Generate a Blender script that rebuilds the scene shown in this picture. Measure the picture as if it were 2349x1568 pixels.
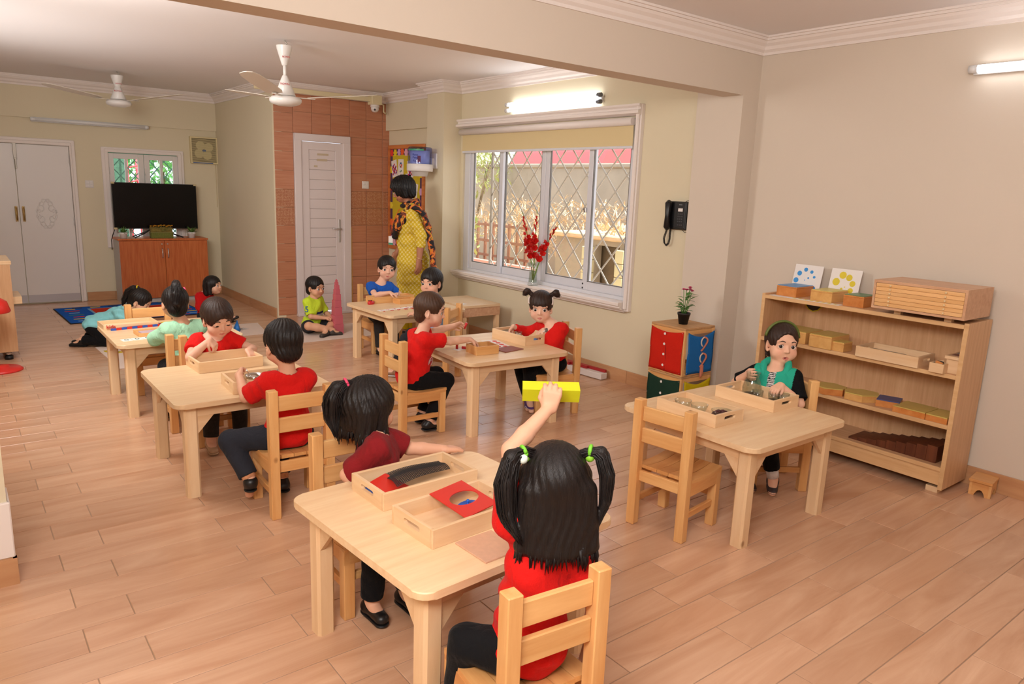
import bpy, bmesh, math, random
import numpy as np
from mathutils import Vector, Matrix

for o in list(bpy.data.objects):
    bpy.data.objects.remove(o, do_unlink=True)
S = bpy.context.scene
COL = S.collection
PI = math.pi

# ------------------------------------------------------------------ camera
YAW, PITCH, ROLL, FPX = 0.665422, 0.206878, 0.0382492, 1665.1
_fw = Vector((math.sin(YAW)*math.cos(PITCH), math.cos(YAW)*math.cos(PITCH), -math.sin(PITCH)))
_r = Vector((math.cos(YAW), -math.sin(YAW), 0)); _u = _r.cross(_fw)
_r2 = _r*math.cos(ROLL) + _u*math.sin(ROLL); _u2 = -_r*math.sin(ROLL) + _u*math.cos(ROLL)
cd = bpy.data.cameras.new('camera'); cam = bpy.data.objects.new('camera', cd); COL.objects.link(cam)
cd.sensor_width = 36.0; cd.lens = FPX/2349*36.0; cd.clip_start = 0.02; cd.clip_end = 200
cam.matrix_world = Matrix(((_r2.x, _u2.x, -_fw.x, 0), (_r2.y, _u2.y, -_fw.y, 0), (_r2.z, _u2.z, -_fw.z, 1.5), (0, 0, 0, 1)))
S.camera = cam

# ------------------------------------------------------------------ light and exposure
S.view_settings.view_transform = 'Standard'; S.view_settings.look = 'None'
S.view_settings.gamma = 1.0; S.view_settings.use_curve_mapping = False
S.view_settings.exposure = 0.12
S.cycles.transparent_max_bounces = 32
w = bpy.data.worlds.new('world'); S.world = w; w.use_nodes = True
w.node_tree.nodes['Background'].inputs[0].default_value = (0.80, 0.88, 1.0, 1)
w.node_tree.nodes['Background'].inputs[1].default_value = 2.2

def light(name, kind, loc, target, energy, size=None, size_y=None, color=(1, 1, 1)):
    l = bpy.data.lights.new(name, kind); o = bpy.data.objects.new(name, l); COL.objects.link(o)
    o.location = loc; l.energy = energy; l.color = color
    d = Vector(target) - Vector(loc); o.rotation_euler = d.to_track_quat('-Z', 'Y').to_euler()
    if kind == 'AREA':
        l.shape = 'RECTANGLE'; l.size = size; l.size_y = size_y or size
    return o
light('garden_sun', 'SUN', (7.5, -4, 24), (6.0, 7.0, 0.5), 7.0, color=(1, .95, .86)).data.angle = 0.02
light('studio_flash_near', 'AREA', (-0.45, 0.25, 2.30), (2.5, 3.0, 0.7), 70, 1.0, 0.8, (1, .965, .93))
light('studio_flash_far', 'AREA', (0.15, 4.3, 2.15), (3.4, 7.0, 0.9), 48, 0.9, 0.7, (1, .965, .92))
light('ceiling_bounce_near', 'AREA', (1.2, 0.4, 1.9), (1.6, 0.6, 2.52), 26, 1.4, 1.4, (1, .97, .94))
light('ceiling_bounce_far', 'AREA', (0.3, 6.6, 1.75), (1.0, 6.8, 2.5), 12, 1.8, 1.8, (1, .97, .94))

# ------------------------------------------------------------------ materials
def lin(c):
    return tuple(((v/255)/12.92 if v/255 <= 0.04045 else ((v/255+0.055)/1.055)**2.4) for v in c)
MATS = {}
def mat(name, rgb, rough=0.6, metal=0.0, spec=0.5, bump=None, vary=None, emit=None, sheen=0, coat=0, alpha=None, trans=0):
    """plain procedural material; vary=(scale, amount) mottles the colour, bump=(scale, strength)"""
    if name in MATS: return MATS[name]
    m = bpy.data.materials.new(name); m.use_nodes = True; MATS[name] = m
    nt = m.node_tree; b = nt.nodes['Principled BSDF']
    c = lin(rgb) + (1,)
    b.inputs['Base Color'].default_value = c; b.inputs['Roughness'].default_value = rough
    b.inputs['Metallic'].default_value = metal; b.inputs['Specular IOR Level'].default_value = spec
    if sheen: b.inputs['Sheen Weight'].default_value = sheen
    if coat: b.inputs['Coat Weight'].default_value = coat
    if trans: b.inputs['Transmission Weight'].default_value = trans
    if emit:
        b.inputs['Emission Color'].default_value = c; b.inputs['Emission Strength'].default_value = emit
    if vary or bump:
        tc = nt.nodes.new('ShaderNodeTexCoord')
    if vary:
        n = nt.nodes.new('ShaderNodeTexNoise'); n.inputs['Scale'].default_value = vary[0]; n.inputs['Detail'].default_value = 5
        nt.links.new(tc.outputs['Object'], n.inputs['Vector'])
        hs = nt.nodes.new('ShaderNodeMix'); hs.data_type = 'RGBA'
        hs.inputs[6].default_value = tuple(v*(1-vary[1]) for v in c[:3]) + (1,); hs.inputs[7].default_value = tuple(min(1, v*(1+vary[1])) for v in c[:3]) + (1,)
        nt.links.new(n.outputs['Fac'], hs.inputs[0]); nt.links.new(hs.outputs[2], b.inputs['Base Color'])
    if bump:
        n2 = nt.nodes.new('ShaderNodeTexNoise'); n2.inputs['Scale'].default_value = bump[0]; n2.inputs['Detail'].default_value = 3
        nt.links.new(tc.outputs['Object'], n2.inputs['Vector'])
        bp = nt.nodes.new('ShaderNodeBump'); bp.inputs['Strength'].default_value = bump[1]; bp.inputs['Distance'].default_value = 0.01
        nt.links.new(n2.outputs['Fac'], bp.inputs['Height']); nt.links.new(bp.outputs[0], b.inputs['Normal'])
    return m

def wood(name, light_rgb, dark_rgb, axis=0, scale=9.0, stretch=14.0, rough=0.42, contrast=0.5, knots=False, spec=0.4, rings=0.0, figure=0.0):
    """grain runs along the object's own axis; each object takes its own piece of the grain"""
    if name in MATS: return MATS[name]
    m = bpy.data.materials.new(name); m.use_nodes = True; MATS[name] = m
    nt = m.node_tree; N = nt.nodes; L = nt.links; b = N['Principled BSDF']
    b.inputs['Roughness'].default_value = rough; b.inputs['Specular IOR Level'].default_value = spec
    tc = N.new('ShaderNodeTexCoord'); oi = N.new('ShaderNodeObjectInfo')
    add = N.new('ShaderNodeVectorMath'); add.operation = 'MULTIPLY_ADD'
    cmb = N.new('ShaderNodeCombineXYZ')
    for i in range(3): L.new(oi.outputs['Random'], cmb.inputs[i])
    L.new(cmb.outputs[0], add.inputs[0]); add.inputs[1].default_value = (31.7, 17.3, 23.9); L.new(tc.outputs['Object'], add.inputs[2])
    mp = N.new('ShaderNodeMapping'); sc = [stretch]*3; sc[axis] = 1.0
    mp.inputs['Scale'].default_value = sc; L.new(add.outputs[0], mp.inputs['Vector'])
    n = N.new('ShaderNodeTexNoise'); n.inputs['Scale'].default_value = scale*0.35; n.inputs['Detail'].default_value = 6; n.inputs['Roughness'].default_value = 0.6
    n.inputs['Distortion'].default_value = figure
    L.new(mp.outputs[0], n.inputs['Vector'])
    rp = N.new('ShaderNodeValToRGB'); rp.color_ramp.elements[0].position = 0.5-0.5*contrast*0.6; rp.color_ramp.elements[1].position = 0.5+0.5*contrast*0.6
    rp.color_ramp.elements[0].color = lin(dark_rgb) + (1,); rp.color_ramp.elements[1].color = lin(light_rgb) + (1,)
    fac = n.outputs['Fac']
    if rings:
        wv = N.new('ShaderNodeTexWave'); wv.wave_type = 'RINGS'; wv.rings_direction = 'XYZ'[axis]
        wv.inputs['Scale'].default_value = rings; wv.inputs['Distortion'].default_value = 3.0; wv.inputs['Detail'].default_value = 2
        mp2 = N.new('ShaderNodeMapping'); s2 = [1.0]*3; s2[axis] = 0.12; mp2.inputs['Scale'].default_value = s2
        L.new(add.outputs[0], mp2.inputs['Vector']); L.new(mp2.outputs[0], wv.inputs['Vector'])
        mx = N.new('ShaderNodeMix'); mx.inputs[0].default_value = 0.45
        L.new(fac, mx.inputs[2]); L.new(wv.outputs['Fac'], mx.inputs[3]); fac = mx.outputs[0]
    L.new(fac, rp.inputs[0]); col = rp.outputs[0]
    hsv = N.new('ShaderNodeHueSaturation'); mr = N.new('ShaderNodeMapRange')
    mr.inputs['To Min'].default_value = 0.93; mr.inputs['To Max'].default_value = 1.05
    L.new(oi.outputs['Random'], mr.inputs['Value']); L.new(mr.outputs[0], hsv.inputs['Value']); L.new(col, hsv.inputs['Color']); col = hsv.outputs[0]
    if knots:
        v = N.new('ShaderNodeTexVoronoi'); v.inputs['Scale'].default_value = 5.5; mp3 = N.new('ShaderNodeMapping'); s3 = [1.0]*3; s3[axis] = 0.7
        mp3.inputs['Scale'].default_value = s3; L.new(add.outputs[0], mp3.inputs['Vector']); L.new(mp3.outputs[0], v.inputs['Vector'])
        r2 = N.new('ShaderNodeValToRGB'); r2.color_ramp.elements[0].position = 0.03; r2.color_ramp.elements[1].position = 0.075
        r2.color_ramp.elements[0].color = (0.38, 0.25, 0.16, 1); r2.color_ramp.elements[1].color = (1, 1, 1, 1)
        L.new(v.outputs['Distance'], r2.inputs[0])
        mu = N.new('ShaderNodeMix'); mu.data_type = 'RGBA'; mu.blend_type = 'MULTIPLY'; mu.inputs[0].default_value = 0.8
        L.new(col, mu.inputs[6]); L.new(r2.outputs[0], mu.inputs[7]); col = mu.outputs[2]
    L.new(col, b.inputs['Base Color'])
    return m

def glassy(name, rgb=(235, 245, 245), tint=0.12, rough=0.03, base=0.035):
    """thin clear glass or plastic: mostly see-through, a fresnel gloss on top"""
    if name in MATS: return MATS[name]
    m = bpy.data.materials.new(name); m.use_nodes = True; MATS[name] = m
    nt = m.node_tree; N = nt.nodes; L = nt.links; N.remove(N['Principled BSDF'])
    t = N.new('ShaderNodeBsdfTransparent'); c = lin(rgb); t.inputs[0].default_value = tuple(1-tint*(1-v) for v in c) + (1,)
    g = N.new('ShaderNodeBsdfGlossy'); g.inputs['Roughness'].default_value = rough
    lw = N.new('ShaderNodeLayerWeight'); lw.inputs[0].default_value = 0.5
    pw = N.new('ShaderNodeMath'); pw.operation = 'POWER'; pw.inputs[1].default_value = 4.0; L.new(lw.outputs['Facing'], pw.inputs[0])
    ma = N.new('ShaderNodeMath'); ma.operation = 'MULTIPLY_ADD'; ma.inputs[1].default_value = 0.75; ma.inputs[2].default_value = base; L.new(pw.outputs[0], ma.inputs[0])
    mx = N.new('ShaderNodeMixShader'); L.new(ma.outputs[0], mx.inputs[0]); L.new(t.outputs[0], mx.inputs[1]); L.new(g.outputs[0], mx.inputs[2])
    L.new(mx.outputs[0], N['Material Output'].inputs[0])
    return m

# ------------------------------------------------------------------ mesh helpers
class MB:
    """collects primitive shapes into one mesh"""
    def __init__(s): s.bm = bmesh.new()
    def _add(s, verts, faces, M=None, bevel=0, seg=1, mi=0):
        vs = [s.bm.verts.new(M @ Vector(v) if M else Vector(v)) for v in verts]
        fs = [s.bm.faces.new([vs[i] for i in f]) for f in faces]
        for f in fs: f.material_index = mi
        if bevel:
            es = list({e for f in fs for e in f.edges})
            r = bmesh.ops.bevel(s.bm, geom=es, offset=bevel, segments=seg, affect='EDGES', profile=0.5, clamp_overlap=True)
            for f in r['faces']: f.material_index = mi
        return s
    def box(s, c, d, rz=0, bevel=0, seg=1, M=None, mi=0):
        x, y, z = d[0]/2, d[1]/2, d[2]/2
        v = [(-x, -y, -z), (x, -y, -z), (x, y, -z), (-x, y, -z), (-x, -y, z), (x, -y, z), (x, y, z), (-x, y, z)]
        f = [(0, 3, 2, 1), (4, 5, 6, 7), (0, 1, 5, 4), (1, 2, 6, 5), (2, 3, 7, 6), (3, 0, 4, 7)]
        T = Matrix.Translation(c) @ Matrix.Rotation(rz, 4, 'Z')
        if M is not None: T = M @ T
        return s._add(v, f, T, bevel, seg, mi)
    def b2(s, lo, hi, bevel=0, seg=1, mi=0):
        return s.box([(a+b)/2 for a, b in zip(lo, hi)], [abs(b-a) for a, b in zip(lo, hi)], 0, bevel, seg, None, mi)
    def cyl(s, a, b, r1, r2=None, n=16, caps=True, mi=0):
        a, b = Vector(a), Vector(b); r2 = r1 if r2 is None else r2
        q = (b-a).to_track_quat('Z', 'Y').to_matrix()
        ring = lambda c, r: [s.bm.verts.new(c + q @ Vector((r*math.cos(2*PI*i/n), r*math.sin(2*PI*i/n), 0))) for i in range(n)]
        A, B = ring(a, r1), ring(b, r2)
        fs = [s.bm.faces.new((A[i], A[(i+1) % n], B[(i+1) % n], B[i])) for i in range(n)]
        for f in fs: f.smooth = True
        if caps: fs += [s.bm.faces.new(A[::-1]), s.bm.faces.new(B)]
        for f in fs: f.material_index = mi
        return s
    def lathe(s, prof, c=(0, 0, 0), n=24, mi=0, M=None):
        """profile of (radius, z) turned about a vertical axis"""
        c = Vector(c); rings = []
        for r, z in prof:
            ps = [c + Vector((0, 0, z))] if r < 1e-6 else [c + Vector((r*math.cos(2*PI*i/n), r*math.sin(2*PI*i/n), z)) for i in range(n)]
            rings.append([s.bm.verts.new(M @ p if M else p) for p in ps])
        for A, B in zip(rings, rings[1:]):
            for i in range(n):
                j = (i+1) % n
                q = [A[i % len(A)], A[j % len(A)], B[j % len(B)], B[i % len(B)]]
                q = list(dict.fromkeys(q))
                if len(q) > 2:
                    f = s.bm.faces.new(q); f.smooth = True; f.material_index = mi
        return s
    def tube(s, pts, r, n=8, mi=0, taper=None):
        pts = [Vector(p) for p in pts]; rings = []
        prev = None
        for i, p in enumerate(pts):
            t = (pts[min(i+1, len(pts)-1)] - pts[max(i-1, 0)]).normalized()
            if prev is None:
                a = Vector((0, 0, 1)) if abs(t.z) < .9 else Vector((1, 0, 0)); x = t.cross(a).normalized()
            else:
                x = (prev - t*prev.dot(t)).normalized()
            prev = x; y = t.cross(x)
            rr = r if not taper else r*(taper[i] if isinstance(taper, (list, tuple)) else 1-(1-taper)*i/(len(pts)-1))
            rings.append([s.bm.verts.new(p + x*rr*math.cos(2*PI*k/n) + y*rr*math.sin(2*PI*k/n)) for k in range(n)])
        for A, B in zip(rings, rings[1:]):
            for k in range(n):
                f = s.bm.faces.new((A[k], A[(k+1) % n], B[(k+1) % n], B[k])); f.smooth = True; f.material_index = mi
        for R in (rings[0][::-1], rings[-1]):
            f = s.bm.faces.new(R); f.material_index = mi
        return s
    def prism(s, poly, z0, z1, M=None, bevel=0, mi=0, seg=1):
        n = len(poly); v = [(x, y, z0) for x, y in poly] + [(x, y, z1) for x, y in poly]
        f = [tuple(range(n))[::-1], tuple(range(n, 2*n))] + [(i, (i+1) % n, n+(i+1) % n, n+i) for i in range(n)]
        return s._add(v, f, M, bevel, seg, mi)
    def sphere(s, c, r, seg=16, rings=10, scale=(1, 1, 1), mi=0, M=None):
        T = Matrix.Translation(c) @ Matrix.Diagonal((*[r*k for k in scale], 1))
        if M is not None: T = M @ T
        g = bmesh.ops.create_uvsphere(s.bm, u_segments=seg, v_segments=rings, radius=1, matrix=T)
        for v in g['verts']:
            for f in v.link_faces: f.smooth = True; f.material_index = mi
        return s
    def mesh(s, name, *mats, recalc=True):
        if recalc: bmesh.ops.recalc_face_normals(s.bm, faces=s.bm.faces)
        me = bpy.data.meshes.new(name); s.bm.to_mesh(me); s.bm.free()
        for m in mats: me.materials.append(m)
        return me
    def obj(s, name, mats, parent=None, label=None, loc=None, rot=None, kind=None):
        if not isinstance(mats, (list, tuple)): mats = [mats]
        o = bpy.data.objects.new(name, s.mesh(name, *mats)); COL.objects.link(o)
        if parent: o.parent = parent
        if loc: o.location = loc
        if rot: o.rotation_euler = rot
        if label: o['label'] = label
        if kind: o['kind'] = kind
        return o

def tag(o, label, cat, group=None, kind=None):
    o['label'] = label; o['category'] = cat
    if group: o['group'] = group
    if kind: o['kind'] = kind
    return o
def thing(name, label, cat, loc=(0, 0, 0), rz=0, group=None):
    o = bpy.data.objects.new(name, None); COL.objects.link(o); o.empty_display_size = 0.05
    o.location = loc; o.rotation_euler = (0, 0, rz)
    return tag(o, label, cat, group)
def struct(o, label=None):
    o['kind'] = 'structure'
    if label: o['label'] = label
    return o
KIDS = {}
def copy_tree(o, parent=None, top=True):
    c = o.copy(); COL.objects.link(c)
    if parent: c.parent = parent
    for ch in o.children: copy_tree(ch, c, False)
    return c
def inst(o, name, parent, loc=None, rot=None):
    """another object on the same mesh data"""
    c = bpy.data.objects.new(name, o.data); COL.objects.link(c); c.parent = parent
    if loc is not None: c.location = loc
    if rot is not None: c.rotation_euler = rot
    return c
def rrect(w, h, r, n=5, cx=0, cy=0):
    out = []
    for (sx, sy, a0) in ((1, 1, 0), (-1, 1, PI/2), (-1, -1, PI), (1, -1, 3*PI/2)):
        for i in range(n+1):
            a = a0 + PI/2*i/n; out.append((cx + sx*(w/2-r) + r*math.cos(a), cy + sy*(h/2-r) + r*math.sin(a)))
    return out
def text_mesh(name, body, size, m, parent, M, extrude=0.0006):
    cu = bpy.data.curves.new(name, 'FONT'); cu.body = body; cu.size = size; cu.align_x = 'CENTER'; cu.align_y = 'CENTER'; cu.extrude = extrude
    tmp = bpy.data.objects.new(name, cu); COL.objects.link(tmp)
    dg = bpy.context.evaluated_depsgraph_get(); me = bpy.data.meshes.new_from_object(tmp.evaluated_get(dg))
    bpy.data.objects.remove(tmp); me.materials.clear(); me.materials.append(m)
    me.transform(M); o = bpy.data.objects.new(name, me); COL.objects.link(o)
    if parent: o.parent = parent
    return o
def face_frame(origin, right, up):
    """matrix placing text or flat shapes (local x right, local y up) on a surface"""
    r = Vector(right).normalized(); u = Vector(up).normalized(); n = r.cross(u)
    return Matrix(((r.x, u.x, n.x, origin[0]), (r.y, u.y, n.y, origin[1]), (r.z, u.z, n.z, origin[2]), (0, 0, 0, 1)))
# ------------------------------------------------------------------ the room
XR, XW, XC, YB, YT, ZC = 4.36, 4.25, 2.86, 9.93, 7.90, 2.52
cream = mat('cream_wall_paint', (222, 210, 182), 0.75, vary=(1.2, 0.025), bump=(60, 0.04), spec=0.25)
cream_lit_pink = mat('cream_wall_paint_lit_pink', (216, 203, 188), 0.72, vary=(1.0, 0.03), bump=(60, 0.04), spec=0.25)  # same cream paint, with the pinkish cast of the light put into its colour
white_paint = mat('white_plaster', (236, 226, 220), 0.6, spec=0.3)
ceil_paint = mat('ceiling_white', (238, 234, 234), 0.8, vary=(0.8, 0.015), spec=0.2)
white_gloss = mat('white_gloss_paint', (226, 220, 216), 0.35, vary=(2, 0.02))
alu = mat('white_coated_aluminium', (216, 216, 222), 0.35)
grey_seal = mat('grey_window_seal', (120, 116, 112), 0.5)
tile_floor = wood('wood_look_floor_tile', (224, 182, 150), (196, 146, 112), 0, 3.6, 7.0, 0.22, 0.8, spec=0.5, figure=0.8)
grout = mat('floor_grout', (168, 138, 114), 0.8)
skirt = wood('skirting_tile', (206, 158, 116), (186, 134, 94), 0, 6, 8, 0.3, 0.7)

# floor: planks laid in a two-course running bond
fl = struct(MB().b2((-0.9, -0.9, -0.06), (4.5, 10.05, -0.0022)).obj('floor', grout), 'floor of wood look tiles')
PW, PL = 0.1525, 0.602
proto = MB().box((0, 0, -0.0015), (PL-0.003, PW-0.003, 0.003), bevel=0.0012).mesh('plank', tile_floor)
planks = []
for k in range(-17, 57):
    y = 1.517 + PW*(k+0.5); off = 0.24 if k % 2 == 0 else 0.40
    for n in range(-3, 8):
        x0 = off + PL*n
        if x0+PL < -0.85 or x0 > 4.40 or y < -0.8 or y > 9.95: continue
        a, b = max(x0, -0.9), min(x0+PL, 4.42)
        planks.append((y*0.8 + 0.62*abs(a-1.0) if True else 0, a, b, y, x0))
def in_front(x, y):
    dx, dy = x, y; d = dx*_fw.x + dy*_fw.y + (-1.5)*_fw.z
    if d < 0.3: return False
    px = 1174.5 + FPX*(dx*_r2.x+dy*_r2.y-1.5*_r2.z)/d; py = 784 - FPX*(dx*_u2.x+dy*_u2.y-1.5*_u2.z)/d
    return -250 < px < 2600 and py < 1750
seen = [p for p in planks if in_front((p[1]+p[2])/2, p[3])]
seen.sort(key=lambda p: math.hypot((p[1]+p[2])/2, p[3]))
single = set(id(p) for p in seen[:298])
rest = MB()
for p in planks:
    _, a, b, y, x0 = p
    if id(p) in single:
        if b-a > PL-0.01:
            o = bpy.data.objects.new('plank', proto); COL.objects.link(o); o.location = ((a+b)/2, y, 0); o.parent = fl
        else:
            MB().box((0, 0, -0.0015), (b-a-0.003, PW-0.003, 0.003), bevel=0.0012).obj('plank', tile_floor, fl, loc=((a+b)/2, y, 0))
    else:
        rest.box(((a+b)/2, y, -0.0015), (b-a-0.003, PW-0.003, 0.003), bevel=0.0012)
rest.obj('far_planks', tile_floor, fl, kind='stuff')

struct(MB().b2((-0.9, -0.9, ZC), (4.5, 10.05, ZC+0.08)).obj('ceiling', ceil_paint))
struct(MB().b2((XR, -0.9, 0), (XR+0.12, 3.2, ZC)).obj('wall_right', cream_lit_pink), 'bare cream wall behind the low shelf')
struct(MB().b2((-0.9, -0.98, 0), (4.5, -0.9, ZC)).obj('wall_front', cream_lit_pink))
struct(MB().b2((-0.98, -0.98, 0), (-0.9, 10.05, ZC)).obj('wall_left', cream))
# window wall with its opening
WY0, WY1, WZ0, WZ1 = 3.965, 6.33, 0.655, 2.07
mw = MB()
mw.b2((XW, 3.17, 0), (XW+0.16, WY0, ZC)).b2((XW, WY1, 0), (XW+0.16, YT+.05, ZC)).b2((XW, WY0, 0), (XW+0.16, WY1, WZ0)).b2((XW, WY0, WZ1), (XW+0.16, WY1, ZC))
struct(mw.obj('wall_window_side', cream), 'cream wall with the wide window')
struct(MB().b2((4.19, 3.006, 0), (XR+.02, 3.375, 2.155)).obj('column', cream_lit_pink), 'plastered column carrying the ceiling beam')
struct(MB().b2((-0.9, 3.006, 2.155), (4.19, 3.170, ZC)).b2((4.19, 3.006, 2.155), (XR+.02, 3.375, ZC)).obj('beam', cream_lit_pink), 'plastered ceiling beam across the room')
struct(MB().b2((-0.9, 3.05, 0), (0.085, 3.21, 2.16)).obj('pillar_left', cream), 'wall end at the left carrying the beam')
MB().b2((0.02, 3.028, 0.0), (0.098, 3.05, 0.105)).b2((0.085, 3.028, 0.0), (0.098, 3.21, 0.105)).obj('skirting', skirt, bpy.data.objects['pillar_left'])
MB().b2((0.04, 3.036, 0.105), (0.094, 3.06, 0.32), bevel=.004).b2((0.085, 3.04, 0.105), (0.094, 3.205, 0.32), bevel=.003).obj('edge_guard', white_paint, bpy.data.objects['pillar_left'], label='white guard strip round the wall end')
struct(MB().b2((4.04, 6.38, 0), (XW+.02, 6.70, ZC)).obj('pillar_window', cream), 'cream pillar beside the window')
struct(MB().b2((4.205, 6.70, 2.115), (XW+.02, YT, ZC)).obj('beam_window', cream), 'shallow beam over the notice board')
# back wall with a window opening
BX0, BX1, BZ0, BZ1 = 1.60, 2.40, 0.66, 1.755
mb = MB()
mb.b2((-0.9, YB, 0), (BX0, YB+.12, ZC)).b2((BX1, YB, 0), (XC+.1, YB+.12, ZC)).b2((BX0, YB, 0), (BX1, YB+.12, BZ0)).b2((BX0, YB, BZ1), (BX1, YB+.12, ZC))
struct(mb.obj('wall_back', cream), 'cream far wall with doors and small window')
struct(MB().b2((-0.9, YB-.03, 2.078), (XC, YB+.02, ZC)).obj('beam_back', cream), 'shallow beam along the far wall')
struct(MB().b2((XC, YT+.005, 0), (XC+.1, YB+.1, ZC)).obj('wall_alcove', cream), 'cream side wall next to the tiled corner')
tile_or = wood('orange_wall_tile', (196, 138, 106), (182, 116, 84), 0, 9, 16, 0.32, 0.7, spec=0.45)
tile_grout = mat('wall_tile_grout', (206, 158, 124), 0.7)
wt = struct(MB().b2((XC+.01, YT+.012, 0), (3.09, YT+.1, ZC)).b2((3.74, YT+.012, 0), (XW+.02, YT+.1, ZC)).b2((3.09, YT+.012, 2.0), (3.74, YT+.1, ZC)).obj('wall_tiled', tile_grout), 'orange tiled wall round the white door')
# patterned band tile: small star lattice
pt = bpy.data.materials.new('patterned_tile'); pt.use_nodes = True; N = pt.node_tree.nodes; L = pt.node_tree.links; b = N['Principled BSDF']
tc = N.new('ShaderNodeTexCoord'); v = N.new('ShaderNodeTexVoronoi'); v.inputs['Scale'].default_value = 62; v.inputs['Randomness'].default_value = 0.35; v.feature = 'F1'; v.distance = 'MANHATTAN'
L.new(tc.outputs['Object'], v.inputs['Vector']); rp = N.new('ShaderNodeValToRGB'); rp.color_ramp.interpolation = 'CONSTANT'
e = rp.color_ramp.elements; e[0].position = 0; e[0].color = lin((222, 190, 160))+(1,); e[1].position = .28; e[1].color = lin((168, 104, 72))+(1,)
n_ = e.new(.55); n_.color = lin((206, 160, 126))+(1,)
n_ = e.new(.78); n_.color = lin((170, 108, 76))+(1,)
L.new(v.outputs['Distance'], rp.inputs[0]); L.new(rp.outputs[0], b.inputs['Base Color']); b.inputs['Roughness'].default_value = .35
def wall_tile(x0, x1, z0, z1, m):
    MB().box((0, 0, 0), (x1-x0-.004, .012, z1-z0-.004), bevel=.0015).obj('tile', m, wt, loc=((x0+x1)/2, YT+.006, (z0+z1)/2))
xs_l, xs_r, TH = [XC+.015, 3.085], [3.745, 3.95, 4.16, 4.255], 0.2
zb = [1.021-TH*i for i in range(5, -1, -1)]
zb[0] = max(zb[0], 0.0)
rows = [(a, b, tile_or) for a, b in zip(zb, zb[1:])] + [(1.021, 1.217, pt), (1.217, 1.412, pt)] + [(1.412+TH*i, min(1.412+TH*(i+1), 2.46), tile_or) for i in range(6)]
for z0, z1, m in rows:
    if z1-z0 < .02: continue
    for xs in (xs_l, xs_r):
        for a, b_ in zip(xs, xs[1:]): wall_tile(a, b_, z0, z1, m)
for a, b_ in ((3.085, 3.30), (3.30, 3.52), (3.52, 3.745)):
    wall_tile(a, b_, 2.012, 2.235, tile_or); wall_tile(a, b_, 2.235, 2.46, tile_or)

# cornices: stepped profile swept along each wall top
def cornice(name, p0, p1, nrm, z=ZC, m0=0, m1=0):
    """p0->p1 along the wall, nrm points into the room; mitre m0/m1 lengthens (+) or shortens (-) with projection"""
    prof = [(0, -.105), (.012, -.105), (.012, -.088), (.028, -.074), (.034, -.055), (.052, -.040), (.060, -.026), (.074, -.026), (.074, -.012), (.088, -.012), (.088, 0), (0, 0)]
    p0, p1, nrm = Vector(p0), Vector(p1), Vector(nrm); d = (p1-p0).normalized()
    M = MB(); A = [M.bm.verts.new((p0 + nrm*u - d*(u*m0)).to_3d() + Vector((0, 0, z+w_))) for u, w_ in prof]; B = [M.bm.verts.new((p1 + nrm*u + d*(u*m1)).to_3d() + Vector((0, 0, z+w_))) for u, w_ in prof]
    n = len(prof)
    for i in range(n): M.bm.faces.new((A[i], A[(i+1) % n], B[(i+1) % n], B[i]))
    M.bm.faces.new(A[::-1]); M.bm.faces.new(B)
    return struct(M.obj(name, white_paint), 'white stepped ceiling cornice')
V2 = lambda x, y: Vector((x, y))
cornice('trim_1', V2(XR, -0.9), V2(XR, 3.006), V2(-1, 0), m1=-1)
cornice('trim_2', V2(-0.9, 3.006), V2(XR, 3.006), V2(0, -1), m1=-1)
cornice('trim_3', V2(XW, 3.17), V2(XW, 6.38), V2(-1, 0), m1=-1)
cornice('trim_4', V2(4.04, 6.38), V2(XW, 6.38), V2(0, -1), m0=1, m1=-1)
cornice('trim_5', V2(4.04, 6.38), V2(4.04, 6.70), V2(-1, 0), m0=1, m1=1)
cornice('trim_6', V2(4.205, 6.70), V2(4.205, YT), V2(-1, 0), m1=-1)
cornice('trim_7', V2(XC, YT), V2(4.205, YT), V2(0, -1), m0=1, m1=-1)
cornice('trim_8', V2(XC, YT), V2(XC, YB), V2(-1, 0), m0=1, m1=-1)
cornice('trim_9', V2(-0.9, YB-.03), V2(XC, YB-.03), V2(0, -1), m1=-1)
# skirtings, each a row of tiles
def skirting(name, p0, p1, nrm, h=.105, step=.6, off=0.0):
    p0, p1, nrm = Vector(p0), Vector(p1), Vector(nrm); L_ = (p1-p0).length; d = (p1-p0)/L_
    root = MB().obj(name, skirt); root.data.clear_geometry()
    a = math.atan2(d.y, d.x); cuts = [0.0]; t = off if off > 0.02 else step
    while t < L_-.02: cuts.append(t); t += step
    cuts.append(L_)
    c = p0 + d*(L_/2) + nrm*.003
    base = MB().box((c.x, c.y, (h-.003)/2), (L_, .006, h-.003), a).obj('_t', grout); root.data = base.data; bpy.data.objects.remove(base)
    for q0, q1 in zip(cuts, cuts[1:]):
        c = p0 + d*((q0+q1)/2) + nrm*.008
        MB().box((0, 0, 0), (q1-q0-.003, .012, h), bevel=.001).obj('tile', skirt, root, loc=(c.x, c.y, h/2), rot=(0, 0, a))
    return struct(root, 'wood look skirting tiles')
skirting('baseboard_right', V2(XR, -.6), V2(XR, 3.0), V2(-1, 0), off=.045+.255)
skirting('baseboard_window', V2(XW, 3.39), V2(XW, 6.37), V2(-1, 0), off=.50)
skirting('baseboard_alcove', V2(XC, YT+.01), V2(XC, YB), V2(-1, 0), off=.3)
skirting('baseboard_back', V2(1.29, YB), V2(XC, YB), V2(0, -1), off=.3)

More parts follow.
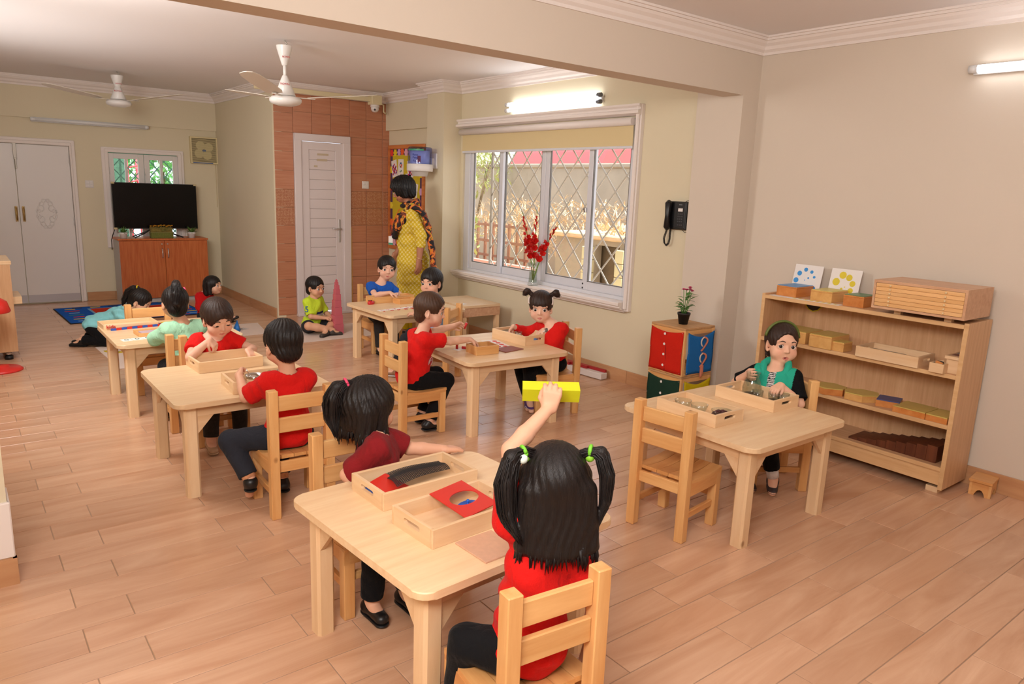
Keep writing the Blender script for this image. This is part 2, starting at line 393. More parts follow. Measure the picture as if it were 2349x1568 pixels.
# ---- window_1: four sliding panels, blind, grille outside
w1 = thing('window_1', 'wide white aluminium sliding window with roller blind', 'window', (XW, 0, 0)); w1['kind'] = 'structure'; del w1['category']
trimm = MB()
trimm.b2((-.035, 3.905, .585), (.005, 3.965, 2.165), bevel=.004).b2((-.055, 3.918, .60), (-.03, 3.95, 2.15), bevel=.008)
trimm.obj('side_moulding', white_paint, w1)
M = MB(); prof = [(-.01, .575), (-.035, .575), (-.045, .59), (-.072, .598), (-.086, .612), (-.086, .625), (-.105, .632), (-.105, .652), (-.10, .657), (.06, .657), (.06, .575)]
A = [M.bm.verts.new((x, 3.95, z)) for x, z in prof]; B = [M.bm.verts.new((x, 6.378, z)) for x, z in prof]
for i in range(len(prof)): M.bm.faces.new((A[i], A[(i+1) % len(prof)], B[(i+1) % len(prof)], B[i]))
M.bm.faces.new(A[::-1]); M.bm.faces.new(B); M.obj('sill', white_paint, w1)
M = MB(); prof = [(.01, 2.165), (-.06, 2.165), (-.06, 2.15), (-.045, 2.138), (-.045, 2.125), (-.07, 2.115), (-.07, 2.095), (-.03, 2.08), (.01, 2.08)]
A = [M.bm.verts.new((x, 3.91, z)) for x, z in prof]; B = [M.bm.verts.new((x, 6.379, z)) for x, z in prof]
for i in range(len(prof)): M.bm.faces.new((A[i], A[(i+1) % len(prof)], B[(i+1) % len(prof)], B[i]))
M.bm.faces.new(A[::-1]); M.bm.faces.new(B); M.obj('head_moulding', white_paint, w1)
bl = MB().b2((-.028, 3.985, 1.855), (-.026, 6.31, 2.035)).obj('blind', mat('cream_blind_cloth', (216, 196, 150), .8, trans=0.0), w1, label='cream roller blind cloth')
MB().cyl((-.035, 3.985, 2.04), (-.035, 6.335, 2.04), .030, n=16).obj('blind_tube', white_paint, bl)
MB().box((-.027, 5.147, 1.85), (.012, 2.325, .022), bevel=.004).obj('bottom_rail', alu, bl)
fr = MB()
fr.b2((.02, WY0, WZ0), (.10, WY0+.03, WZ1), bevel=.003).b2((.02, WY1-.09, WZ0), (.10, WY1, WZ1), bevel=.003).b2((.0215, WY0+.001, WZ0+.001), (.099, WY1-.001, WZ0+.031), bevel=.003).b2((.0215, WY0+.001, WZ1-.031), (.099, WY1-.001, WZ1-.001), bevel=.003)
fr.obj('outer_frame', alu, w1)
pane_m = glassy('window_glass', (240, 248, 246), .06, .02)
for (y0, y1, x, grey) in ((3.995, 4.52, .035, 0), (4.47, 5.103, .065, 1), (5.107, 5.76, .065, 1), (5.70, 6.25, .035, 0)):
    t, z0, z1 = .055, WZ0+.03, WZ1-.03
    s = MB().b2((x, y0, z0), (x+.028, y0+t, z1), bevel=.003).b2((x, y1-t, z0), (x+.028, y1, z1), bevel=.003).b2((x, y0+t, z0), (x+.028, y1-t, z0+.07), bevel=.003).b2((x, y0+t, z1-.06), (x+.028, y1-t, z1), bevel=.003)
    so = s.obj('sash', alu, w1)
    g = .008
    MB().b2((x+.004, y0+t, z0+.07), (x+.02, y0+t+g, z1-.06)).b2((x+.004, y1-t-g, z0+.07), (x+.02, y1-t, z1-.06)).b2((x+.004, y0+t, z0+.07), (x+.02, y1-t, z0+.07+g)).obj('seal', grey_seal, so)
    MB().b2((x+.012, y0+t, z0+.07), (x+.016, y1-t, z1-.06)).obj('pane', pane_m, so)
lk = MB().b2((.012, 4.505, 1.335), (.036, 4.53, 1.375), bevel=.004).cyl((.005, 4.517, 1.36), (.02, 4.517, 1.36), .009, n=10).obj('latch', mat('chrome', (200, 200, 200), .2, 1.0), w1)
for z in (.70, .735): MB().cyl((.033, 4.512, z), (.036, 4.512, z), .008, n=10).obj('rubber_stop', mat('black_rubber', (20, 20, 20), .6), w1)
bar_m = mat('grille_paint', (196, 188, 174), .6)
gr = MB().b2((.135, 3.97, .62), (.15, 6.02, .64)).b2((.135, 6.0, .62), (.15, 6.03, 2.1)).b2((.135, 3.97, 2.08), (.15, 6.02, 2.1)).obj('grille', bar_m, w1, label='white diamond window grille')
pitch = .235; gy0, gy1, gz0, gz1 = 3.97, 6.01, .63, 2.09
for s_ in (1, -1):
    c = -3.0
    while c < 3.0:
        # line z = gz0 + s*1.1*(y-5) + c
        pts = []
        for y in (gy0, gy1):
            z = 1.35 + s_*1.12*(y-5) + c
            if gz0 <= z <= gz1: pts.append((y, z))
        for z in (gz0, gz1):
            y = 5 + s_*(z-1.35-c)/1.12
            if gy0 < y < gy1: pts.append((y, z))
        if len(pts) >= 2:
            (ya, za), (yb_, zb_) = pts[0], pts[1]; ln = math.hypot(yb_-ya, zb_-za)
            if ln > .1:
                MB().box((0, 0, 0), (.006, ln, .013)).obj('bar', bar_m, gr, loc=(.142+.004*s_, (ya+yb_)/2, (za+zb_)/2), rot=(math.atan2(zb_-za, yb_-ya), 0, 0))
        c += pitch*1.12

# ---- window_2: small casement behind the television
w2 = thing('window_2', 'small white casement window behind the television', 'window', (0, YB, 0)); w2['kind'] = 'structure'; del w2['category']
M = MB()
for (a, b_, dz, dy) in ((1.545, 1.60, .0, -.025), (2.40, 2.455, .0, -.025)):
    M.b2((a, dy, .63), (b_, .005, 1.81), bevel=.006)
M.b2((1.548, -.0265, 1.7565), (2.452, .004, 1.8115), bevel=.006)
for (a, b_) in ((1.575, 1.615), (2.385, 2.425)): M.b2((a, -.04, .63), (b_, -.01, 1.79), bevel=.006)
M.b2((1.578, -.0415, 1.7515), (2.422, -.011, 1.7915), bevel=.006)
M.obj('moulding', white_paint, w2)
for x0 in (1.615, 2.005):
    x1 = x0+.385; s = MB()
    s.b2((x0, 0, .67), (x0+.06, .04, 1.745), bevel=.002).b2((x1-.06, 0, .67), (x1, .04, 1.745), bevel=.002)
    s.b2((x0+.06, 0, 1.685), (x1-.06, .04, 1.745), bevel=.002).b2((x0+.06, 0, .67), (x1-.06, .04, .73), bevel=.002).b2((x0+.178, 0, .73), (x0+.207, .04, 1.685), bevel=.002)
    so = s.obj('casement', white_gloss, w2)
    MB().b2((x0+.06, .018, .73), (x1-.06, .022, 1.685)).obj('pane', pane_m, so)
    MB().cyl((x0+.008, -.004, 1.5), (x0+.008, -.004, 1.58), .006, n=8).obj('hinge', white_gloss, so)
gm = mat('green_grille', (86, 148, 132), .5)
gg = MB().b2((1.60, .085, .66), (2.40, .095, .675)).b2((1.60, .085, 1.74), (2.40, .095, 1.755)).obj('grille', gm, w2, label='green diamond grille outside the small window')
for s_ in (1, -1):
    for k in range(-9, 10):
        c = k*.19; pts = []
        for x in (1.60, 2.40):
            z = 1.2+s_*1.15*(x-2.0)+c
            if .67 <= z <= 1.75: pts.append((x, z))
        for z in (.67, 1.75):
            x = 2.0+s_*(z-1.2-c)/1.15
            if 1.60 < x < 2.40: pts.append((x, z))
        if len(pts) >= 2:
            (xa, za), (xb, zb_) = pts[0], pts[1]; ln = math.hypot(xb-xa, zb_-za)
            if ln > .08: MB().box((0, 0, 0), (ln, .006, .012)).obj('bar', gm, gg, loc=((xa+xb)/2, .09+.003*s_, (za+zb_)/2), rot=(0, -math.atan2(zb_-za, xb-xa), 0))

# ---- door_1: white double door on the far wall
d1 = thing('door_1', 'white double door with carved ornament at the far left', 'door', (0, YB, 0)); d1['kind'] = 'structure'; del d1['category']
M = MB().b2((1.222, -.03, 0), (1.28, .01, 1.86), bevel=.006).b2((.12, -.0315, 1.7965), (1.278, .009, 1.8615), bevel=.006).b2((1.222, -.045, 0), (1.245, -.02, 1.83), bevel=.006).b2((.12, -.0465, 1.7935), (1.243, -.021, 1.8315), bevel=.006)
M.obj('frame', white_paint, d1)
brass = mat('aged_brass', (176, 146, 92), .35, 0.85)
for i, (x0, x1) in enumerate(((.695, 1.218), (.165, .690))):
    lf = MB().b2((x0, -.022, .012), (x1, .01, 1.79), bevel=.003).obj('leaf', white_gloss, d1)
    MB().b2((x0+.004, -.0245, .02), (x1-.004, -.021, .105)).obj('kick_plate', mat('brushed_grey_plate', (186, 182, 186), .4, .4), lf)
    hx = x0+.035 if i == 0 else x1-.028
    MB().b2((hx-.013, -.034, .94), (hx+.013, -.02, 1.11), bevel=.004).tube([(hx, -.03, .955), (hx, -.055, .97), (hx, -.055, 1.08), (hx, -.03, 1.095)], .007).obj('pull_handle', brass, lf)
    if i == 0:
        for z in (.18, .9, 1.6): MB().cyl((x1-.004, -.026, z), (x1-.004, -.026, z+.09), .006, n=8).obj('hinge', white_gloss, lf)
        orn = MB(); cx, cz = .95, 1.03
        for sx in (1, -1):
            for sz in (1, -1):
                for (a, r0, dx, dz) in ((0, .045, .05, .055), (1, .032, .04, .11), (2, .024, .02, .145), (3, .03, .075, .03)):
                    pts = [(cx+sx*(dx+ r0*math.cos(t)*(1-.09*t/1.0)*.8), -.024, cz+sz*(dz+r0*math.sin(t)*(1-.09*t))) for t in np.linspace(-.6, 4.6, 12)]
                    orn.tube(pts, .0055, 6)
        orn.tube([(cx+.10*math.cos(t)*.9, -.024, cz+.165*math.sin(t)*abs(math.sin(t))**.4*np.sign(1)) for t in np.linspace(0, 2*PI, 30)], .004, 6)
        orn.obj('carved_ornament', white_gloss, lf)
        MB().b2((x0-.012, -.042, 1.62), (x0+.022, -.022, 1.80), bevel=.003).b2((x0-.002, -.05, 1.52), (x0+.014, -.03, 1.64), bevel=.002).obj('surface_bolt', mat('dull_steel', (176, 168, 158), .45, .5), lf)

# ---- door_2: white panelled pvc door in the tiled wall
d2 = thing('door_2', 'white plastic panelled door in the orange tiles', 'door', (0, YT, 0)); d2['kind'] = 'structure'; del d2['category']
pvc = mat('white_pvc', (220, 208, 206), .35)
M = MB().b2((3.085, -.03, 0), (3.165, .03, 2.01), bevel=.005).b2((3.655, -.03, 0), (3.745, .03, 2.01), bevel=.005).b2((3.0865, -.0315, 1.9335), (3.7435, .029, 2.0115), bevel=.005).b2((3.083, -.05, 0), (3.747, .031, .03), bevel=.004)
M.b2((3.15, -.018, .03), (3.175, .03, 1.95)).b2((3.645, -.018, .03), (3.67, .03, 1.95))
M.obj('frame', pvc, d2)
lf = MB().b2((3.172, -.012, .045), (3.255, .03, 1.93), bevel=.003).b2((3.565, -.012, .045), (3.648, .03, 1.93), bevel=.003).b2((3.25, -.012, 1.845), (3.57, .03, 1.93), bevel=.003).b2((3.25, -.012, .045), (3.57, .03, .13), bevel=.003).b2((3.25, .018, .12), (3.57, .03, 1.85)).obj('leaf', pvc, d2)
z = .13; slat = MB().box((0, 0, 0), (.31, .02, .1055), bevel=.003).mesh('panel', pvc)
for i in range(16):
    o = bpy.data.objects.new('panel', slat); COL.objects.link(o); o.parent = lf; o.location = (3.41, .008, .186+i*.1072)
MB().b2((3.592, -.022, .83), (3.618, -.012, 1.09), bevel=.004).tube([(3.605, -.02, .985), (3.605, -.06, .985), (3.50, -.06, .985)], .008).cyl((3.605, -.024, .89), (3.605, -.018, .89), .009, n=10).obj('lever_handle', mat('satin_nickel', (206, 204, 204), .3, .7), lf)
tp = mat('old_tape', (196, 178, 150), .7)
for (x, z_, w_, h_) in ((3.42, 1.80, .13, .022), (3.41, 1.74, .12, .025), (3.335, 1.67, .04, .02)):
    MB().b2((x-w_/2, -.0045, z_-h_/2), (x+w_/2, -.002, z_+h_/2)).obj('tape_residue', tp, lf, label='tan strip of old tape on the door')
MB().b2((3.748, -.006, .03), (3.765, .006, 1.0)).obj('edge_strip', mat('yellow_edge_strip', (216, 170, 96), .6), d2, label='yellow strip along the lower door frame')
# ------------------------------------------------------------------ outside the windows
rng = random.Random(5)
dry = mat('dry_litter_ground', (214, 186, 152), .95, vary=(7, .45), bump=(25, .6), spec=.1)
struct(MB().b2((4.42, 1.0, -.3), (13, 18, .05)).obj('ground_1', dry), 'dry garden ground outside the window')
conc = mat('garden_concrete', (168, 156, 140), .9, vary=(3, .2), bump=(18, .3), spec=.1)
struct(MB().b2((8.6, 2.5, 0), (8.8, 14, 1.93), bevel=.02).b2((8.56, 2.5, 1.90), (8.84, 14, 1.97), bevel=.015).obj('wall_garden', conc), 'rendered garden wall outside')
# low concrete pump house with a litter-strewn roof and dark opening
ph = thing('pump_house', 'low concrete shed with dark opening seen through the right panes', 'shed', (6.4, 5.6, 0))
m = MB().b2((-.55, -1.1, 0), (-.45, 0, .98)).b2((-.55, .38, 0), (-.45, 1.06, .98)).b2((-.55, 0, .92), (-.45, .38, .98)).b2((-.45, -1.1, 0), (.9, -1.0, .98)).b2((-.45, .96, 0), (.9, 1.06, .98)).b2((.8, -1.0, 0), (.9, .96, .98))
m.obj('wall', conc, ph)
MB().b2((-.60, -1.15, .98), (.95, 1.10, 1.04), bevel=.015).obj('roof_slab', dry, ph)
MB().b2((-.40, -.05, .02), (-.36, .43, .93)).obj('door_board', mat('weathered_board', (112, 96, 76), .9, vary=(6, .4)), ph)
blk = mat('pale_block', (206, 198, 160), .9, vary=(4, .15))
for i in range(6):
    MB().box((0, 0, 0), (.09, .13, .145), bevel=.008).obj('block', blk, ph, loc=(-.59, -.075, .075+.15*i)); MB().box((0, 0, 0), (.09, .13, .145), bevel=.008).obj('block', blk, ph, loc=(-.59, .455, .075+.15*i))
def leaf_cloud(name, m, c, rad, n, size, label, cat, seed, flat=.5, kind=None, parent=None):
    r = random.Random(seed); vs, fs = [], []
    for i in range(n):
        while True:
            p = Vector((r.uniform(-1, 1), r.uniform(-1, 1), r.uniform(-1, 1)))
            if p.length <= 1: break
        p = Vector((p.x*rad[0], p.y*rad[1], p.z*rad[2])) + Vector(c)
        d = Vector((r.gauss(0, 1), r.gauss(0, 1), r.gauss(0, .8)-.3)).normalized(); s_ = size*r.uniform(.6, 1.3); x = d.cross(Vector((0.1, .2, 1))).normalized()*s_*flat*.5
        k = len(vs); vs += [p, p+d*s_*.5+x, p+d*s_, p+d*s_*.5-x]; fs.append((k, k+1, k+2, k+3))
    me = bpy.data.meshes.new(name); me.from_pydata(vs, [], fs); me.materials.append(m)
    o = bpy.data.objects.new(name, me); COL.objects.link(o)
    if parent: o.parent = parent
    elif kind: tag(o, label, cat, kind=kind)
    else: tag(o, label, cat)
    return o
def leafmat(name, rgb, amt=.35):
    m = mat(name, rgb, .6, vary=(9, amt)); m.node_tree.nodes['Principled BSDF'].inputs['Subsurface Weight'].default_value = 0.0; return m
straw = leafmat('dry_grass_straw', (222, 198, 164)); green = leafmat('bush_leaf', (128, 148, 78)); ltgreen = leafmat('pale_leaf', (170, 184, 112))
leaf_cloud('dry_grass', straw, (7.95, 8.8, .95), (.45, 3.2, .45), 3200, .17, 'dry straw coloured grass in the garden', 'grass', 1, .12, kind='stuff')
leaf_cloud('dry_leaves', leafmat('litter_leaf', (222, 192, 154)), (6.55, 5.6, 1.072), (.7, 1.0, .028), 900, .09, 'dry fallen leaves on the shed roof', 'leaves', 2, .5, kind='stuff')
def garden_tree(c, rad, n, label, seed, m, h):
    t = thing('garden_shrub', label, 'shrub', (c[0], c[1], 0))
    mm = MB(); r = random.Random(seed)
    for i in range(6):
        a = r.uniform(0, 6.28); mm.tube([(0, 0, 0), (.1*math.cos(a), .1*math.sin(a), h*.45), (rad[0]*.5*math.cos(a), rad[1]*.5*math.sin(a), h)], .018, 6, taper=.4)
    mm.obj('stem', mat('bark', (116, 96, 70), .9), t)
    leaf_cloud('foliage', m, (0, 0, h), rad, n, .16, '', '', seed, .22, parent=t)['kind'] = 'stuff'
    return t
garden_tree((7.75, 6.05), (.40, .75, .75), 1900, 'tall green bushy shrub by the rightmost window pane', 3, green, 1.60)
garden_tree((9.4, 13.6), (.35, .8, .45), 500, 'pale green shrub above the garden wall at the left', 4, ltgreen, 2.1)
garden_tree((8.0, 11.6), (.7, .9, .6), 700, 'pale yellow green shrub outside the leftmost pane', 6, ltgreen, 2.0)
# red awning beyond the wall
aw = thing('awning', 'red garden awning rising above the outside wall', 'awning', (10.2, 11.2, 0))
MB().prism([(-.7, 2.0), (.7, 2.0), (.25, 2.75), (-.25, 2.75)], -1.5, 1.2, M=Matrix(((1, 0, 0, 0), (0, 0, 1, 0), (0, 1, 0, 0), (0, 0, 0, 1)))).obj('canopy', mat('red_canvas', (226, 92, 92), .7), aw)
for y in (-1.3, 1.0): MB().cyl((0, y, 0), (0, y, 2.05), .03, n=10).obj('pole', white_gloss, aw)
# brown trellis fence and pink planter, left pane
tr = thing('trellis_fence', 'brown lattice fence behind the leftmost window pane', 'fence', (6.62, 9.3, 0))
tm = mat('trellis_brown', (150, 108, 84), .8)
for i in range(12): MB().b2((-.015, -1.1+.2*i-.02, .05), (.015, -1.1+.2*i+.02, 1.0)).obj('upright', tm, tr)
for z in (.5, .72, .96): MB().b2((-.03, -1.2, z-.02), (-.012, 1.2, z+.02)).obj('rail', tm, tr)
pl = thing('planter', 'long pink painted planter under the lattice fence', 'planter', (6.28, 9.3, 0))
pk = mat('pink_render', (214, 158, 146), .85, vary=(4, .12))
MB().b2((-.3, -1.7, 0), (-.24, 1.3, .45), bevel=.01).b2((.1, -1.7, 0), (.16, 1.3, .45), bevel=.01).b2((-.24, -1.7, 0), (.1, -1.64, .45)).b2((-.24, 1.24, 0), (.1, 1.3, .45)).obj('trough', pk, pl); MB().b2((-.24, -1.64, .2), (.1, 1.24, .38)).obj('soil', dry, pl)
fs_ = thing('flowering_plant', 'pink flowering plant seen through the leftmost pane', 'plant', (5.80, 8.6, 0))
MB().tube([(0, 0, .05), (.02, .02, .5), (0, .05, 1.1)], .012, 6).tube([(0, 0, .3), (.1, .1, .7), (.12, .2, 1.0)], .009, 6).obj('stem', green, fs_)
leaf_cloud('foliage', ltgreen, (.05, .05, .85), (.2, .3, .35), 260, .10, '', '', 9, .45, parent=fs_)['kind'] = 'stuff'
leaf_cloud('flower_head', mat('pink_petal', (228, 84, 110), .6), (0, .05, 1.2), (.07, .08, .06), 90, .06, '', '', 10, .8, parent=fs_)
# bright neighbour wall seen in the left pane
struct(MB().b2((11.0, 14.0, 0), (11.2, 22, 2.6)).b2((10.9, 10.5, 0), (11.0, 22, 1.5)).obj('wall_neighbour', mat('white_render', (244, 240, 228), .9)), 'white neighbouring wall in full sun')
# behind the small window
struct(MB().b2((-2, 10.06, -.3), (5, 16, 0.0)).obj('ground_2', dry), 'ground behind the far wall')
t = thing('garden_tree', 'bright green tree behind the small far window', 'tree', (2.75, 12.5, 0))
MB().tube([(0, 0, 0), (.05, 0, 1.0), (0, .1, 2.2)], .06, 8, taper=.5).obj('trunk', mat('bark', (116, 96, 70), .9), t)
leaf_cloud('foliage', leafmat('spring_leaf', (120, 196, 120), .4), (0, 0, 1.7), (.95, .45, 1.0), 2200, .13, '', '', 12, .45, parent=t)['kind'] = 'stuff'
t = thing('shade_net', 'dark green shade net screen behind the small far window', 'screen', (1.74, 11.9, 0))
MB().b2((-.5, -.01, .2), (.42, .01, 2.4)).obj('net', mat('green_net', (72, 116, 96), .9, vary=(14, .4), bump=(60, .5)), t)
for x in (-.5, .42): MB().cyl((x, 0, 0), (x, 0, 2.45), .02, n=8).obj('post', gm, t)
t = thing('slide_frame', 'red garden play frame behind the small far window', 'play frame', (2.10, 11.45, 0))
rp_ = mat('red_play_paint', (214, 84, 96), .5)
for x in (.02, .14): MB().cyl((x, 0, 0), (x, .2, 2.2), .015, n=8).obj('post', rp_, t)
for z in (1.2, 1.4, 1.6, 1.8): MB().cyl((.02, .1, z), (.14, .1, z+.03), .012, n=8).obj('rung', rp_, t)
# ------------------------------------------------------------------ furniture woods
pine = wood('varnished_pine', (238, 190, 128), (216, 154, 92), 2, 6, 10, 0.38, 0.7, knots=True)
pine_x = wood('varnished_pine_x', (238, 190, 128), (216, 154, 92), 0, 6, 10, 0.38, 0.7, knots=True)
pine_y = wood('varnished_pine_y', (232, 178, 114), (208, 142, 82), 1, 6, 10, 0.38, 0.7, knots=True)
raw_pine = wood('pale_pine', (242, 212, 172), (226, 186, 140), 2, 5, 10, 0.5, 0.7, knots=True)
raw_pine_x = wood('pale_pine_x', (240, 208, 168), (224, 182, 136), 0, 5, 12, 0.5, 0.7)
raw_pine_y = wood('pale_pine_y', (240, 208, 168), (224, 182, 136), 1, 5, 12, 0.5, 0.7)
laminate = wood('beech_laminate', (238, 208, 168), (228, 190, 146), 0, 8, 12, 0.36, 0.6)
lam_v = wood('beech_laminate_upright', (218, 176, 134), (202, 156, 114), 2, 9, 14, 0.40, 0.6)
lam_y = wood('beech_laminate_y', (218, 176, 134), (202, 156, 114), 1, 9, 14, 0.40, 0.6)
edge_lip = wood('beech_edge', (230, 190, 140), (216, 170, 120), 1, 9, 12, 0.4, 0.6)

# ---- child's chair, facing +y in its own space, feet at z = 0
def chair_proto():
    t = thing('child_chair', 'x', 'chair')
    post = MB().prism([(-.021, -.022), (.021, -.022), (.021, .022), (-.021, .022)], 0, .60, bevel=.003).mesh('leg', pine)
    leg = MB().prism([(-.021, -.021), (.021, -.021), (.021, .021), (-.021, .021)], 0, .262, bevel=.003).mesh('leg', pine)
    for sx in (-1, 1):
        for me, y in ((post, -.133), (leg, .134)):
            o = bpy.data.objects.new('leg', me); COL.objects.link(o); o.parent = t; o.location = (sx*.129, y, 0)
    for z in (.435, .535):
        MB().box((0, 0, 0), (.216, .018, .068), bevel=.003).obj('back_slat', pine_x, t, loc=(0, -.130, z))
    # seat: dished rails carrying five boards
    def rail(x):
        ys = np.linspace(-.112, .155, 9); up = [.272-.011*math.sin(PI*(y+.112)/.267) for y in ys]
        M = MB(); poly = [(y, .212) for y in (ys[0], ys[-1])] + [(y, z) for y, z in zip(ys[::-1], up[::-1])]
        n = len(poly); A = [M.bm.verts.new((x-.009, a, b)) for a, b in poly]; B = [M.bm.verts.new((x+.009, a, b)) for a, b in poly]
        for i in range(n): M.bm.faces.new((A[i], A[(i+1) % n], B[(i+1) % n], B[i]))
        M.bm.faces.new(A[::-1]); M.bm.faces.new(B); return M
    for sx in (-1, 1): rail(sx*.1405).obj('seat_rail', pine_y, t)
    MB().box((0, 0, 0), (.262, .018, .056), bevel=.002).obj('front_rail', pine_x, t, loc=(0, .146, .238))
    MB().box((0, 0, 0), (.216, .018, .05), bevel=.002).obj('rear_rail', pine_x, t, loc=(0, -.125, .238))
    W = .298/5
    for i in range(5):
        ys = np.linspace(-.112, .16, 7); M = MB(); x0, x1 = -.149+W*i+.0012, -.149+W*(i+1)-.0012
        if i in (0, 4): ys = np.linspace(-.108, .16, 7)
        top = [[M.bm.verts.new((x, y, .286-.011*math.sin(PI*(y+.112)/.272))) for y in ys] for x in (x0, x1)]
        bot = [[M.bm.verts.new((x, y, .270-.011*math.sin(PI*(y+.112)/.272))) for y in ys] for x in (x0, x1)]
        for k in range(6):
            M.bm.faces.new((top[0][k], top[1][k], top[1][k+1], top[0][k+1])); M.bm.faces.new((bot[0][k], bot[0][k+1], bot[1][k+1], bot[1][k]))
            for q in (0, 1): M.bm.faces.new((top[q][k], top[q][k+1], bot[q][k+1], bot[q][k]))
        for k in (0, 6): M.bm.faces.new((top[0][k], top[1][k], bot[1][k], bot[0][k]))
        M.obj('seat_board', pine_y, t)
    for sx in (-1, 1): MB().box((0, 0, 0), (.018, .225, .03), bevel=.002).obj('side_stretcher', pine_y, t, loc=(sx*.129, 0, .115))
    MB().box((0, 0, 0), (.216, .018, .03), bevel=.002).obj('front_stretcher', pine_x, t, loc=(0, .134, .155))
    return t
ch0 = chair_proto(); ch_used = [0]
def chair(x, y, face, label):
    """face: compass direction (degrees from +y, clockwise) the sitter looks"""
    c = ch0 if not ch_used[0] else copy_tree(ch0); ch_used[0] = 1
    c.location = (x, y, 0); c.rotation_euler = (0, 0, -math.radians(face)); c['label'] = label; c['group'] = 'child chairs'
    return c
CH = {}
CH['G'] = chair(1.088, 1.29, 6, 'pine chair in the foreground under the girl raising a yellow prism')
CH['M'] = chair(1.13, 2.285, 181, 'pine chair behind the nearest table under the girl in maroon')
CH['B'] = chair(2.565, 2.01, 82, 'empty pine chair pushed up to the table with the glass jug')
CH['A'] = chair(1.20, 3.175, 2, 'pine chair under the boy in red and jeans seen from behind')
CH['B4'] = chair(1.165, 4.285, 180, 'pine chair under the boy in red who looks down into his tray')
CH['mint'] = chair(1.108, 4.615, 0, 'pine chair under the girl in the pale mint blouse')
CH['far'] = chair(1.108, 5.545, 180, 'empty pine chair at the far side of the table with number rods')
CH['b3'] = chair(2.215, 3.81, 92, 'pine chair under the boy in red reaching into a small box')
CH['g3'] = chair(3.265, 3.70, 292, 'pine chair under the girl with two hair buns')
CH['teal'] = chair(3.425, 2.065, 306, 'pine chair under the girl in the teal hooded vest')
CH['blue'] = chair(3.10, 5.935, 180, 'pine chair under the boy in the bright blue shirt')
CH['lb'] = chair(3.01, 4.80, 325, 'pine chair under the boy in the light blue collared shirt')

# ---- child's table
def table_proto():
    t = thing('child_table', 'x', 'table'); w_ = .765
    MB().prism(rrect(w_, w_, .05, 6), .456, .480, bevel=.003).obj('tabletop', laminate, t)
    lg = MB().prism([(-.031, -.022), (-.022, -.031), (.022, -.031), (.031, -.022), (.031, .022), (.022, .031), (-.022, .031), (-.031, .022)], 0, .456).mesh('leg', raw_pine)
    for sx in (-1, 1):
        for sy in (-1, 1):
            o = bpy.data.objects.new('leg', lg); COL.objects.link(o); o.parent = t; o.location = (sx*.305, sy*.305, 0)
            # angled corner braces under the frame
            for ax in (0, 1):
                p = [(0, 0), (.075, 0), (0, -.085)]; M = MB()
                if ax == 0:
                    T = Matrix(((-sx, 0, 0, sx*.274), (0, 0, sy, sy*.318), (0, 1, 0, .400), (0, 0, 0, 1)))
                else:
                    T = Matrix(((0, 0, sx, sx*.318), (-sy, 0, 0, sy*.274), (0, 1, 0, .400), (0, 0, 0, 1)))
                M.prism(p, -.008, .008, M=T).obj('corner_brace', raw_pine_x, t)
    for s_ in (-1, 1):
        MB().box((0, 0, 0), (.56, .018, .058), bevel=.002).obj('apron', raw_pine_x, t, loc=(0, s_*.318, .4265))
        MB().box((0, 0, 0), (.018, .56, .058), bevel=.002).obj('apron', raw_pine_y, t, loc=(s_*.318, 0, .4265))
    return t
tb0 = table_proto(); tb_used = [0]
def table(x, y, rz, label):
    c = tb0 if not tb_used[0] else copy_tree(tb0); tb_used[0] = 1
    c.location = (x, y, 0); c.rotation_euler = (0, 0, math.radians(rz)); c['label'] = label; c['group'] = 'child tables'
table(1.222, 1.845, 4, 'nearest pale wooden table with two open trays and a red frame')
table(1.135, 3.80, 0, 'pale wooden table shared by two boys in red shirts')
table(2.79, 3.795, -3.5, 'pale wooden table between boy in red and girl with hair buns')
table(2.95, 2.0, 0, 'pale wooden table with glass jug and bowls of beans')
table(1.148, 5.235, 0, 'pale wooden table with red and blue number rods')
table(3.10, 5.46, 2, 'pale wooden table with counting cards before the boy in blue')

# ---- low open shelf on the right wall
sh = thing('open_shelf', 'low open beech shelf unit against the right wall', 'shelf', (4.03, 1.42, .03))
SD, SL = .30, 1.185
MB().b2((0, 0, 0), (SD, .022, .895), bevel=.001).obj('side_panel', lam_v, sh); MB().b2((0, SL-.022, 0), (SD, SL, .895), bevel=.001).obj('side_panel', lam_v, sh)
MB().b2((SD-.008, .022, .03), (SD-.001, SL-.022, .865)).obj('back_panel', lam_v, sh)
for z in (.865, .600, .332, .10): MB().b2((.002, .022, z-.001), (SD-.008, SL-.022, z+.022), bevel=.001).obj('shelf_board', lam_y, sh)
for z in (.865, .600, .332, .10): MB().b2((-.001, .022, z), (.0025, SL-.022, z+.021)).obj('edge_strip', edge_lip, sh)
for y in (-.0005, SL-.0215): MB().b2((-.001, y, 0), (.0015, y+.022, .895)).obj('edge_strip', edge_lip, sh)
MB().b2((.012, .022, .02), (.028, SL-.022, .10)).obj('plinth', edge_lip, sh)
for y in (.03, SL-.09):
    for x in (.03, SD-.09): MB().b2((x, y, -.03), (x+.06, y+.06, 0)).obj('foot', raw_pine, sh)
ST = .03+.865+.022     # top of the top board (z)
S2, S3, S4 = .03+.622, .03+.354, .03+.122

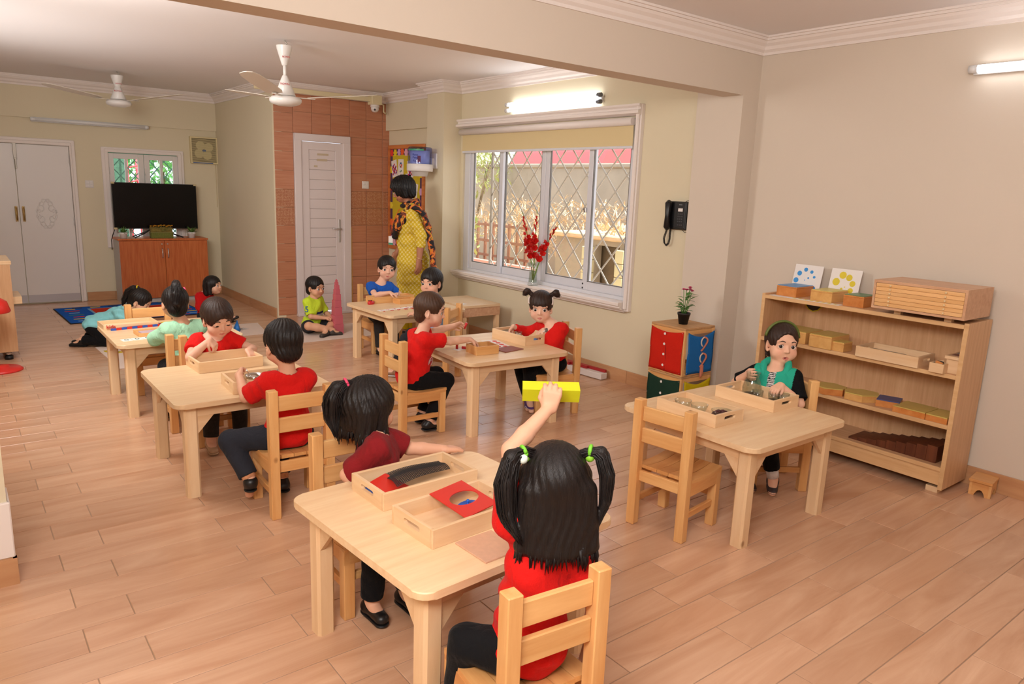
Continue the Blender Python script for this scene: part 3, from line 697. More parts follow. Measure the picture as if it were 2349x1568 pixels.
def box_mesh(w_, d, h, m, bevel=.002): return MB().box((0, 0, h/2), (w_, d, h), bevel=bevel).mesh('box', m)
box_or = wood('orange_box_wood', (222, 150, 84), (196, 116, 54), 0, 6, 9, .35, .7)
box_pale = wood('yellow_box_wood', (228, 180, 112), (206, 150, 84), 0, 6, 9, .35, .7)
def lidded(name, x, y, z, rz, w_, d, h, wd, lid_rgb, label, group=None):
    t = thing(name, label, 'box', (x, y, z), rz, group)
    MB().box((0, 0, (h-.012)/2), (w_, d, h-.012), bevel=.0015).obj('body', wd, t)
    lidm = mat('lid_%d_%d_%d' % lid_rgb, lid_rgb, .4)
    MB().box((0, 0, h-.0075), (w_+.001, d+.001, .0085), bevel=.0015).obj('rim', wd, t)
    MB().box((0, 0, h-.002), (w_-.004, d-.004, .004), bevel=.001).obj('lid', lidm, t)
    return t
lidded('tablet_box', 4.175, 2.475, ST, 0, .19, .135, .066, box_or, (96, 148, 200), 'orange wood box with blue lid on the shelf top')
lidded('tablet_box', 4.172, 2.248, ST, 0, .18, .135, .066, box_pale, (214, 196, 110), 'pale wood box with yellow lid on the shelf top')
lidded('tablet_box', 4.145, 2.045, ST, 0, .15, .12, .066, box_or, (92, 128, 88), 'orange wood box with green lid on the shelf top')
# dot cards leaning on the wall
def dot_card(y, rgb, label, dots, z=ST, lean=.20, size=.19, x0=4.235):
    t = thing('dot_card', label, 'card', (x0, y, z)); t.rotation_euler = (0, 0, 0)
    T = Matrix.Rotation(lean, 4, 'Y')
    MB().box((0, 0, size/2), (.003, size, size), M=T).obj('board', mat('white_card', (238, 232, 228), .6), t)
    m = mat('dot_%d' % rgb[0], rgb, .5)
    for (u, v, r) in dots:
        MB().cyl(T @ Vector((-.0012, size*(.5-u), size*v)), T @ Vector((-.0024, size*(.5-u), size*v)), r*size, n=24).obj('dot', m, t)
    return t
dot_card(2.465, (52, 148, 218), 'white card with a ring of blue dots leaning on the wall',
         [(.40, .84, .068), (.20, .70, .082), (.62, .78, .056), (.74, .62, .045), (.12, .46, .088), (.20, .22, .095), (.74, .22, .125), (.54, .57, .032), (.43, .49, .018)], x0=4.262)
dot_card(2.22, (222, 200, 40), 'white card with a ring of yellow dots leaning on the wall',
         [(.40, .80, .115), (.62, .74, .102), (.76, .56, .094), (.22, .57, .12), (.74, .34, .085), (.44, .36, .04), (.53, .43, .022), (.33, .20, .06), (.58, .18, .07)], x0=4.262)
t = thing('number_strip', 'long narrow white strip with yellow marks along the shelf top edge', 'card strip', (4.052, 2.33, ST))
MB().box((0, 0, .0008), (.05, .45, .0016)).obj('strip', mat('white_card', (238, 232, 228), .6), t)
for i in range(8): MB().box((0, -.19+i*.037, .0018), (.028, .02, .0008)).obj('mark', mat('dot_222', (222, 200, 40), .5), t)
# chest of shallow drawers
ck = thing('drawer_chest', 'beech map chest of six shallow drawers on the shelf top', 'drawers', (3.953, 1.42, ST+.03))
CW, CDp, CHh = .465, .32, .152; chest_w = wood('pink_beech', (222, 178, 142), (204, 154, 118), 1, 9, 12, .4, .6); dr_w = wood('drawer_front_pine', (238, 190, 134), (222, 166, 104), 1, 6, 12, .4, .7)
MB().b2((0, 0, 0), (CDp, .012, CHh)).b2((0, CW-.012, 0), (CDp, CW, CHh)).b2((0, .012, 0), (CDp, CW-.012, .012)).b2((0, .012, CHh-.014), (CDp, CW-.012, CHh)).b2((CDp-.01, .012, .012), (CDp, CW-.012, CHh-.014)).obj('carcass', chest_w, ck)
dh = (CHh-.028)/6
for i in range(6):
    d = MB().b2((.001, .0135, .0135+dh*i), (.013, CW-.0135, .0125+dh*(i+1)), bevel=.001).obj('drawer', dr_w, ck)
    for y in (.10, CW-.09): MB().sphere((-.004, y, .0125+dh*(i+.5)), .0055, 10, 8).cyl((-.001, y, .0125+dh*(i+.5)), (.003, y, .0125+dh*(i+.5)), .003, n=8).obj('knob', mat('pale_knob', (232, 206, 160), .4), d)
for (x, y) in ((.09, .09), (.09, CW-.12), (.26, .09), (.26, CW-.12)): MB().b2((x, y, -.03), (x+.035, y+.035, 0)).obj('foot', raw_pine, ck)
# second shelf: geometry boxes
ly = (206, 180, 98)
lidded('geometry_box', 4.14, 2.40, S2, 0, .20, .22, .072, box_pale, ly, 'long pale box with yellow lid at the far end of the second shelf')
lidded('geometry_box', 4.12, 2.185, S2, 0, .20, .14, .078, box_pale, ly, 'pale wood box with yellow lid beside the seated girl on the second shelf')
lidded('geometry_box', 4.085, 2.085, S2, 0, .10, .075, .055, box_pale, ly, 'small cube box with yellow lid on the second shelf')
def tray(name, x, y, z, rz, w_, d, h, wd, label, cat='tray', group=None, t_=.012, handle='short', hz=.6):
    """open tray; the short ends (local +-x) carry slot handles"""
    t = thing(name, label, cat, (x, y, z), rz, group)
    MB().b2((-w_/2+t_, -d/2+t_, .001), (w_/2-t_, d/2-t_, .008)).obj('base', wd[0], t)
    for s_ in (-1, 1): MB().b2((-w_/2, s_*d/2-(t_ if s_ > 0 else 0), 0), (w_/2, s_*d/2+(t_ if s_ < 0 else 0), h), bevel=.0015).obj('side', wd[0], t)
    for s_ in (-1, 1):
        x0 = -w_/2 if s_ < 0 else w_/2-t_
        yy = d/2-t_
        if handle:
            hw, hh, zc = .042, .009, h*hz; M = MB(); n = 8
            outer = [(-yy, 0), (yy, 0), (yy, h), (-yy, h)]
            slot = [(hw*.78*math.copysign(1, c) + hh*math.cos(a), zc+hh*math.sin(a)) for a, c in [(-PI/2+PI*i/n, 1) for i in range(n+1)] + [(PI/2+PI*i/n, -1) for i in range(n+1)]]
            for face_x, flip in ((x0, False), (x0+t_, True)):
                ov = [M.bm.verts.new((face_x, a, b)) for a, b in outer]; sv = [M.bm.verts.new((face_x, a, b)) for a, b in slot]
                oe = [M.bm.edges.new((ov[i], ov[(i+1) % 4])) for i in range(4)]; se = [M.bm.edges.new((sv[i], sv[(i+1) % len(sv)])) for i in range(len(sv))]
                bmesh.ops.triangle_fill(M.bm, use_beauty=True, edges=oe+se)
                if not flip: O1, S1 = ov, sv
                else:
                    for q in range(4): M.bm.faces.new((O1[q], O1[(q+1) % 4], ov[(q+1) % 4], ov[q]))
                    for q in range(len(sv)): M.bm.faces.new((S1[q], S1[(q+1) % len(sv)], sv[(q+1) % len(sv)], sv[q]))
            M.obj('end', wd[1], t)
        else: MB().b2((x0, -yy, 0), (x0+t_, yy, h), bevel=.001).obj('end', wd[1], t)
    return t
PWD = (raw_pine_x, raw_pine_y); OWD = (pine_x, pine_y)
tray('wooden_tray', 4.11, 1.795, S2, PI/2, .34, .20, .06, PWD, 'pine tray of picture tablets on the second shelf')
for i in range(5):
    o = MB().box((0, 0, 0), (.05, .033, .012), bevel=.002).obj('picture_tablet', mat('pic_tab_%d' % (i % 3), [(120, 118, 96), (196, 180, 158), (106, 122, 128)][i % 3], .5, vary=(40, .3)), loc=(4.10, 1.90-.037*i, S2+.040), rot=(0, .15, 0))
    tag(o, '%s small picture tablet in the pine tray on the second shelf' % ['leftmost', 'second from left', 'middle', 'fourth from left', 'rightmost'][i], 'tablet', 'picture tablets')
for i in range(5):
    o = MB().box((0, 0, 0), (.045, .03, .031), bevel=.002).obj('tablet_rest', raw_pine, loc=(4.10, 1.90-.037*i, S2+.0185)); tag(o, 'wooden block under the %s picture tablet in the pine tray' % ['leftmost', 'second', 'middle', 'fourth', 'rightmost'][i], 'block', 'tablet rests')
t = thing('small_box', 'little open box of wooden pieces on the second shelf', 'box', (4.035, 1.53, S2))
for a, b_ in (((-.035, -.035, 0), (-.027, .035, .05)), ((.027, -.035, 0), (.035, .035, .05)), ((-.027, -.035, 0), (.027, -.027, .05)), ((-.027, .027, 0), (.027, .035, .05)), ((-.027, -.027, .001), (.027, .027, .008))): MB().b2(a, b_, bevel=.001).obj('side', raw_pine_y, t)
for i in range(3): tag(MB().box((0, 0, 0), (.012, .035, .05), bevel=.002).obj('game_piece', [box_or, mat('dark_piece', (60, 50, 44), .5), raw_pine][i], loc=(4.018+i*.017, 1.53, S2+.034), rot=(.25-.2*i, .1, 0)), ['orange wooden piece in the little open box', 'dark piece in the little open box', 'pale wooden piece in the little open box'][i], 'game piece')
t = thing('lidded_box', 'pale pine box with picture inlay lid at the shelf right end', 'box', (4.10, 1.478, S2))
MB().b2((-.045, -.03, 0), (.13, .03, .075), bevel=.001).obj('body', raw_pine_y, t); MB().b2((-.055, -.032, .075), (.135, .036, .092), bevel=.001).obj('lid', raw_pine_y, t)
for x, c in ((-.02, (136, 96, 84)), (.05, (120, 120, 122))): MB().b2((x, -.02, .0915), (x+.055, .02, .0935)).obj('inlay', mat('inlay_%d' % c[0], c, .5), t)
# third shelf: flat constructive boxes
def flat_poly(x, y, poly, h, wd, rgb, label, rz=0, z=S3):
    t = thing('triangle_box', label, 'box', (x, y, z), rz)
    MB().prism(poly, 0, h-.006, bevel=.001).obj('body', wd, t); MB().prism([(a*.985, b*.985) for a, b in poly], h-.006, h, bevel=.001).obj('lid', mat('lid_%d_%d_%d' % rgb, rgb, .45), t)
hexp = [(.085*math.cos(a), .105*math.sin(a)) for a in np.linspace(0, 2*PI, 7)[:-1]]
flat_poly(4.10, 2.135, hexp, .042, box_or, ly, 'yellow topped hexagonal box beside the girl on the third shelf', .2)
flat_poly(4.125, 1.95, hexp, .042, box_pale, ly, 'yellow topped hexagonal box next to the blue box on the third shelf', .5)
flat_poly(4.135, 1.795, [(-.06, -.06), (.06, -.06), (.06, .06), (-.06, .06)], .042, box_or, (78, 84, 134), 'small flat box with dark blue lid on the third shelf', .3)
flat_poly(4.115, 1.645, [(-.08, -.085), (.09, -.085), (.09, .085), (-.08, .085)], .036, box_or, ly, 'flat square box with yellow lid, left of the two on the third shelf')
flat_poly(4.115, 1.505, [(-.08, -.055), (.09, -.055), (.09, .052), (-.08, .052)], .036, box_or, ly, 'flat box with yellow lid against the right end of the third shelf')
# brown stair on the bottom shelf
brown = wood('brown_stair_wood', (112, 62, 38), (82, 42, 26), 2, 8, 10, .45, .7); y = 1.94
for i in range(9):
    s_ = .012+.010*i; wd_ = .05
    if i > 0 and y-.05 < 1.45: break
    o = MB().box((0, 0, s_/2), (.185, .0525, s_), bevel=.001).obj('stair_prism', brown, loc=(4.165, y, S4)); y -= .0535
    tag(o, '%s prism of the dark brown stepped row on the bottom shelf' % ['lowest first', 'second lowest', 'third lowest', 'fourth lowest', 'middle, fifth lowest', 'sixth lowest', 'seventh lowest', 'eighth lowest', 'tallest, ninth'][i], 'prism', 'brown stair prisms')
st = thing('step_stool', 'tiny wooden step stool on the floor beside the shelf', 'stool', (4.27, 1.31, 0), .12)
MB().b2((-.075, -.055, .075), (.075, .055, .09), bevel=.002).obj('top', pine_y, st)
for sy in (-1, 1):
    pts = [(-.06, 0), (-.035, 0)] + [(.035*math.cos(a), .04*math.sin(a)) for a in np.linspace(PI, 0, 9)[1:-1]] + [(.035, 0), (.06, 0), (.06, .075), (-.06, .075)]
    MB().prism(pts, -.006, .006, M=Matrix(((1, 0, 0, 0), (0, 0, 1, sy*.045), (0, 1, 0, 0), (0, 0, 0, 1)))).obj('leg', pine_x, st)
for sx in (-1, 1):
    pts = [(-.039, 0), (-.025, 0)] + [(.022*math.cos(a), .035*math.sin(a)) for a in np.linspace(PI, 0, 7)[1:-1]] + [(.025, 0), (.039, 0), (.039, .075), (-.039, .075)]
    MB().prism(pts, -.006, .006, M=Matrix(((0, 0, 1, sx*.055), (1, 0, 0, 0), (0, 1, 0, 0), (0, 0, 0, 1)))).obj('leg', pine_y, st)
# small sticker seen under the top board
t = thing('sticker', 'black and yellow hexagonal sticker inside the shelf back', 'sticker', (4.318, 2.42, .845))
hx = [(-.055, .04), (-.055, 0), (-.035, -.022), (.0, -.034), (.035, -.022), (.055, 0), (.055, .04)]
FM = Matrix(((0, 0, 1, 0), (-1, 0, 0, 0), (0, 1, 0, 0), (0, 0, 0, 1)))
MB().prism(hx, -.0005, .001, M=FM).obj('border', mat('sticker_yellow', (206, 188, 40), .4), t); MB().prism([(a*.85, b*.85+.002) for a, b in hx], -.0015, 0.0, M=FM).obj('face', mat('sticker_black', (30, 28, 14), .4, vary=(60, .6)), t)

# ---- dressing-frame cubes by the column
def cloth_panel(name, w_, h, m, T, parent, sag=.02, label=None, seam=True):
    """a cloth front tacked at its corners with a sagging top edge; local x across, y up, z out"""
    M = MB(); nx, ny = 14, 12; g = []
    for i in range(nx+1):
        col = []
        for j in range(ny+1):
            u, v = i/nx*2-1, j/ny
            top = h - sag*(1-u*u)
            z = .006 + .004*math.sin(PI*v)*(1-abs(u)) + .0025*math.sin(9*v+4*u) + (.004 if seam and abs(u) < .09 else 0)
            col.append(M.bm.verts.new(T @ Vector((u*w_/2*(1-.02*math.sin(PI*v)), v*top, z))))
        g.append(col)
    for i in range(nx):
        for j in range(ny):
            f = M.bm.faces.new((g[i][j], g[i+1][j], g[i+1][j+1], g[i][j+1])); f.smooth = True
    o = M.obj(name, m, parent, recalc_label(label)); md = o.modifiers.new('s', 'SOLIDIFY'); md.thickness = .002
    return o
def recalc_label(l): return l
def dressing_cube(z, label, cols, cuts):
    s_, hgt = .30, .325
    t = thing('dressing_frame_cube', label, 'frame cube', (3.92, 3.115, z), -.03)
    w_ = pine
    for sx in (-1, 1):
        for sy in (-1, 1): MB().b2((sx*.138-.012, sy*.138-.012, .018), (sx*.138+.012, sy*.138+.012, hgt-.015), bevel=.002).obj('post', w_, t)
    MB().b2((-.15, -.15, hgt-.015), (.15, .15, hgt), bevel=.002).obj('top_board', wood('old_plywood', (204, 160, 112), (180, 134, 88), 1, 6, 8, .5, .7), t); MB().b2((-.15, -.15, 0), (.15, .15, .018), bevel=.002).obj('base_board', pine_x, t)
    for zz in (.03, hgt-.03):
        for s2 in (-1, 1): MB().b2((-.126, s2*.138-.008, zz-.014), (.126, s2*.138+.008, zz+.014)).obj('rail', pine_x, t); MB().b2((s2*.138-.008, -.126, zz-.014), (s2*.138+.008, .126, zz+.014)).obj('rail', pine_y, t)
    # cloth on the -x face (seen left) and the -y face (seen right)
    Tl = Matrix(((0, 0, -1, -.151), (-1, 0, 0, 0), (0, 1, 0, .012), (0, 0, 0, 1))); Tr = Matrix(((1, 0, 0, .012), (0, 0, -1, -.151), (0, 1, 0, .012), (0, 0, 0, 1)))
    L_ = cloth_panel('cloth', .285, .29, cols[0], Tl, t); R_ = cloth_panel('cloth', .262, .285, cols[1], Tr, t, .035)
    wb = mat('white_button', (236, 230, 224), .3)
    for zz in cuts: MB().cyl(Tl @ Vector((-.01, zz, .008)), Tl @ Vector((-.01, zz, .0145)), .0085, n=12).obj('button', wb, L_)
    MB().tube([Tl @ Vector((.006+.002*math.sin(v*20), v, .0115)) for v in np.linspace(.005, .265, 12)], .0012, 5).obj('seam', mat('dark_seam', (60, 16, 14), .9), L_)
    for (x, zz) in ((-.135, .01), (.135, .01), (-.135, .28), (.135, .28), (-.135, .15), (.135, .15)):
        for T, o in ((Tl, L_), (Tr, R_)): MB().sphere(T @ Vector((x*(1 if T is Tl else .92), zz, .008)), .0028, 8, 6).obj('tack', mat('chrome', (200, 200, 200), .2, 1.0), o)
    return t, Tr, R_
cl = lambda n, c: mat(n, c, .95, bump=(220, .35), spec=.1)
dressing_cube(0, 'lower wooden frame cube with dark green and yellow cloth fronts', (cl('green_cloth', (34, 58, 46)), cl('yellow_cloth', (206, 182, 26))), (.09, .17, .25))
tt, Tr, R_ = dressing_cube(.327, 'upper wooden frame cube with red buttoned and blue tied cloth fronts', (cl('red_cloth', (200, 40, 26)), cl('blue_cloth', (40, 110, 180))), (.04, .115, .185, .255))
pk = mat('salmon_ribbon', (214, 130, 104), .8); wr = mat('white_ribbon', (226, 206, 190), .8)
for zz, sc in ((.215, 1), (.105, 1.0)):
    MB().tube([Tr @ Vector((.01+.03*math.sin(a)*sc+.01*math.cos(a), zz+.03*math.cos(a)-.008*a, .018+.006*math.sin(2*a))) for a in np.linspace(-.4, 3.6, 14)], .0065, 6).obj('ribbon', pk, R_, label='salmon ribbon tie')
    MB().tube([Tr @ Vector((.01-.026*math.sin(a)*sc, zz+.03*math.cos(a), .019)) for a in np.linspace(0, 2.8, 10)], .005, 6).obj('ribbon', wr, R_, label='white ribbon tie')
MB().tube([Tr @ Vector((.005+.004*math.sin(9*v), .06-v, .018)) for v in np.linspace(0, .085, 8)], .009, 6).tube([Tr @ Vector((.018+.003*math.sin(9*v), .055-v, .02)) for v in np.linspace(0, .06, 6)], .006, 6).obj('ribbon', pk, R_, label='salmon ribbon tails hanging down')
# flower pot on top
fp = thing('potted_flower', 'pink flowers in a black pot on the frame cube', 'potted plant', (3.905, 3.105, .652))
blackp = mat('black_plastic', (22, 22, 24), .45)
MB().lathe([(0, 0), (.030, 0), (.0405, .063), (.0435, .063), (.0445, .078), (.0405, .078), (.038, .066), (0, .066)], n=24).obj('pot', blackp, fp)
MB().lathe([(0, .067), (.037, .067), (.030, .070), (0, .071)], n=16).obj('soil', mat('soil', (60, 44, 32), .95), fp)
lf_m = leafmat('pot_leaf', (86, 138, 62), .3); r = random.Random(3)
def leaf(M, p, d, ln, wd_, up=(0, 0, 1), curl=.3):
    p, d = Vector(p), Vector(d).normalized(); s_ = d.cross(Vector(up)); s_ = s_.normalized() if s_.length > 1e-3 else Vector((1, 0, 0)); n = s_.cross(d)
    rows = []
    for k, (t_, w2) in enumerate(((0, .12), (.25, .8), (.5, 1), (.78, .62), (1, .0))):
        c = p + d*ln*t_ - n*curl*ln*t_*t_
        rows.append((c - s_*wd_*w2*.5 + n*.12*wd_*w2, c, c + s_*wd_*w2*.5 + n*.12*wd_*w2))
    V = [[M.bm.verts.new(q) for q in rw] for rw in rows[:-1]]; tip = M.bm.verts.new(rows[-1][1])
    for a, b_ in zip(V, V[1:]):
        for q in (0, 1): f = M.bm.faces.new((a[q], a[q+1], b_[q+1], b_[q])); f.smooth = True
    for q in (0, 1): M.bm.faces.new((V[-1][q], V[-1][q+1], tip))
stm = MB()
heads = [(-.035, -.01, .235), (.028, -.012, .232), (.042, .0, .242), (.022, .012, .226), (.034, -.025, .222)]
for h in heads: stm.tube([(h[0]*.2, h[1]*.2, .07), (h[0]*.6, h[1]*.6, .15), h], .0022, 6)
for i in range(9): a = i*.7; stm.tube([(.012*math.cos(a), .012*math.sin(a), .068), (.03*math.cos(a), .03*math.sin(a), .12)], .0022, 5)
stm.obj('stem', lf_m, fp)
for i in range(34):
    a = r.uniform(0, 6.28); z = r.uniform(.085, .20); rr = r.uniform(.008, .03); M = MB()
    leaf(M, (rr*math.cos(a), rr*math.sin(a), z), (math.cos(a), math.sin(a), r.uniform(.1, .8)), r.uniform(.035, .065), r.uniform(.018, .028), curl=r.uniform(.1, .5)); M.obj('leaf', lf_m, fp)
pm = mat('pink_petals', (206, 76, 120), .6, vary=(30, .2))
for h in heads:
    M = MB()
    for ring, (el, nn, ln) in enumerate(((.2, 9, .02), (.7, 8, .017), (1.2, 5, .012))):
        for k in range(nn):
            a = k*2*PI/nn+ring*.4; leaf(M, h, (math.cos(a)*math.cos(el), math.sin(a)*math.cos(el), math.sin(el)), ln, .011, curl=-.1)
    M.obj('flower_head', pm, fp)
# telephone
ph_ = thing('wall_telephone', 'black wall telephone with coiled cord by the window', 'telephone', (XW, 3.495, 1.36))
bk = mat('phone_black', (16, 16, 18), .35)
MB().b2((-.035, -.085, -.10), (0, .085, .10), bevel=.006).b2((-.042, -.08, -.09), (-.03, .02, .092), bevel=.004).obj('base', bk, ph_)
MB().tube([(-.048, .062, -.095), (-.058, .062, -.085), (-.06, .062, 0), (-.058, .062, .085), (-.048, .062, .092)], .024, 12, taper=[.9, 1.1, .8, 1.1, .9]).obj('handset', bk, ph_)
MB().b2((-.0435, -.058, .030), (-.0415, -.018, .052)).obj('name_card', mat('white_card', (238, 232, 228), .6), ph_)
key = MB().box((0, 0, 0), (.004, .010, .008), bevel=.001).mesh('key', mat('phone_key', (70, 70, 74), .5))
for i in range(4):
    for j in range(3):
        o = bpy.data.objects.new('key', key); COL.objects.link(o); o.parent = ph_; o.location = (-.043, -.022-.017*j, .012-.018*i)
for j in range(3): o = bpy.data.objects.new('key', key); COL.objects.link(o); o.parent = ph_; o.location = (-.043, -.022-.017*j, -.066)
MB().b2((-.0428, -.05, .075), (-.0415, -.022, .079)).obj('maker_badge', mat('badge_grey', (150, 150, 152), .4), ph_)
pts = [Vector((-.04, .075, -.07)), Vector((-.03, .085, -.11)), Vector((-.03, .105, -.17)), Vector((-.03, .098, -.205)), Vector((-.03, .08, -.222)), Vector((-.03, .060, -.205)), Vector((-.03, .052, -.17)), Vector((-.03, .052, -.125)), Vector((-.03, .05, -.10))]
def resample(pts, n):
    out = []; L_ = [0]
    for a, b_ in zip(pts, pts[1:]): L_.append(L_[-1]+(b_-a).length)
    for i in range(n):
        s_ = L_[-1]*i/(n-1); k = max(j for j in range(len(L_)-1) if L_[j] <= s_+1e-9); out.append(pts[k].lerp(pts[k+1], (s_-L_[k])/max(1e-9, L_[k+1]-L_[k])))
    return out
co = resample(pts, 330); co = [p + Vector((.006*math.cos(i*.75), .006*math.sin(i*.75)*.8, .006*math.sin(i*.75)*.6)) for i, p in enumerate(co)]
MB().tube(co, .0026, 5).obj('coiled_cord', bk, ph_)
MB().tube([(-.02, -.05, -.10), (-.015, -.07, -.118), (-.01, -.085, -.115), (-.006, -.088, -.10)], .002, 5).tube([(-.02, -.06, .10), (-.012, -.078, .11), (-.008, -.09, .10), (-.008, -.092, .05)], .002, 5).obj('line_wire', bk, ph_)
# ------------------------------------------------------------------ fixtures
tube_em = mat('tube_light', (250, 252, 255), .5, emit=6.0); fix_w = mat('fixture_white', (226, 226, 226), .4)
def tube_light(name, label, p, ax, ln, nrm, lit, n=2, r=.016):
    """wall batten with fluorescent tubes; ax = direction of the tube, nrm = out of the wall"""
    t = thing(name, label, 'light', p); ax, nrm = Vector(ax), Vector(nrm)
    up = Vector((0, 0, 1)); T = lambda a, o, u: ax*a + nrm*o + up*u
    M = MB(); hw = .035
    T4 = Matrix(((ax.x, nrm.x, 0, 0), (ax.y, nrm.y, 0, 0), (0, 0, 1, 0), (0, 0, 0, 1)))
    MB().box((0, .012, 0), (ln, .024, .05), bevel=.003, M=T4).obj('batten', fix_w, t)
    offs = (.026, -.026) if n == 2 else (0,)
    for u in offs:
        MB().cyl(T(-ln/2+.03, .045, u), T(ln/2-.03, .045, u), r, n=14).obj('tube', tube_em if lit else fix_w, t)
        for s_ in (-1, 1): MB().cyl(T(s_*(ln/2-.03), .045, u), T(s_*(ln/2+.012), .045, u), r*1.08, n=12).obj('end_cap', mat('cap_grey', (110, 112, 116), .4, .5) if n == 2 and s_ < 0 else fix_w, t)
    return t
tube_light('tube_lamp', 'lit twin tube lamp above the big window', (XW, 4.96, 2.232), (0, 1, 0), 1.22, (-1, 0, 0), True)
tube_light('tube_lamp', 'lit tube lamp high on the bare right wall', (XR, 1.10, 2.20), (0, 1, 0), 1.22, (-1, 0, 0), True, 1, .019)
tube_light('tube_lamp', 'unlit white tube lamp on the far wall over the double door', (1.467, YB-.03, 2.063), (1, 0, 0), 1.17, (0, -1, 0), False, 1, .018)
# ceiling fans at rest
def ceiling_fan(x, y, rod, a0, label, blade=.70, tilt=.07):
    t = thing('ceiling_fan', label, 'fan', (x, y, ZC)); wf = mat('fan_white', (226, 222, 218), .3); cf = mat('fan_blade', (214, 204, 190), .4); rd = mat('red_print', (196, 30, 40), .5)
    z = -.03
    MB().tube([(0, 0, 0), (.02, 0, -.02), (0, 0, -.05)], .006, 6).obj('hook', mat('dull_steel', (176, 168, 158), .45, .5), t)
    MB().lathe([(.058, z-.01), (.056, z-.03), (.022, z-.14), (.018, z-.15), (0, z-.15)][::1], n=20).lathe([(0, z-.012), (.058, z-.01)], n=20).obj('canopy', wf, t)
    MB().cyl((0, 0, z-.14), (0, 0, z-rod), .0125, n=12).obj('down_rod', wf, t)
    z2 = z-rod
    MB().lathe([(.018, z2+.02), (.03, z2-.005), (.075, z2-.12), (.07, z2-.125), (0, z2-.125)], n=24).obj('motor_cover', wf, t)
    MB().lathe([(0, z2-.125), (.10, z2-.132), (.118, z2-.15), (.118, z2-.165), (.105, z2-.182), (.06, z2-.196), (0, z2-.20)], n=28).obj('motor', wf, t)
    zb = z2-.138
    for k in range(3):
        a = math.radians(a0+120*k); d = Vector((math.cos(a), math.sin(a), 0)); s_ = Vector((-math.sin(a), math.cos(a), 0))
        MB().box((.15, 0, zb+.006), (.14, .035, .006), bevel=.002, M=Matrix.Rotation(a, 4, 'Z')).obj('blade_arm', cf, t)
        M = MB(); rows = []
        for q, (rr, w_) in enumerate(((.17, .045), (.22, .062), (.45, .068), (.62, .062), (blade-.02, .045), (blade, .012))):
            up = tilt*(rr-.15)/(blade-.15); tw = .18
            row = [d*rr + s_*(w_*sg) + Vector((0, 0, zb+.012+up+tw*w_*sg*.6)) for sg in (-1, 1)]
            rows.append([M.bm.verts.new(p) for p in row] + [M.bm.verts.new(p - Vector((0, 0, .004))) for p in row])
        for A, B in zip(rows, rows[1:]):
            for i, j in ((0, 1), (1, 3), (3, 2), (2, 0)): M.bm.faces.new((A[i], A[j], B[j], B[i]))
        for R in (rows[0], rows[-1]): M.bm.faces.new((R[0], R[1], R[3], R[2]))
        M.obj('blade', cf, t)
    # printed badge facing the room
    v = Vector((-x, -y, 0)).normalized(); rt = Vector((-v.y, v.x, 0)) * -1
    rt = Vector((0, 0, 1)).cross(v)
    text_mesh('badge', 'ROYAL', .022, rd, t, face_frame(v*.052+Vector((0, 0, z2-.045)), rt, Vector((0, 0, 1))+v*-.35))
    text_mesh('badge', 'ROYAL', .018, rd, t, face_frame(v*.039+rt*.012+Vector((0, 0, z-.092)), rt, Vector((0, 0, 1))+v*.3))
    return t
ceiling_fan(2.135, 5.60, .24, -12, 'white ceiling fan nearest the beam with a long rod')
ceiling_fan(1.54, 8.62, .12, 195, 'white ceiling fan on a short rod near the far wall')
# security camera on its box
t = thing('security_camera', 'white dome security camera under a box by the tiled corner', 'camera', (3.97, 7.72, 2.40))
MB().b2((-.06, -.06, -.03), (.06, .06, .07), bevel=.004).obj('junction_box', mat('cream_box', (222, 208, 168), .5), t)
MB().lathe([(.05, -.03), (.052, -.055), (0, -.055)], n=20).sphere((0, 0, -.07), .045, 20, 12, (1, 1, .9)).obj('dome', white_gloss, t)
v = Vector((-.46, -.88, -.1)).normalized()
MB().cyl(Vector((0, 0, -.08))+v*.036, Vector((0, 0, -.08))+v*.046, .012, n=14).obj('lens', bk, t)
MB().tube([(.05, 0, 0), (.12, .02, -.02), (.13, .04, -.09), (.17, .05, -.11)], .009, 6).obj('conduit', mat('cream_box', (222, 208, 168), .5), t)
MB().b2((-1.35, -.012, .0), (-.06, .012, .05), bevel=.003).obj('cable_trunking', mat('cream_box', (222, 208, 168), .5), t)
# exhaust fan
t = thing('exhaust_fan', 'cream louvred exhaust fan on the far wall corner', 'fan', (2.70, YB, 1.835))
cr = mat('cream_plastic', (222, 206, 160), .45)
MB().b2((-.165, -.05, -.165), (.165, 0, -.14), bevel=.004).b2((-.165, -.05, .145), (.165, 0, .165), bevel=.004).b2((-.165, -.0505, -.145), (-.148, -.0005, .15)).b2((.148, -.0505, -.145), (.165, -.0005, .15)).obj('frame', cr, t)
MB().b2((-.148, -.01, -.14), (.148, -.006, .145)).obj('backing', mat('fan_dark', (120, 104, 70), .7), t)
M = MB()
for i in range(22): M.b2((-.148, -.046, -.132+.0125*i), (.148, -.036, -.1265+.0125*i))
M.obj('louver_slats', cr, t, kind='stuff')
for k in range(4):
    a = k*PI/2+.6; MB().cyl((.07*math.cos(a), -.03, .07*math.sin(a)), (.07*math.cos(a), -.025, .07*math.sin(a)), .055, n=16).obj('fan_blade', mat('fan_blade_cream', (206, 190, 140), .5), t)
MB().b2((-.02, -.048, -.012), (.02, -.046, .008)).obj('centre_badge', mat('badge_blue', (96, 112, 140), .4), t); MB().b2((-.14, -.0525, -.16), (.10, -.0495, -.148)).obj('blue_strip', mat('strip_blue', (70, 96, 150), .4), t)
MB().tube([(.135, -.02, -.165), (.137, -.02, -.5), (.135, -.02, -.70)], .002, 5).obj('pull_cord', cr, t)
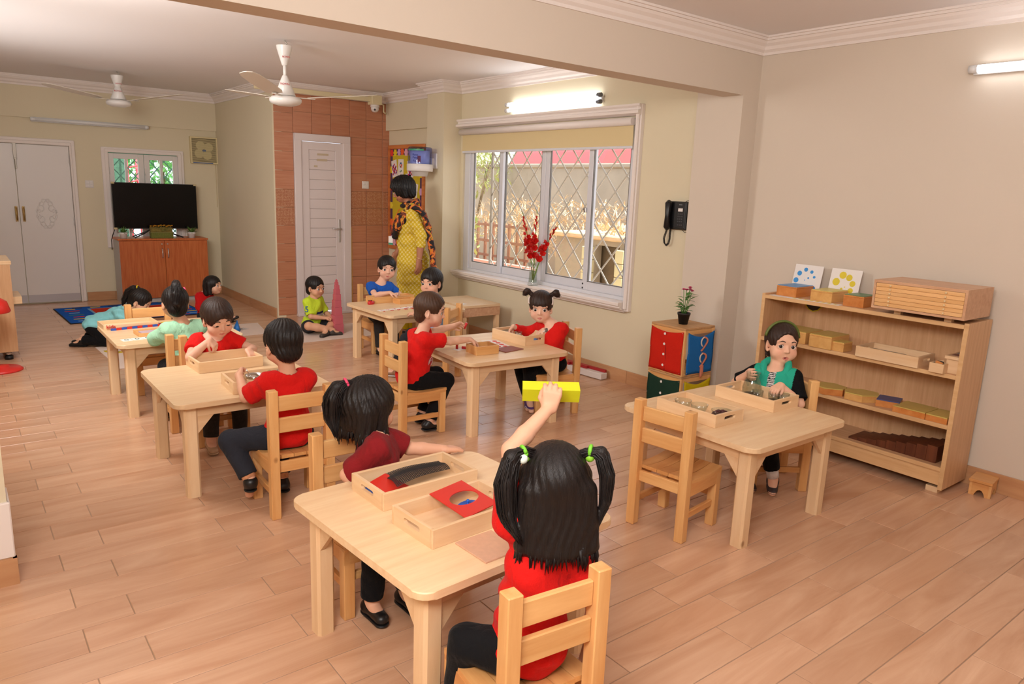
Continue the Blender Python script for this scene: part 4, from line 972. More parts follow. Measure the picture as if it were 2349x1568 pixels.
# switches
def switch(p, nrm, label):
    t = thing('wall_switch', label, 'switch', p); n = Vector(nrm); r = Vector((0, 0, 1)).cross(n)
    F = face_frame((0, 0, 0), r, (0, 0, 1))
    MB().box((0, 0, .005), (.085, .085, .010), bevel=.003, M=F).obj('plate', white_gloss, t)
    for sx in (-1, 1):
        for sy in (-1, 1): MB().box((sx*.017, sy*.017, .011), (.030, .030, .006), bevel=.002, M=F).obj('rocker', white_gloss, t)
switch((1.403, YB, 1.376), (0, -1, 0), 'white switch plate on the far wall beside the double door'); switch((3.938, YT, 1.487), (0, -1, 0), 'white switch plate on the orange tiles right of the door')
# cabinet with television
ora = wood('orange_veneer', (206, 118, 66), (184, 92, 46), 2, 10, 14, .35, .6); grey_l = mat('grey_laminate', (192, 188, 186), .5)
cb = thing('media_cabinet', 'orange two door cabinet with grey sides under the television', 'cabinet', (1.60, 9.53, 0))
CWd, CD_, CH_ = .985, .37, .765
MB().b2((0, .012, .0), (.018, CD_, CH_-.022)).b2((CWd-.018, .012, 0), (CWd, CD_, CH_-.022)).b2((.018, CD_-.01, 0), (CWd-.018, CD_, CH_-.022)).b2((.018, .02, .05), (CWd-.018, CD_-.01, .066)).obj('carcass', grey_l, cb)
MB().b2((.018, .03, 0), (CWd-.018, .045, .05)).obj('kick_board', grey_l, cb)
MB().b2((-.012, -.008, CH_-.022), (CWd+.012, CD_, CH_), bevel=.003).obj('top', ora, cb)
for i, (x0, x1) in enumerate(((.002, CWd/2-.002), (CWd/2+.002, CWd-.002))):
    d = MB().b2((x0, -.008, .052), (x1, .011, CH_-.026), bevel=.001).obj('door', ora, cb)
    hx = x1-.03 if i == 0 else x0+.03
    MB().tube([(hx, -.008, .535), (hx, -.03, .545), (hx, -.03, .635), (hx, -.008, .645)], .006, 8).obj('handle', mat('satin_nickel', (206, 204, 204), .3, .7), d); MB().cyl((hx, -.012, .70), (hx, -.006, .70), .009, n=12).obj('lock', mat('dull_steel', (176, 168, 158), .45, .5), d)
tv = thing('television', 'black flat television on the orange cabinet', 'television', (2.062, 9.72, CH_))
scr = mat('screen_black', (5, 5, 6), .22, spec=.25); bez = mat('tv_bezel', (40, 38, 38), .35)
MB().b2((-.468, -.02, .105), (.468, .02, .645), bevel=.005).obj('housing', bez, tv); MB().b2((-.462, -.0225, .115), (.462, -.0195, .638)).obj('screen', scr, tv)
cp = mat('corner_tape', (206, 186, 140), .7)
for (sx, z) in ((-1, .64), (1, .64), (-1, .11)): MB().b2((sx*.455-.018, -.024, z-.012), (sx*.455+.018, -.018, z+.010)).obj('corner_protector', cp, tv, label='tan corner protector')
for sx in (-1, 1): MB().tube([(sx*.05, 0, .11), (sx*.16, -.05, .05), (sx*.27, -.10, .006)], .008, 6).tube([(sx*.05, 0, .11), (sx*.16, .05, .05), (sx*.26, .09, .006)], .008, 6).obj('stand_leg', bez, tv)
tag(MB().tube([(1.60, 9.70, .875), (1.575, 9.72, .80), (1.56, 9.74, .74), (1.565, 9.78, .62)], .005, 6).obj('power_cable', bk), 'black cable hanging beside the left side of the orange cabinet', 'cable')
def spiky_pot(x, label, sd):
    t = thing('potted_plant', label, 'potted plant', (x, 9.60, CH_)); r = random.Random(sd)
    MB().lathe([(0, 0), (.036, 0), (.043, .05), (.046, .052), (.047, .072), (.042, .072), (.040, .06), (0, .06)], n=20).obj('pot', white_gloss, t)
    gmt = leafmat('spiky_leaf', (82, 122, 50), .4)
    for i in range(46):
        a = r.uniform(0, 6.28); e = r.uniform(.05, 1.3); M = MB(); leaf(M, (.012*math.cos(a), .012*math.sin(a), .06), (math.cos(a)*math.cos(e), math.sin(a)*math.cos(e), math.sin(e)+.15), r.uniform(.06, .095), .012, curl=.25); M.obj('leaf', gmt, t)
spiky_pot(1.665, 'spiky green plant in a white pot at the cabinet left end', 1); spiky_pot(2.425, 'spiky green plant in a white pot at the cabinet right end', 2)
fb = thing('flower_box', 'moss covered box of orange flowers before the television', 'flower box', (2.08, 9.60, CH_))
moss = mat('moss', (112, 116, 52), .95, vary=(60, .45), bump=(90, 1.0))
M = MB().b2((-.125, -.05, 0), (.125, .05, .075), bevel=.008); bmesh.ops.subdivide_edges(M.bm, edges=M.bm.edges[:], cuts=3, use_grid_fill=True); M.obj('box', moss, fb)
M = MB().b2((-.118, -.045, .070), (.118, .045, .128)); bmesh.ops.subdivide_edges(M.bm, edges=M.bm.edges[:], cuts=5, use_grid_fill=True); r = random.Random(31)
for v_ in M.bm.verts: v_.co += Vector((r.uniform(-.004, .004), r.uniform(-.006, .006), r.uniform(-.012, .008)))
M.obj('dried_flower_mass', mat('moss_dry', (132, 116, 56), .95, vary=(80, .5), bump=(120, 1.0)), fb)
MB().b2((-.126, -.052, .068), (.126, .052, .074)).obj('twine', mat('twine', (136, 130, 76), .9), fb)
leaf_cloud('dried_stems', moss, (0, 0, .105), (.12, .05, .035), 420, .035, '', '', 21, .3, parent=fb)['kind'] = 'stuff'
yo = mat('orange_bloom', (226, 160, 40), .7, vary=(30, .3)); r = random.Random(8)
for i in range(16):
    M = MB(); c = (-.105+.0145*i+r.uniform(-.004, .004), r.uniform(-.035, .03), .138+r.uniform(-.006, .008))
    for k in range(10): a = k*.63; leaf(M, c, (math.cos(a), math.sin(a), .5+.5*(k % 2)), .02, .012, curl=-.2)
    M.obj('bloom', yo, fb)
# notice board
nb = thing('notice_board', 'wood framed notice board with paper flowers on the cream wall', 'notice board', (XW-.002, 7.48, 1.352))
fw_ = wood('board_frame', (212, 132, 74), (190, 106, 52), 1, 8, 10, .4, .6)
hw, hh = .412, .600
MB().b2((-.02, -hw, hh-.045), (0, hw, hh), bevel=.003).b2((-.02, -hw, -hh), (0, hw, -hh+.045), bevel=.003).b2((-.0195, -hw, -hh+.045), (0, -hw+.045, hh-.045)).b2((-.0195, hw-.045, -hh+.045), (0, hw, hh-.045)).obj('frame', fw_, nb)
MB().b2((-.008, -hw+.045, -hh+.045), (-.001, hw-.045, hh-.045)).obj('backing', mat('purple_felt', (84, 52, 84), .9), nb)
MB().b2((-.010, -hw+.10, -hh+.11), (-.0075, hw-.10, hh-.11)).obj('yellow_sheet', mat('yellow_sheet', (206, 182, 36), .8), nb)
FB = lambda y, z, o=.0105: face_frame((-o, y, z), (0, -1, 0), (0, 0, 1))
cols = [(228, 60, 48), (232, 206, 40), (208, 160, 204), (240, 100, 40), (226, 170, 190), (220, 176, 206), (240, 110, 50), (230, 206, 60)]
r = random.Random(4)
for i in range(26):
    per = i/26; 
    if per < .3: y, z = hw-.075-(2*hw-.15)*per/.3, hh-.08
    elif per < .5: y, z = -hw+.075, hh-.08-(2*hh-.16)*(per-.3)/.2
    elif per < .8: y, z = -hw+.075+(2*hw-.15)*(per-.5)/.3, -hh+.08
    else: y, z = hw-.075, -hh+.08+(2*hh-.16)*(per-.8)/.2
    y += r.uniform(-.008, .008); z += r.uniform(-.01, .01)
    MB().prism([((.040+.006*math.cos(6*a))*math.cos(a), (.040+.006*math.cos(6*a))*math.sin(a)) for a in np.linspace(0, 2*PI, 25)[:-1]], 0, .002, M=FB(y, z)).obj('paper_flower', mat('paper_%d' % (i % 8), cols[i % 8], .8), nb)
wc = mat('white_card', (238, 232, 228), .6)
def art(y, z, rot, kind):
    T = FB(y, z, .0125) @ Matrix.Rotation(rot, 4, 'Z')
    p = MB().box((0, 0, 0), (.125, .19, .0012), M=T).obj('drawing', wc, nb)
    q = lambda x, yy, rr, c: MB().cyl(T @ Vector((x, yy, .0006)), T @ Vector((x, yy, .0016)), rr, n=12).obj('painted_spot', mat('paint_%d_%d' % (c[0], c[1]), c, .7), p)
    if kind == 0:
        for i in range(18): q(-.04+.02*(i % 5)+.006*(i % 2), -.06+.028*(i//5)+.01*(i % 3), .013, [(196, 46, 96), (120, 60, 150), (214, 60, 70)][i % 3])
    if kind == 1:
        for i in range(6): q(.02*math.cos(i*1.05), .03+.022*math.sin(i*1.05), .012, [(220, 60, 60), (60, 140, 180), (90, 60, 110), (226, 120, 110), (40, 110, 80), (230, 90, 60)][i])
        for x in (-.012, .012): q(x, -.045+.01*(x > 0), .010, (60, 120, 80))
    if kind == 2:
        for i in range(9): q(-.022+.022*(i % 3), -.06+.024*(i//3), .016, (232, 186, 40))
        for i in range(5): q(-.02+.01*i, .022+.014*(2-abs(i-2)), .010, (90, 160, 60))
art(.265, .335, .18, 0); art(.115, .345, -.02, 1); art(-.05, .18, -.1, 1); art(-.20, .08, -.2, 2); art(-.10, .33, .1, 0)
# paper towel dispenser on the pillar
pd = thing('paper_dispenser', 'blue and white paper roll dispenser on the window pillar', 'dispenser', (4.04, 6.54, 1.73))
MB().b2((-.018, -.06, -.055), (0, .06, .10), bevel=.004).b2((-.06, -.02, -.05), (-.015, .02, .05), bevel=.004).obj('bracket', white_gloss, pd)
MB().lathe([(.128, -.085), (.132, -.08), (.132, -.022), (.124, -.015), (0, -.015)], c=(-.175, 0, 0), n=32).lathe([(0, -.135), (.075, -.135), (.088, -.085), (.128, -.085)], c=(-.175, 0, 0), n=32).obj('base', white_gloss, pd)
blu = mat('blue_clear_plastic', (96, 112, 190), .12, trans=0.0)
MB().lathe([(.122, -.015), (.122, .135), (.112, .15), (0, .153)], c=(-.175, 0, 0), n=32).obj('cover', glassy('blue_clear', (186, 196, 240), .9, .05), pd)
MB().cyl((-.175, 0, -.014), (-.175, 0, .115), .098, n=28).obj('paper_roll', mat('roll_paper', (214, 216, 232), .8), pd)
v = Vector((-.55, -.83, 0)).normalized()
def wrap(z0, z1, a0, a1, rad, m, nm, c=(-.175, 0, 0)):
    M = MB(); n = 10; aa = math.atan2(v.y, v.x)
    A = [M.bm.verts.new((c[0]+rad*math.cos(aa+a0+(a1-a0)*i/n), rad*math.sin(aa+a0+(a1-a0)*i/n), z0)) for i in range(n+1)]; B = [M.bm.verts.new((p.co.x, p.co.y, z1)) for p in A]
    for i in range(n): M.bm.faces.new((A[i], A[i+1], B[i+1], B[i]))
    return M.obj(nm, m, pd)
wrap(.112, .128, -1.15, .35, .1235, mat('green_band', (60, 150, 110), .4), 'green_band'); wrap(0.0, .062, -.22, .12, .0995, mat('rose_red', (176, 84, 84), .6), 'rose_print')
for i, (tx, z) in enumerate((('Rose', .072), ('Petal', .044), ('Roll', .012))):
    a = math.atan2(v.y, v.x)-.42; n_ = Vector((math.cos(a), math.sin(a), 0))
    text_mesh('label_text', tx, .030, mat('label_blue', (40, 60, 150), .5), pd, face_frame(Vector((-.175, 0, z))+n_*.1045, Vector((0, 0, 1)).cross(n_), (0, 0, 1)))
# red gladioli in a glass vase on the window sill
vz = thing('flower_vase', 'glass vase of red gladioli on the window sill', 'vase', (4.175, 5.05, .657))
cg = glassy('clear_glass', (226, 236, 232), .35, .04, .07)
MB().lathe([(0, 0), (.046, 0), (.048, .008), (.040, .03), (.036, .08), (.034, .15), (.052, .205), (.050, .205), (.031, .15), (.033, .08), (.037, .03), (0, .022)], n=28).obj('vase', cg, vz)
MB().lathe([(0, .025), (.034, .03), (.0315, .12), (0, .12)], n=20).obj('water', glassy('water', (214, 226, 200), .35, .02), vz)
gs = mat('gladiolus_stem', (108, 136, 52), .55); gp = mat('gladiolus_red', (206, 30, 22), .5, vary=(25, .25)); r = random.Random(2)
tips = [(.02, .20, .615), (.0, -.02, .63), (.03, -.265, .545)]
for ti, tp_ in enumerate(tips):
    tp_ = Vector(tp_); b0 = Vector((r.uniform(-.012, .012), r.uniform(-.012, .012), .03)); md = b0.lerp(tp_, .5)+Vector((0, tp_.y*-.15, .02))
    pts = [b0.lerp(md, q*2).lerp(md.lerp(tp_, q), q) if q < .5 else md.lerp(tp_, (q-.5)*2).lerp(b0.lerp(tp_, q), .12) for q in np.linspace(0, 1, 14)]
    s = MB().tube(pts, .006, 7, taper=.45).obj('stem', gs, vz)
    for k in range(15):
        q = .27+.66*k/14; p = pts[min(13, int(q*13))].lerp(pts[min(13, int(q*13)+1)], q*13-int(q*13)); op = 1 if k < 9 else max(.2, 1-(k-8)*.16)
        dr = (pts[min(13, int(q*13)+1)]-pts[max(0, int(q*13)-1)]).normalized()
        M = MB(); side = 1 if k % 2 else -1
        out = Vector((-.65+r.uniform(-.25, .2), side*.75+r.uniform(-.25, .25), .30)).normalized()
        c = p+out*.010*op
        if k < 10:
            for j in range(6):
                a = j*PI/3+r.uniform(-.2, .2); x = out.cross(Vector((0, 0, 1))).normalized(); yv = out.cross(x)
                d = out*.8 + (x*math.cos(a)+yv*math.sin(a))*(.85*op)
                leaf(M, c, d, (.056-.0022*k), .040-.0016*k, up=out, curl=-.2)
        else:
            for j in range(4):
                d = out*.45+dr+Vector((r.uniform(-.12, .12), r.uniform(-.12, .12), 0)); leaf(M, c, d, .046-.002*(k-9), .016, up=(math.cos(j*1.6), math.sin(j*1.6), .3))
        M.obj('flower' if k < 10 else 'bud', gp, vz)
    for k in range(3):
        M = MB(); p = pts[11+min(k, 2)]; leaf(M, p, (tp_-md)+Vector((0, .02*(-1)**k, 0)), .05, .009); M.obj('bud', gs, vz, label='green closed bud')
# ------------------------------------------------------------------ things on the floor
def slab_part(name, c, d, m, parent, rz=0, bevel=0): return MB().box((0, 0, 0), d, bevel=bevel).obj(name, m, parent, loc=c, rot=(0, 0, rz))
rug = thing('play_rug', 'blue play rug with red panels on the floor by the cabinet', 'rug', (1.57, 8.94, 0), .04)
MB().box((0, 0, .004), (1.34, 1.02, .008), bevel=.003).obj('base', mat('rug_blue', (28, 96, 196), .95, vary=(18, .15), bump=(200, .5), spec=.1), rug)
MB().b2((-.672, -.512, 0), (.672, -.500, .0085)).b2((-.672, .500, 0), (.672, .512, .0085)).b2((-.672, -.5, 0), (-.662, .5, .0085)).b2((.662, -.5, 0), (.672, .5, .0085)).obj('binding', mat('rug_black', (24, 24, 30), .9), rug)
rr_ = mat('rug_red', (206, 62, 36), .95, spec=.1); rl = mat('rug_light', (130, 176, 214), .95, spec=.1); rb = mat('rug_black', (24, 24, 30), .9); ry = mat('rug_yellow', (222, 190, 50), .95, spec=.1); rgn = mat('rug_green', (60, 130, 120), .95)
for (x, y, w_, d) in ((-.16, .02, .36, .62), (.28, .0, .34, .58)): slab_part('light_border', (x, y, .0086), (w_+.05, d+.05, .0012), rl, rug); slab_part('red_panel', (x, y, .0092), (w_, d, .0014), rr_, rug)
for i in range(7):
    for j in range(2): slab_part('colour_bar', ((-.53 if j == 0 else .56), -.40+.13*i, .0086), (.14 if i % 2 else .10, .035, .0014), [rl, ry, rr_, rgn, rl, rr_, ry][i], rug)
for i in range(6): slab_part('colour_bar', (-.45+.18*i, .44, .0086), (.10, .045, .0014), [rb, ry, rb, rl, rb, rgn][i], rug); slab_part('colour_bar', (-.45+.18*i, -.45, .0086), (.10, .03, .0014), [rl, rr_, rl, ry, rl, rr_][i], rug)
canvas = mat('canvas_mat', (226, 206, 194), .95, vary=(5, .06), bump=(160, .4), spec=.1)
def floor_mat(poly, label):
    M = MB(); c = Vector((sum(p[0] for p in poly)/len(poly), sum(p[1] for p in poly)/len(poly), 0))
    M.prism([(a-c.x, b_-c.y) for a, b_ in poly], 0.0005, .005, bevel=.0015); o = M.obj('floor_mat', canvas, loc=c); return tag(o, label, 'mat')
floor_mat([(.955, 7.16), (.99, 6.25), (1.62, 6.27), (1.60, 7.18)], 'white canvas floor mat under the kneeling girl in aqua')
floor_mat([(1.85, 7.70), (1.86, 7.07), (2.46, 7.085), (2.56, 7.68)], 'white canvas floor mat with a blue cone near the girl with a bob')
floor_mat([(2.83, 7.16), (2.60, 6.52), (3.36, 6.54), (3.47, 7.24)], 'white canvas floor mat under the pink tower')
tower = mat('tower_pink', (206, 104, 116), .45); z = .0052; r = random.Random(1)
for i in range(10):
    s_ = .10-.01*i; o = MB().box((0, 0, s_/2), (s_, s_, s_), bevel=.0008).obj('tower_cube', tower, loc=(3.062+r.uniform(-.002, .002), 6.785+r.uniform(-.002, .002), z), rot=(0, 0, .05+r.uniform(-.04, .04))); z += s_+.0002
    tag(o, ['largest pink cube, bottom of the tower', 'second pink cube from the bottom of the tower', 'third pink cube from the bottom of the tower', 'fourth pink cube from the bottom of the tower', 'fifth pink cube from the bottom of the tower', 'fifth pink cube from the top of the tower', 'fourth pink cube from the top of the tower', 'third pink cube from the top of the tower', 'second smallest pink cube near the tower top', 'smallest pink cube at the very top of the tower'][i], 'cube', 'pink tower cubes')
M = MB().lathe([(0, 0), (.05, 0), (0, .115)], n=3); 
tag(M.obj('blue_pyramid', mat('solid_blue', (36, 116, 196), .4), loc=(2.24, 7.33, .0052), rot=(0, 0, .6)), 'blue wooden pyramid standing on the canvas mat', 'pyramid')
o = slab_part('paper_card', (2.28, 7.40, .0062), (.16, .10, .0012), mat('grey_print', (196, 186, 182), .8), None, .3); tag(o, 'small printed card lying on the canvas mat by the blue pyramid', 'card')
for i in range(3): MB().box((0, .02-.02*i, .001), (.10-.03*(i % 2), .006, .0006)).obj('print_line', mat('print_dark', (96, 92, 96), .8), o)
for i in range(2):
    o = slab_part('letter_tile', (1.03+.045*i, 6.93-.09*i, .0085), (.075, .05, .006), mat('tile_yellow', (214, 184, 44), .5), None, .2+.1*i); tag(o, ['yellow tile with black print, farther one on the left mat', 'yellow tile with black print, nearer one on the left mat'][i], 'tile')
    MB().prism([(-.02, -.014), (.02, -.014), (.008, .0), (.02, .014), (-.02, .012), (-.006, 0)], .003, .0036).obj('print', rb, o)
rr = thing('rod_stack', 'stepped red rods on a white board against the window wall', 'rods', (4.165, 4.50, 0), .05)
# long rods leaning low on the wall
MB().box((0, 0, 0), (.075, .86, .05), bevel=.003).obj('board', mat('rod_white', (226, 216, 212), .5), rr, loc=(-.03, .0, .03), rot=(0, 0, .02))
rdm = mat('rod_red', (166, 34, 36), .45)
for i in range(3): MB().box((0, 0, 0), (.024, .84-.18*i, .024), bevel=.002).obj('rod', rdm, rr, loc=(.0-.026*i, .0+.09*i, .067), rot=(0, 0, .02))
# wooden bench table by the wall, behind the blue-shirted boys
bt = thing('side_table', 'low wooden side table against the wall behind the boy in light blue', 'table', (3.86, 5.66, 0))
MB().prism(rrect(.42, .56, .01, 2), .425, .45, bevel=.002).obj('tabletop', laminate, bt); MB().b2((-.205, -.275, .345), (.205, -.257, .425)).b2((-.205, .257, .345), (.205, .275, .425)).b2((-.205, -.257, .345), (-.187, .257, .425)).b2((.187, -.257, .345), (.205, .257, .425)).obj('apron', chest_w, bt)
for sx in (-1, 1):
    for sy in (-1, 1): MB().b2((sx*.185-.02, sy*.25-.02, 0), (sx*.185+.02, sy*.25+.02, .345)).obj('leg', raw_pine, bt)
tag(slab_part('paper_sheet', (3.70, 5.50, .4508), (.10, .07, .0012), wc, None, .3), 'white paper sheet lying on the low side table', 'paper')
# left edge: wooden unit and red stand
lc = thing('side_unit', 'tall beech unit cut by the left picture edge', 'cabinet', (.10, 6.95, 0))
MB().b2((-.4, .0, .07), (.285, .018, .77)).b2((.267, .018, .07), (.285, .5, .77)).b2((-.4, .018, .07), (.267, .5, .09)).b2((-.4, .48, .09), (.267, .5, .77)).obj('carcass', lam_v, lc)
MB().b2((-.41, -.005, .77), (.295, .51, .80), bevel=.004).obj('top', laminate, lc); MB().b2((.286, .10, .44), (.35, .45, .50), bevel=.003).obj('ledge', laminate, lc)
for y in (.06, .44): MB().cyl((.22, y, 0), (.22, y, .03), .03, n=16).obj('foot', blackp, lc); MB().cyl((.22, y, .03), (.22, y, .07), .022, n=16).obj('foot_stem', mat('chrome', (200, 200, 200), .2, 1.0), lc)
rs = thing('toy_stand', 'red toy stand with round base at the left picture edge', 'toy stand', (.24, 6.62, 0))
redp = mat('red_plastic', (220, 44, 36), .35)
MB().lathe([(0, 0), (.145, 0), (.148, .008), (.13, .022), (.06, .026), (.055, .04), (0, .04)], n=28).obj('base', redp, rs)
MB().b2((-.10, -.015, .03), (-.06, .015, .36)).obj('post', laminate, rs)
MB().lathe([(.0, .56), (.07, .555), (.105, .53), (.125, .46), (.12, .45), (0, .44)], c=(-.02, 0, 0), n=28).obj('hood', redp, rs)
MB().cyl((-.02, 0, .36), (-.02, 0, .45), .03, n=14).obj('socket', blackp, rs)
# ------------------------------------------------------------------ things on the tables (table tops at z = .48)
TZ = .48
# nearest table
tray('wooden_tray', 1.205, 2.045, TZ, math.radians(2), .375, .215, .06, PWD, 'open pine tray with black mesh and red piece at the back of the nearest table')
tray('wooden_tray', 1.185, 1.752, TZ, math.radians(4), .345, .215, .06, PWD, 'open pine tray under the red frame card on the nearest table')
inset_red = mat('inset_red', (212, 44, 30), .42); inset_blue = mat('inset_blue', (36, 104, 206), .42); inset_green = mat('inset_green', (40, 140, 60), .42)
bm_ = MB(); T = Matrix.Translation((1.222, 1.775, .536)) @ Matrix.Rotation(math.radians(14), 4, 'Z') @ Matrix.Rotation(math.radians(6), 4, 'X')
# red square frame with an oval opening
nseg = 40; oval = [(.054*math.cos(2*PI*i/nseg)+.004, .038*math.sin(2*PI*i/nseg)+.002) for i in range(nseg)]; sq = [(-.07, -.088), (.07, -.088), (.07, .088), (-.07, .088)]
sh_ = lambda x, y: (x*1.08+y*.12, y)
for z in (-.0015, .0015):
    ov = [bm_.bm.verts.new(T @ Vector((*sh_(x, y), z))) for x, y in sq]; iv = [bm_.bm.verts.new(T @ Vector((*sh_(x, y), z))) for x, y in oval]
    bmesh.ops.triangle_fill(bm_.bm, use_beauty=True, edges=[bm_.bm.edges.new((ov[i], ov[(i+1) % 4])) for i in range(4)]+[bm_.bm.edges.new((iv[i], iv[(i+1) % nseg])) for i in range(nseg)])
    if z < 0: O1, I1 = ov, iv
    else:
        for i in range(4): bm_.bm.faces.new((O1[i], O1[(i+1) % 4], ov[(i+1) % 4], ov[i]))
        for i in range(nseg): bm_.bm.faces.new((I1[i], I1[(i+1) % nseg], iv[(i+1) % nseg], iv[i]))
tag(bm_.obj('oval_frame_card', inset_red), 'red square metal frame with oval opening across the tray', 'frame')
t = thing('oval_inset', 'blue oval inset with a knob lying under the red frame', 'inset', (1.262, 1.808, TZ+.008), .4)
MB().prism([(.046*math.cos(a), .03*math.sin(a)) for a in np.linspace(0, 2*PI, 33)[:-1]], 0, .003, bevel=.0008).obj('plate', inset_blue, t)
MB().cyl((0, 0, .003), (0, 0, .016), .0035, n=10).sphere((0, 0, .018), .006, 12, 8).obj('knob', inset_blue, t)
tag(MB().box((0, 0, 0), (.012, .075, .005), bevel=.001).obj('inset_piece', inset_green, loc=(1.148, 1.682, TZ+.0115), rot=(0, 0, .55)), 'green strip of an inset sticking out under the red frame', 'inset')
tag(MB().box((0, 0, 0), (.010, .06, .004), bevel=.001).obj('inset_piece', inset_blue, loc=(1.163, 1.690, TZ+.017), rot=(0, 0, .55)), 'blue strip of an inset sticking out under the red frame', 'inset')
brd = mat('hardboard', (212, 166, 138), .6, vary=(60, .12))
tag(MB().box((0, 0, 0), (.135, .145, .006), bevel=.001).obj('square_board', brd, loc=(1.165, 1.558, TZ+.003), rot=(0, 0, .05)), 'thin brown square board at the front edge of the nearest table', 'board')
tag(MB().box((0, 0, 0), (.10, .10, .004), bevel=.001).obj('square_inset', inset_red, loc=(1.105, 2.05, TZ+.031), rot=(.28, .02, .5)), 'red square inset in the back tray of the nearest table', 'inset')
tag(MB().box((0, 0, 0), (.12, .09, .004), bevel=.001).obj('square_inset', inset_blue, loc=(1.085, 2.065, TZ+.013), rot=(.02, .02, .2)), 'blue square inset in the back tray of the nearest table', 'inset')
# black rubber mesh, draped: a real net of strands
M = MB(); nx, ny = 34, 16; P_ = [[None]*(ny+1) for _ in range(nx+1)]
for i in range(nx+1):
    for j in range(ny+1):
        u, v = i/nx, j/ny; P_[i][j] = Vector((1.110+.235*u+.012*v, 2.000+.045*u+.125*v-.03*u*v, TZ+.036+.010*math.sin(PI*u*1.1+.5)+.006*math.sin(5*v)+.010*u))
def strand(a, b_):
    d = (b_-a).normalized(); s_ = d.cross(Vector((0, 0, 1))).normalized()*.0018; up = Vector((0, 0, .0014)); va = [M.bm.verts.new(a+q) for q in (s_, -s_, up)]; vb = [M.bm.verts.new(b_+q) for q in (s_, -s_, up)]
    for k in range(3): M.bm.faces.new((va[k], va[(k+1) % 3], vb[(k+1) % 3], vb[k]))
for i in range(nx+1):
    for j in range(ny+1):
        if i < nx: strand(P_[i][j], P_[i+1][j])
        if j < ny: strand(P_[i][j], P_[i][j+1])
nm = M.obj('mesh_mat', mat('mesh_black', (30, 30, 32), .55)); tag(nm, 'crumpled black rubber mesh mat in the back tray of the nearest table', 'mesh mat')
# table with glass things
tray('wooden_tray', 2.770, 2.062, TZ, PI/2, .345, .215, .06, PWD, 'pine tray with glass bowls and beans next to the empty chair')
tray('wooden_tray', 3.225, 2.058, TZ, PI/2, .345, .22, .06, PWD, 'pine tray with the glass jug and glasses before the girl in teal')
def bowl(x, y, z, r_, h_, label, m=cg):
    o = MB().lathe([(0, 0), (r_*.62, .0), (r_*.85, h_*.45), (r_, h_), (r_*.955, h_), (r_*.80, h_*.45), (r_*.58, .004), (0, .004)], n=28).obj('glass_bowl', m, loc=(x, y, z)); return tag(o, label, 'bowl')
bowl(2.775, 2.165, TZ+.008, .042, .04, 'empty small glass bowl, farther one in the bean tray'); bowl(2.785, 2.075, TZ+.008, .042, .04, 'empty small glass bowl, middle one in the bean tray')
bowl(2.812, 1.965, TZ+.008, .050, .034, 'shallow glass bowl filled with dark beans')
bean = mat('dark_bean', (78, 34, 34), .4, vary=(90, .4)); bp = MB().sphere((0, 0, 0), .0058, 6, 5, (1.35, .8, .75)).mesh('bean', bean); r = random.Random(6)
M = MB()
for i in range(330):
    a = r.uniform(0, 6.28); q = .046*math.sqrt(r.random()); z = .009+.022*(1-(q/.05)**2)*r.random()
    M.sphere((0, 0, 0), .0040, 6, 4, (1.4, .85, .8), M=Matrix.Translation((2.812+q*math.cos(a)*.92, 1.965+q*math.sin(a)*.92, TZ+.012+z)) @ Matrix.Rotation(r.uniform(0, 6), 4, 'Z') @ Matrix.Rotation(r.uniform(-.6, .6), 4, 'X'))
tag(M.obj('beans', bean), 'heap of dark red beans in the shallow glass bowl', 'beans', kind='stuff')
jg = thing('glass_jug', 'clear glass jug held by the girl in teal', 'jug', (3.268, 2.115, TZ+.008), 1.0)
MB().lathe([(0, 0), (.040, 0), (.047, .015), (.049, .045), (.040, .082), (.032, .10), (.0345, .122), (.037, .128), (.0345, .127), (.0322, .121), (.0298, .10), (.0378, .082), (.0466, .045), (.0446, .015), (.038, .004), (0, .004)], n=32).obj('body', cg, jg)
MB().tube([(.034, 0, .118), (.058, 0, .118), (.072, 0, .095), (.068, 0, .06), (.047, 0, .045)], .0055, 10).obj('handle', cg, jg)
MB().prism([(-.016, -.012), (.016, -.012), (.016, .012), (-.016, .012)], 0, .002).obj('dregs', mat('dark_seeds', (64, 58, 50), .7), jg, loc=(0, 0, .004)); MB().lathe([(0, .0045), (.037, .0045), (.043, .012), (0, .014)], n=24).obj('dark_seeds', mat('dark_seeds', (64, 58, 50), .7), jg)
def tumbler(x, y, label):
    t = thing('glass_tumbler', label, 'glass', (x, y, TZ+.008)); M = MB(); n = 28
    prof = [(.0, .0), (.025, .0), (.028, .05), (.0262, .05), (.0235, .005), (0, .005)]
    M.lathe(prof, n=n).obj('wall', cg, t)
    MB().lathe([(0, .0055), (.0232, .0055), (.0238, .014), (0, .016)], n=20).obj('dark_seeds', mat('dark_seeds', (64, 58, 50), .7), t)
tumbler(3.232, 2.055, 'small ribbed glass beside the jug'); tumbler(3.268, 1.985, 'small ribbed glass touched by the girl in teal'); tumbler(3.295, 1.945, 'small ribbed glass by the tray end nearest the shelf')
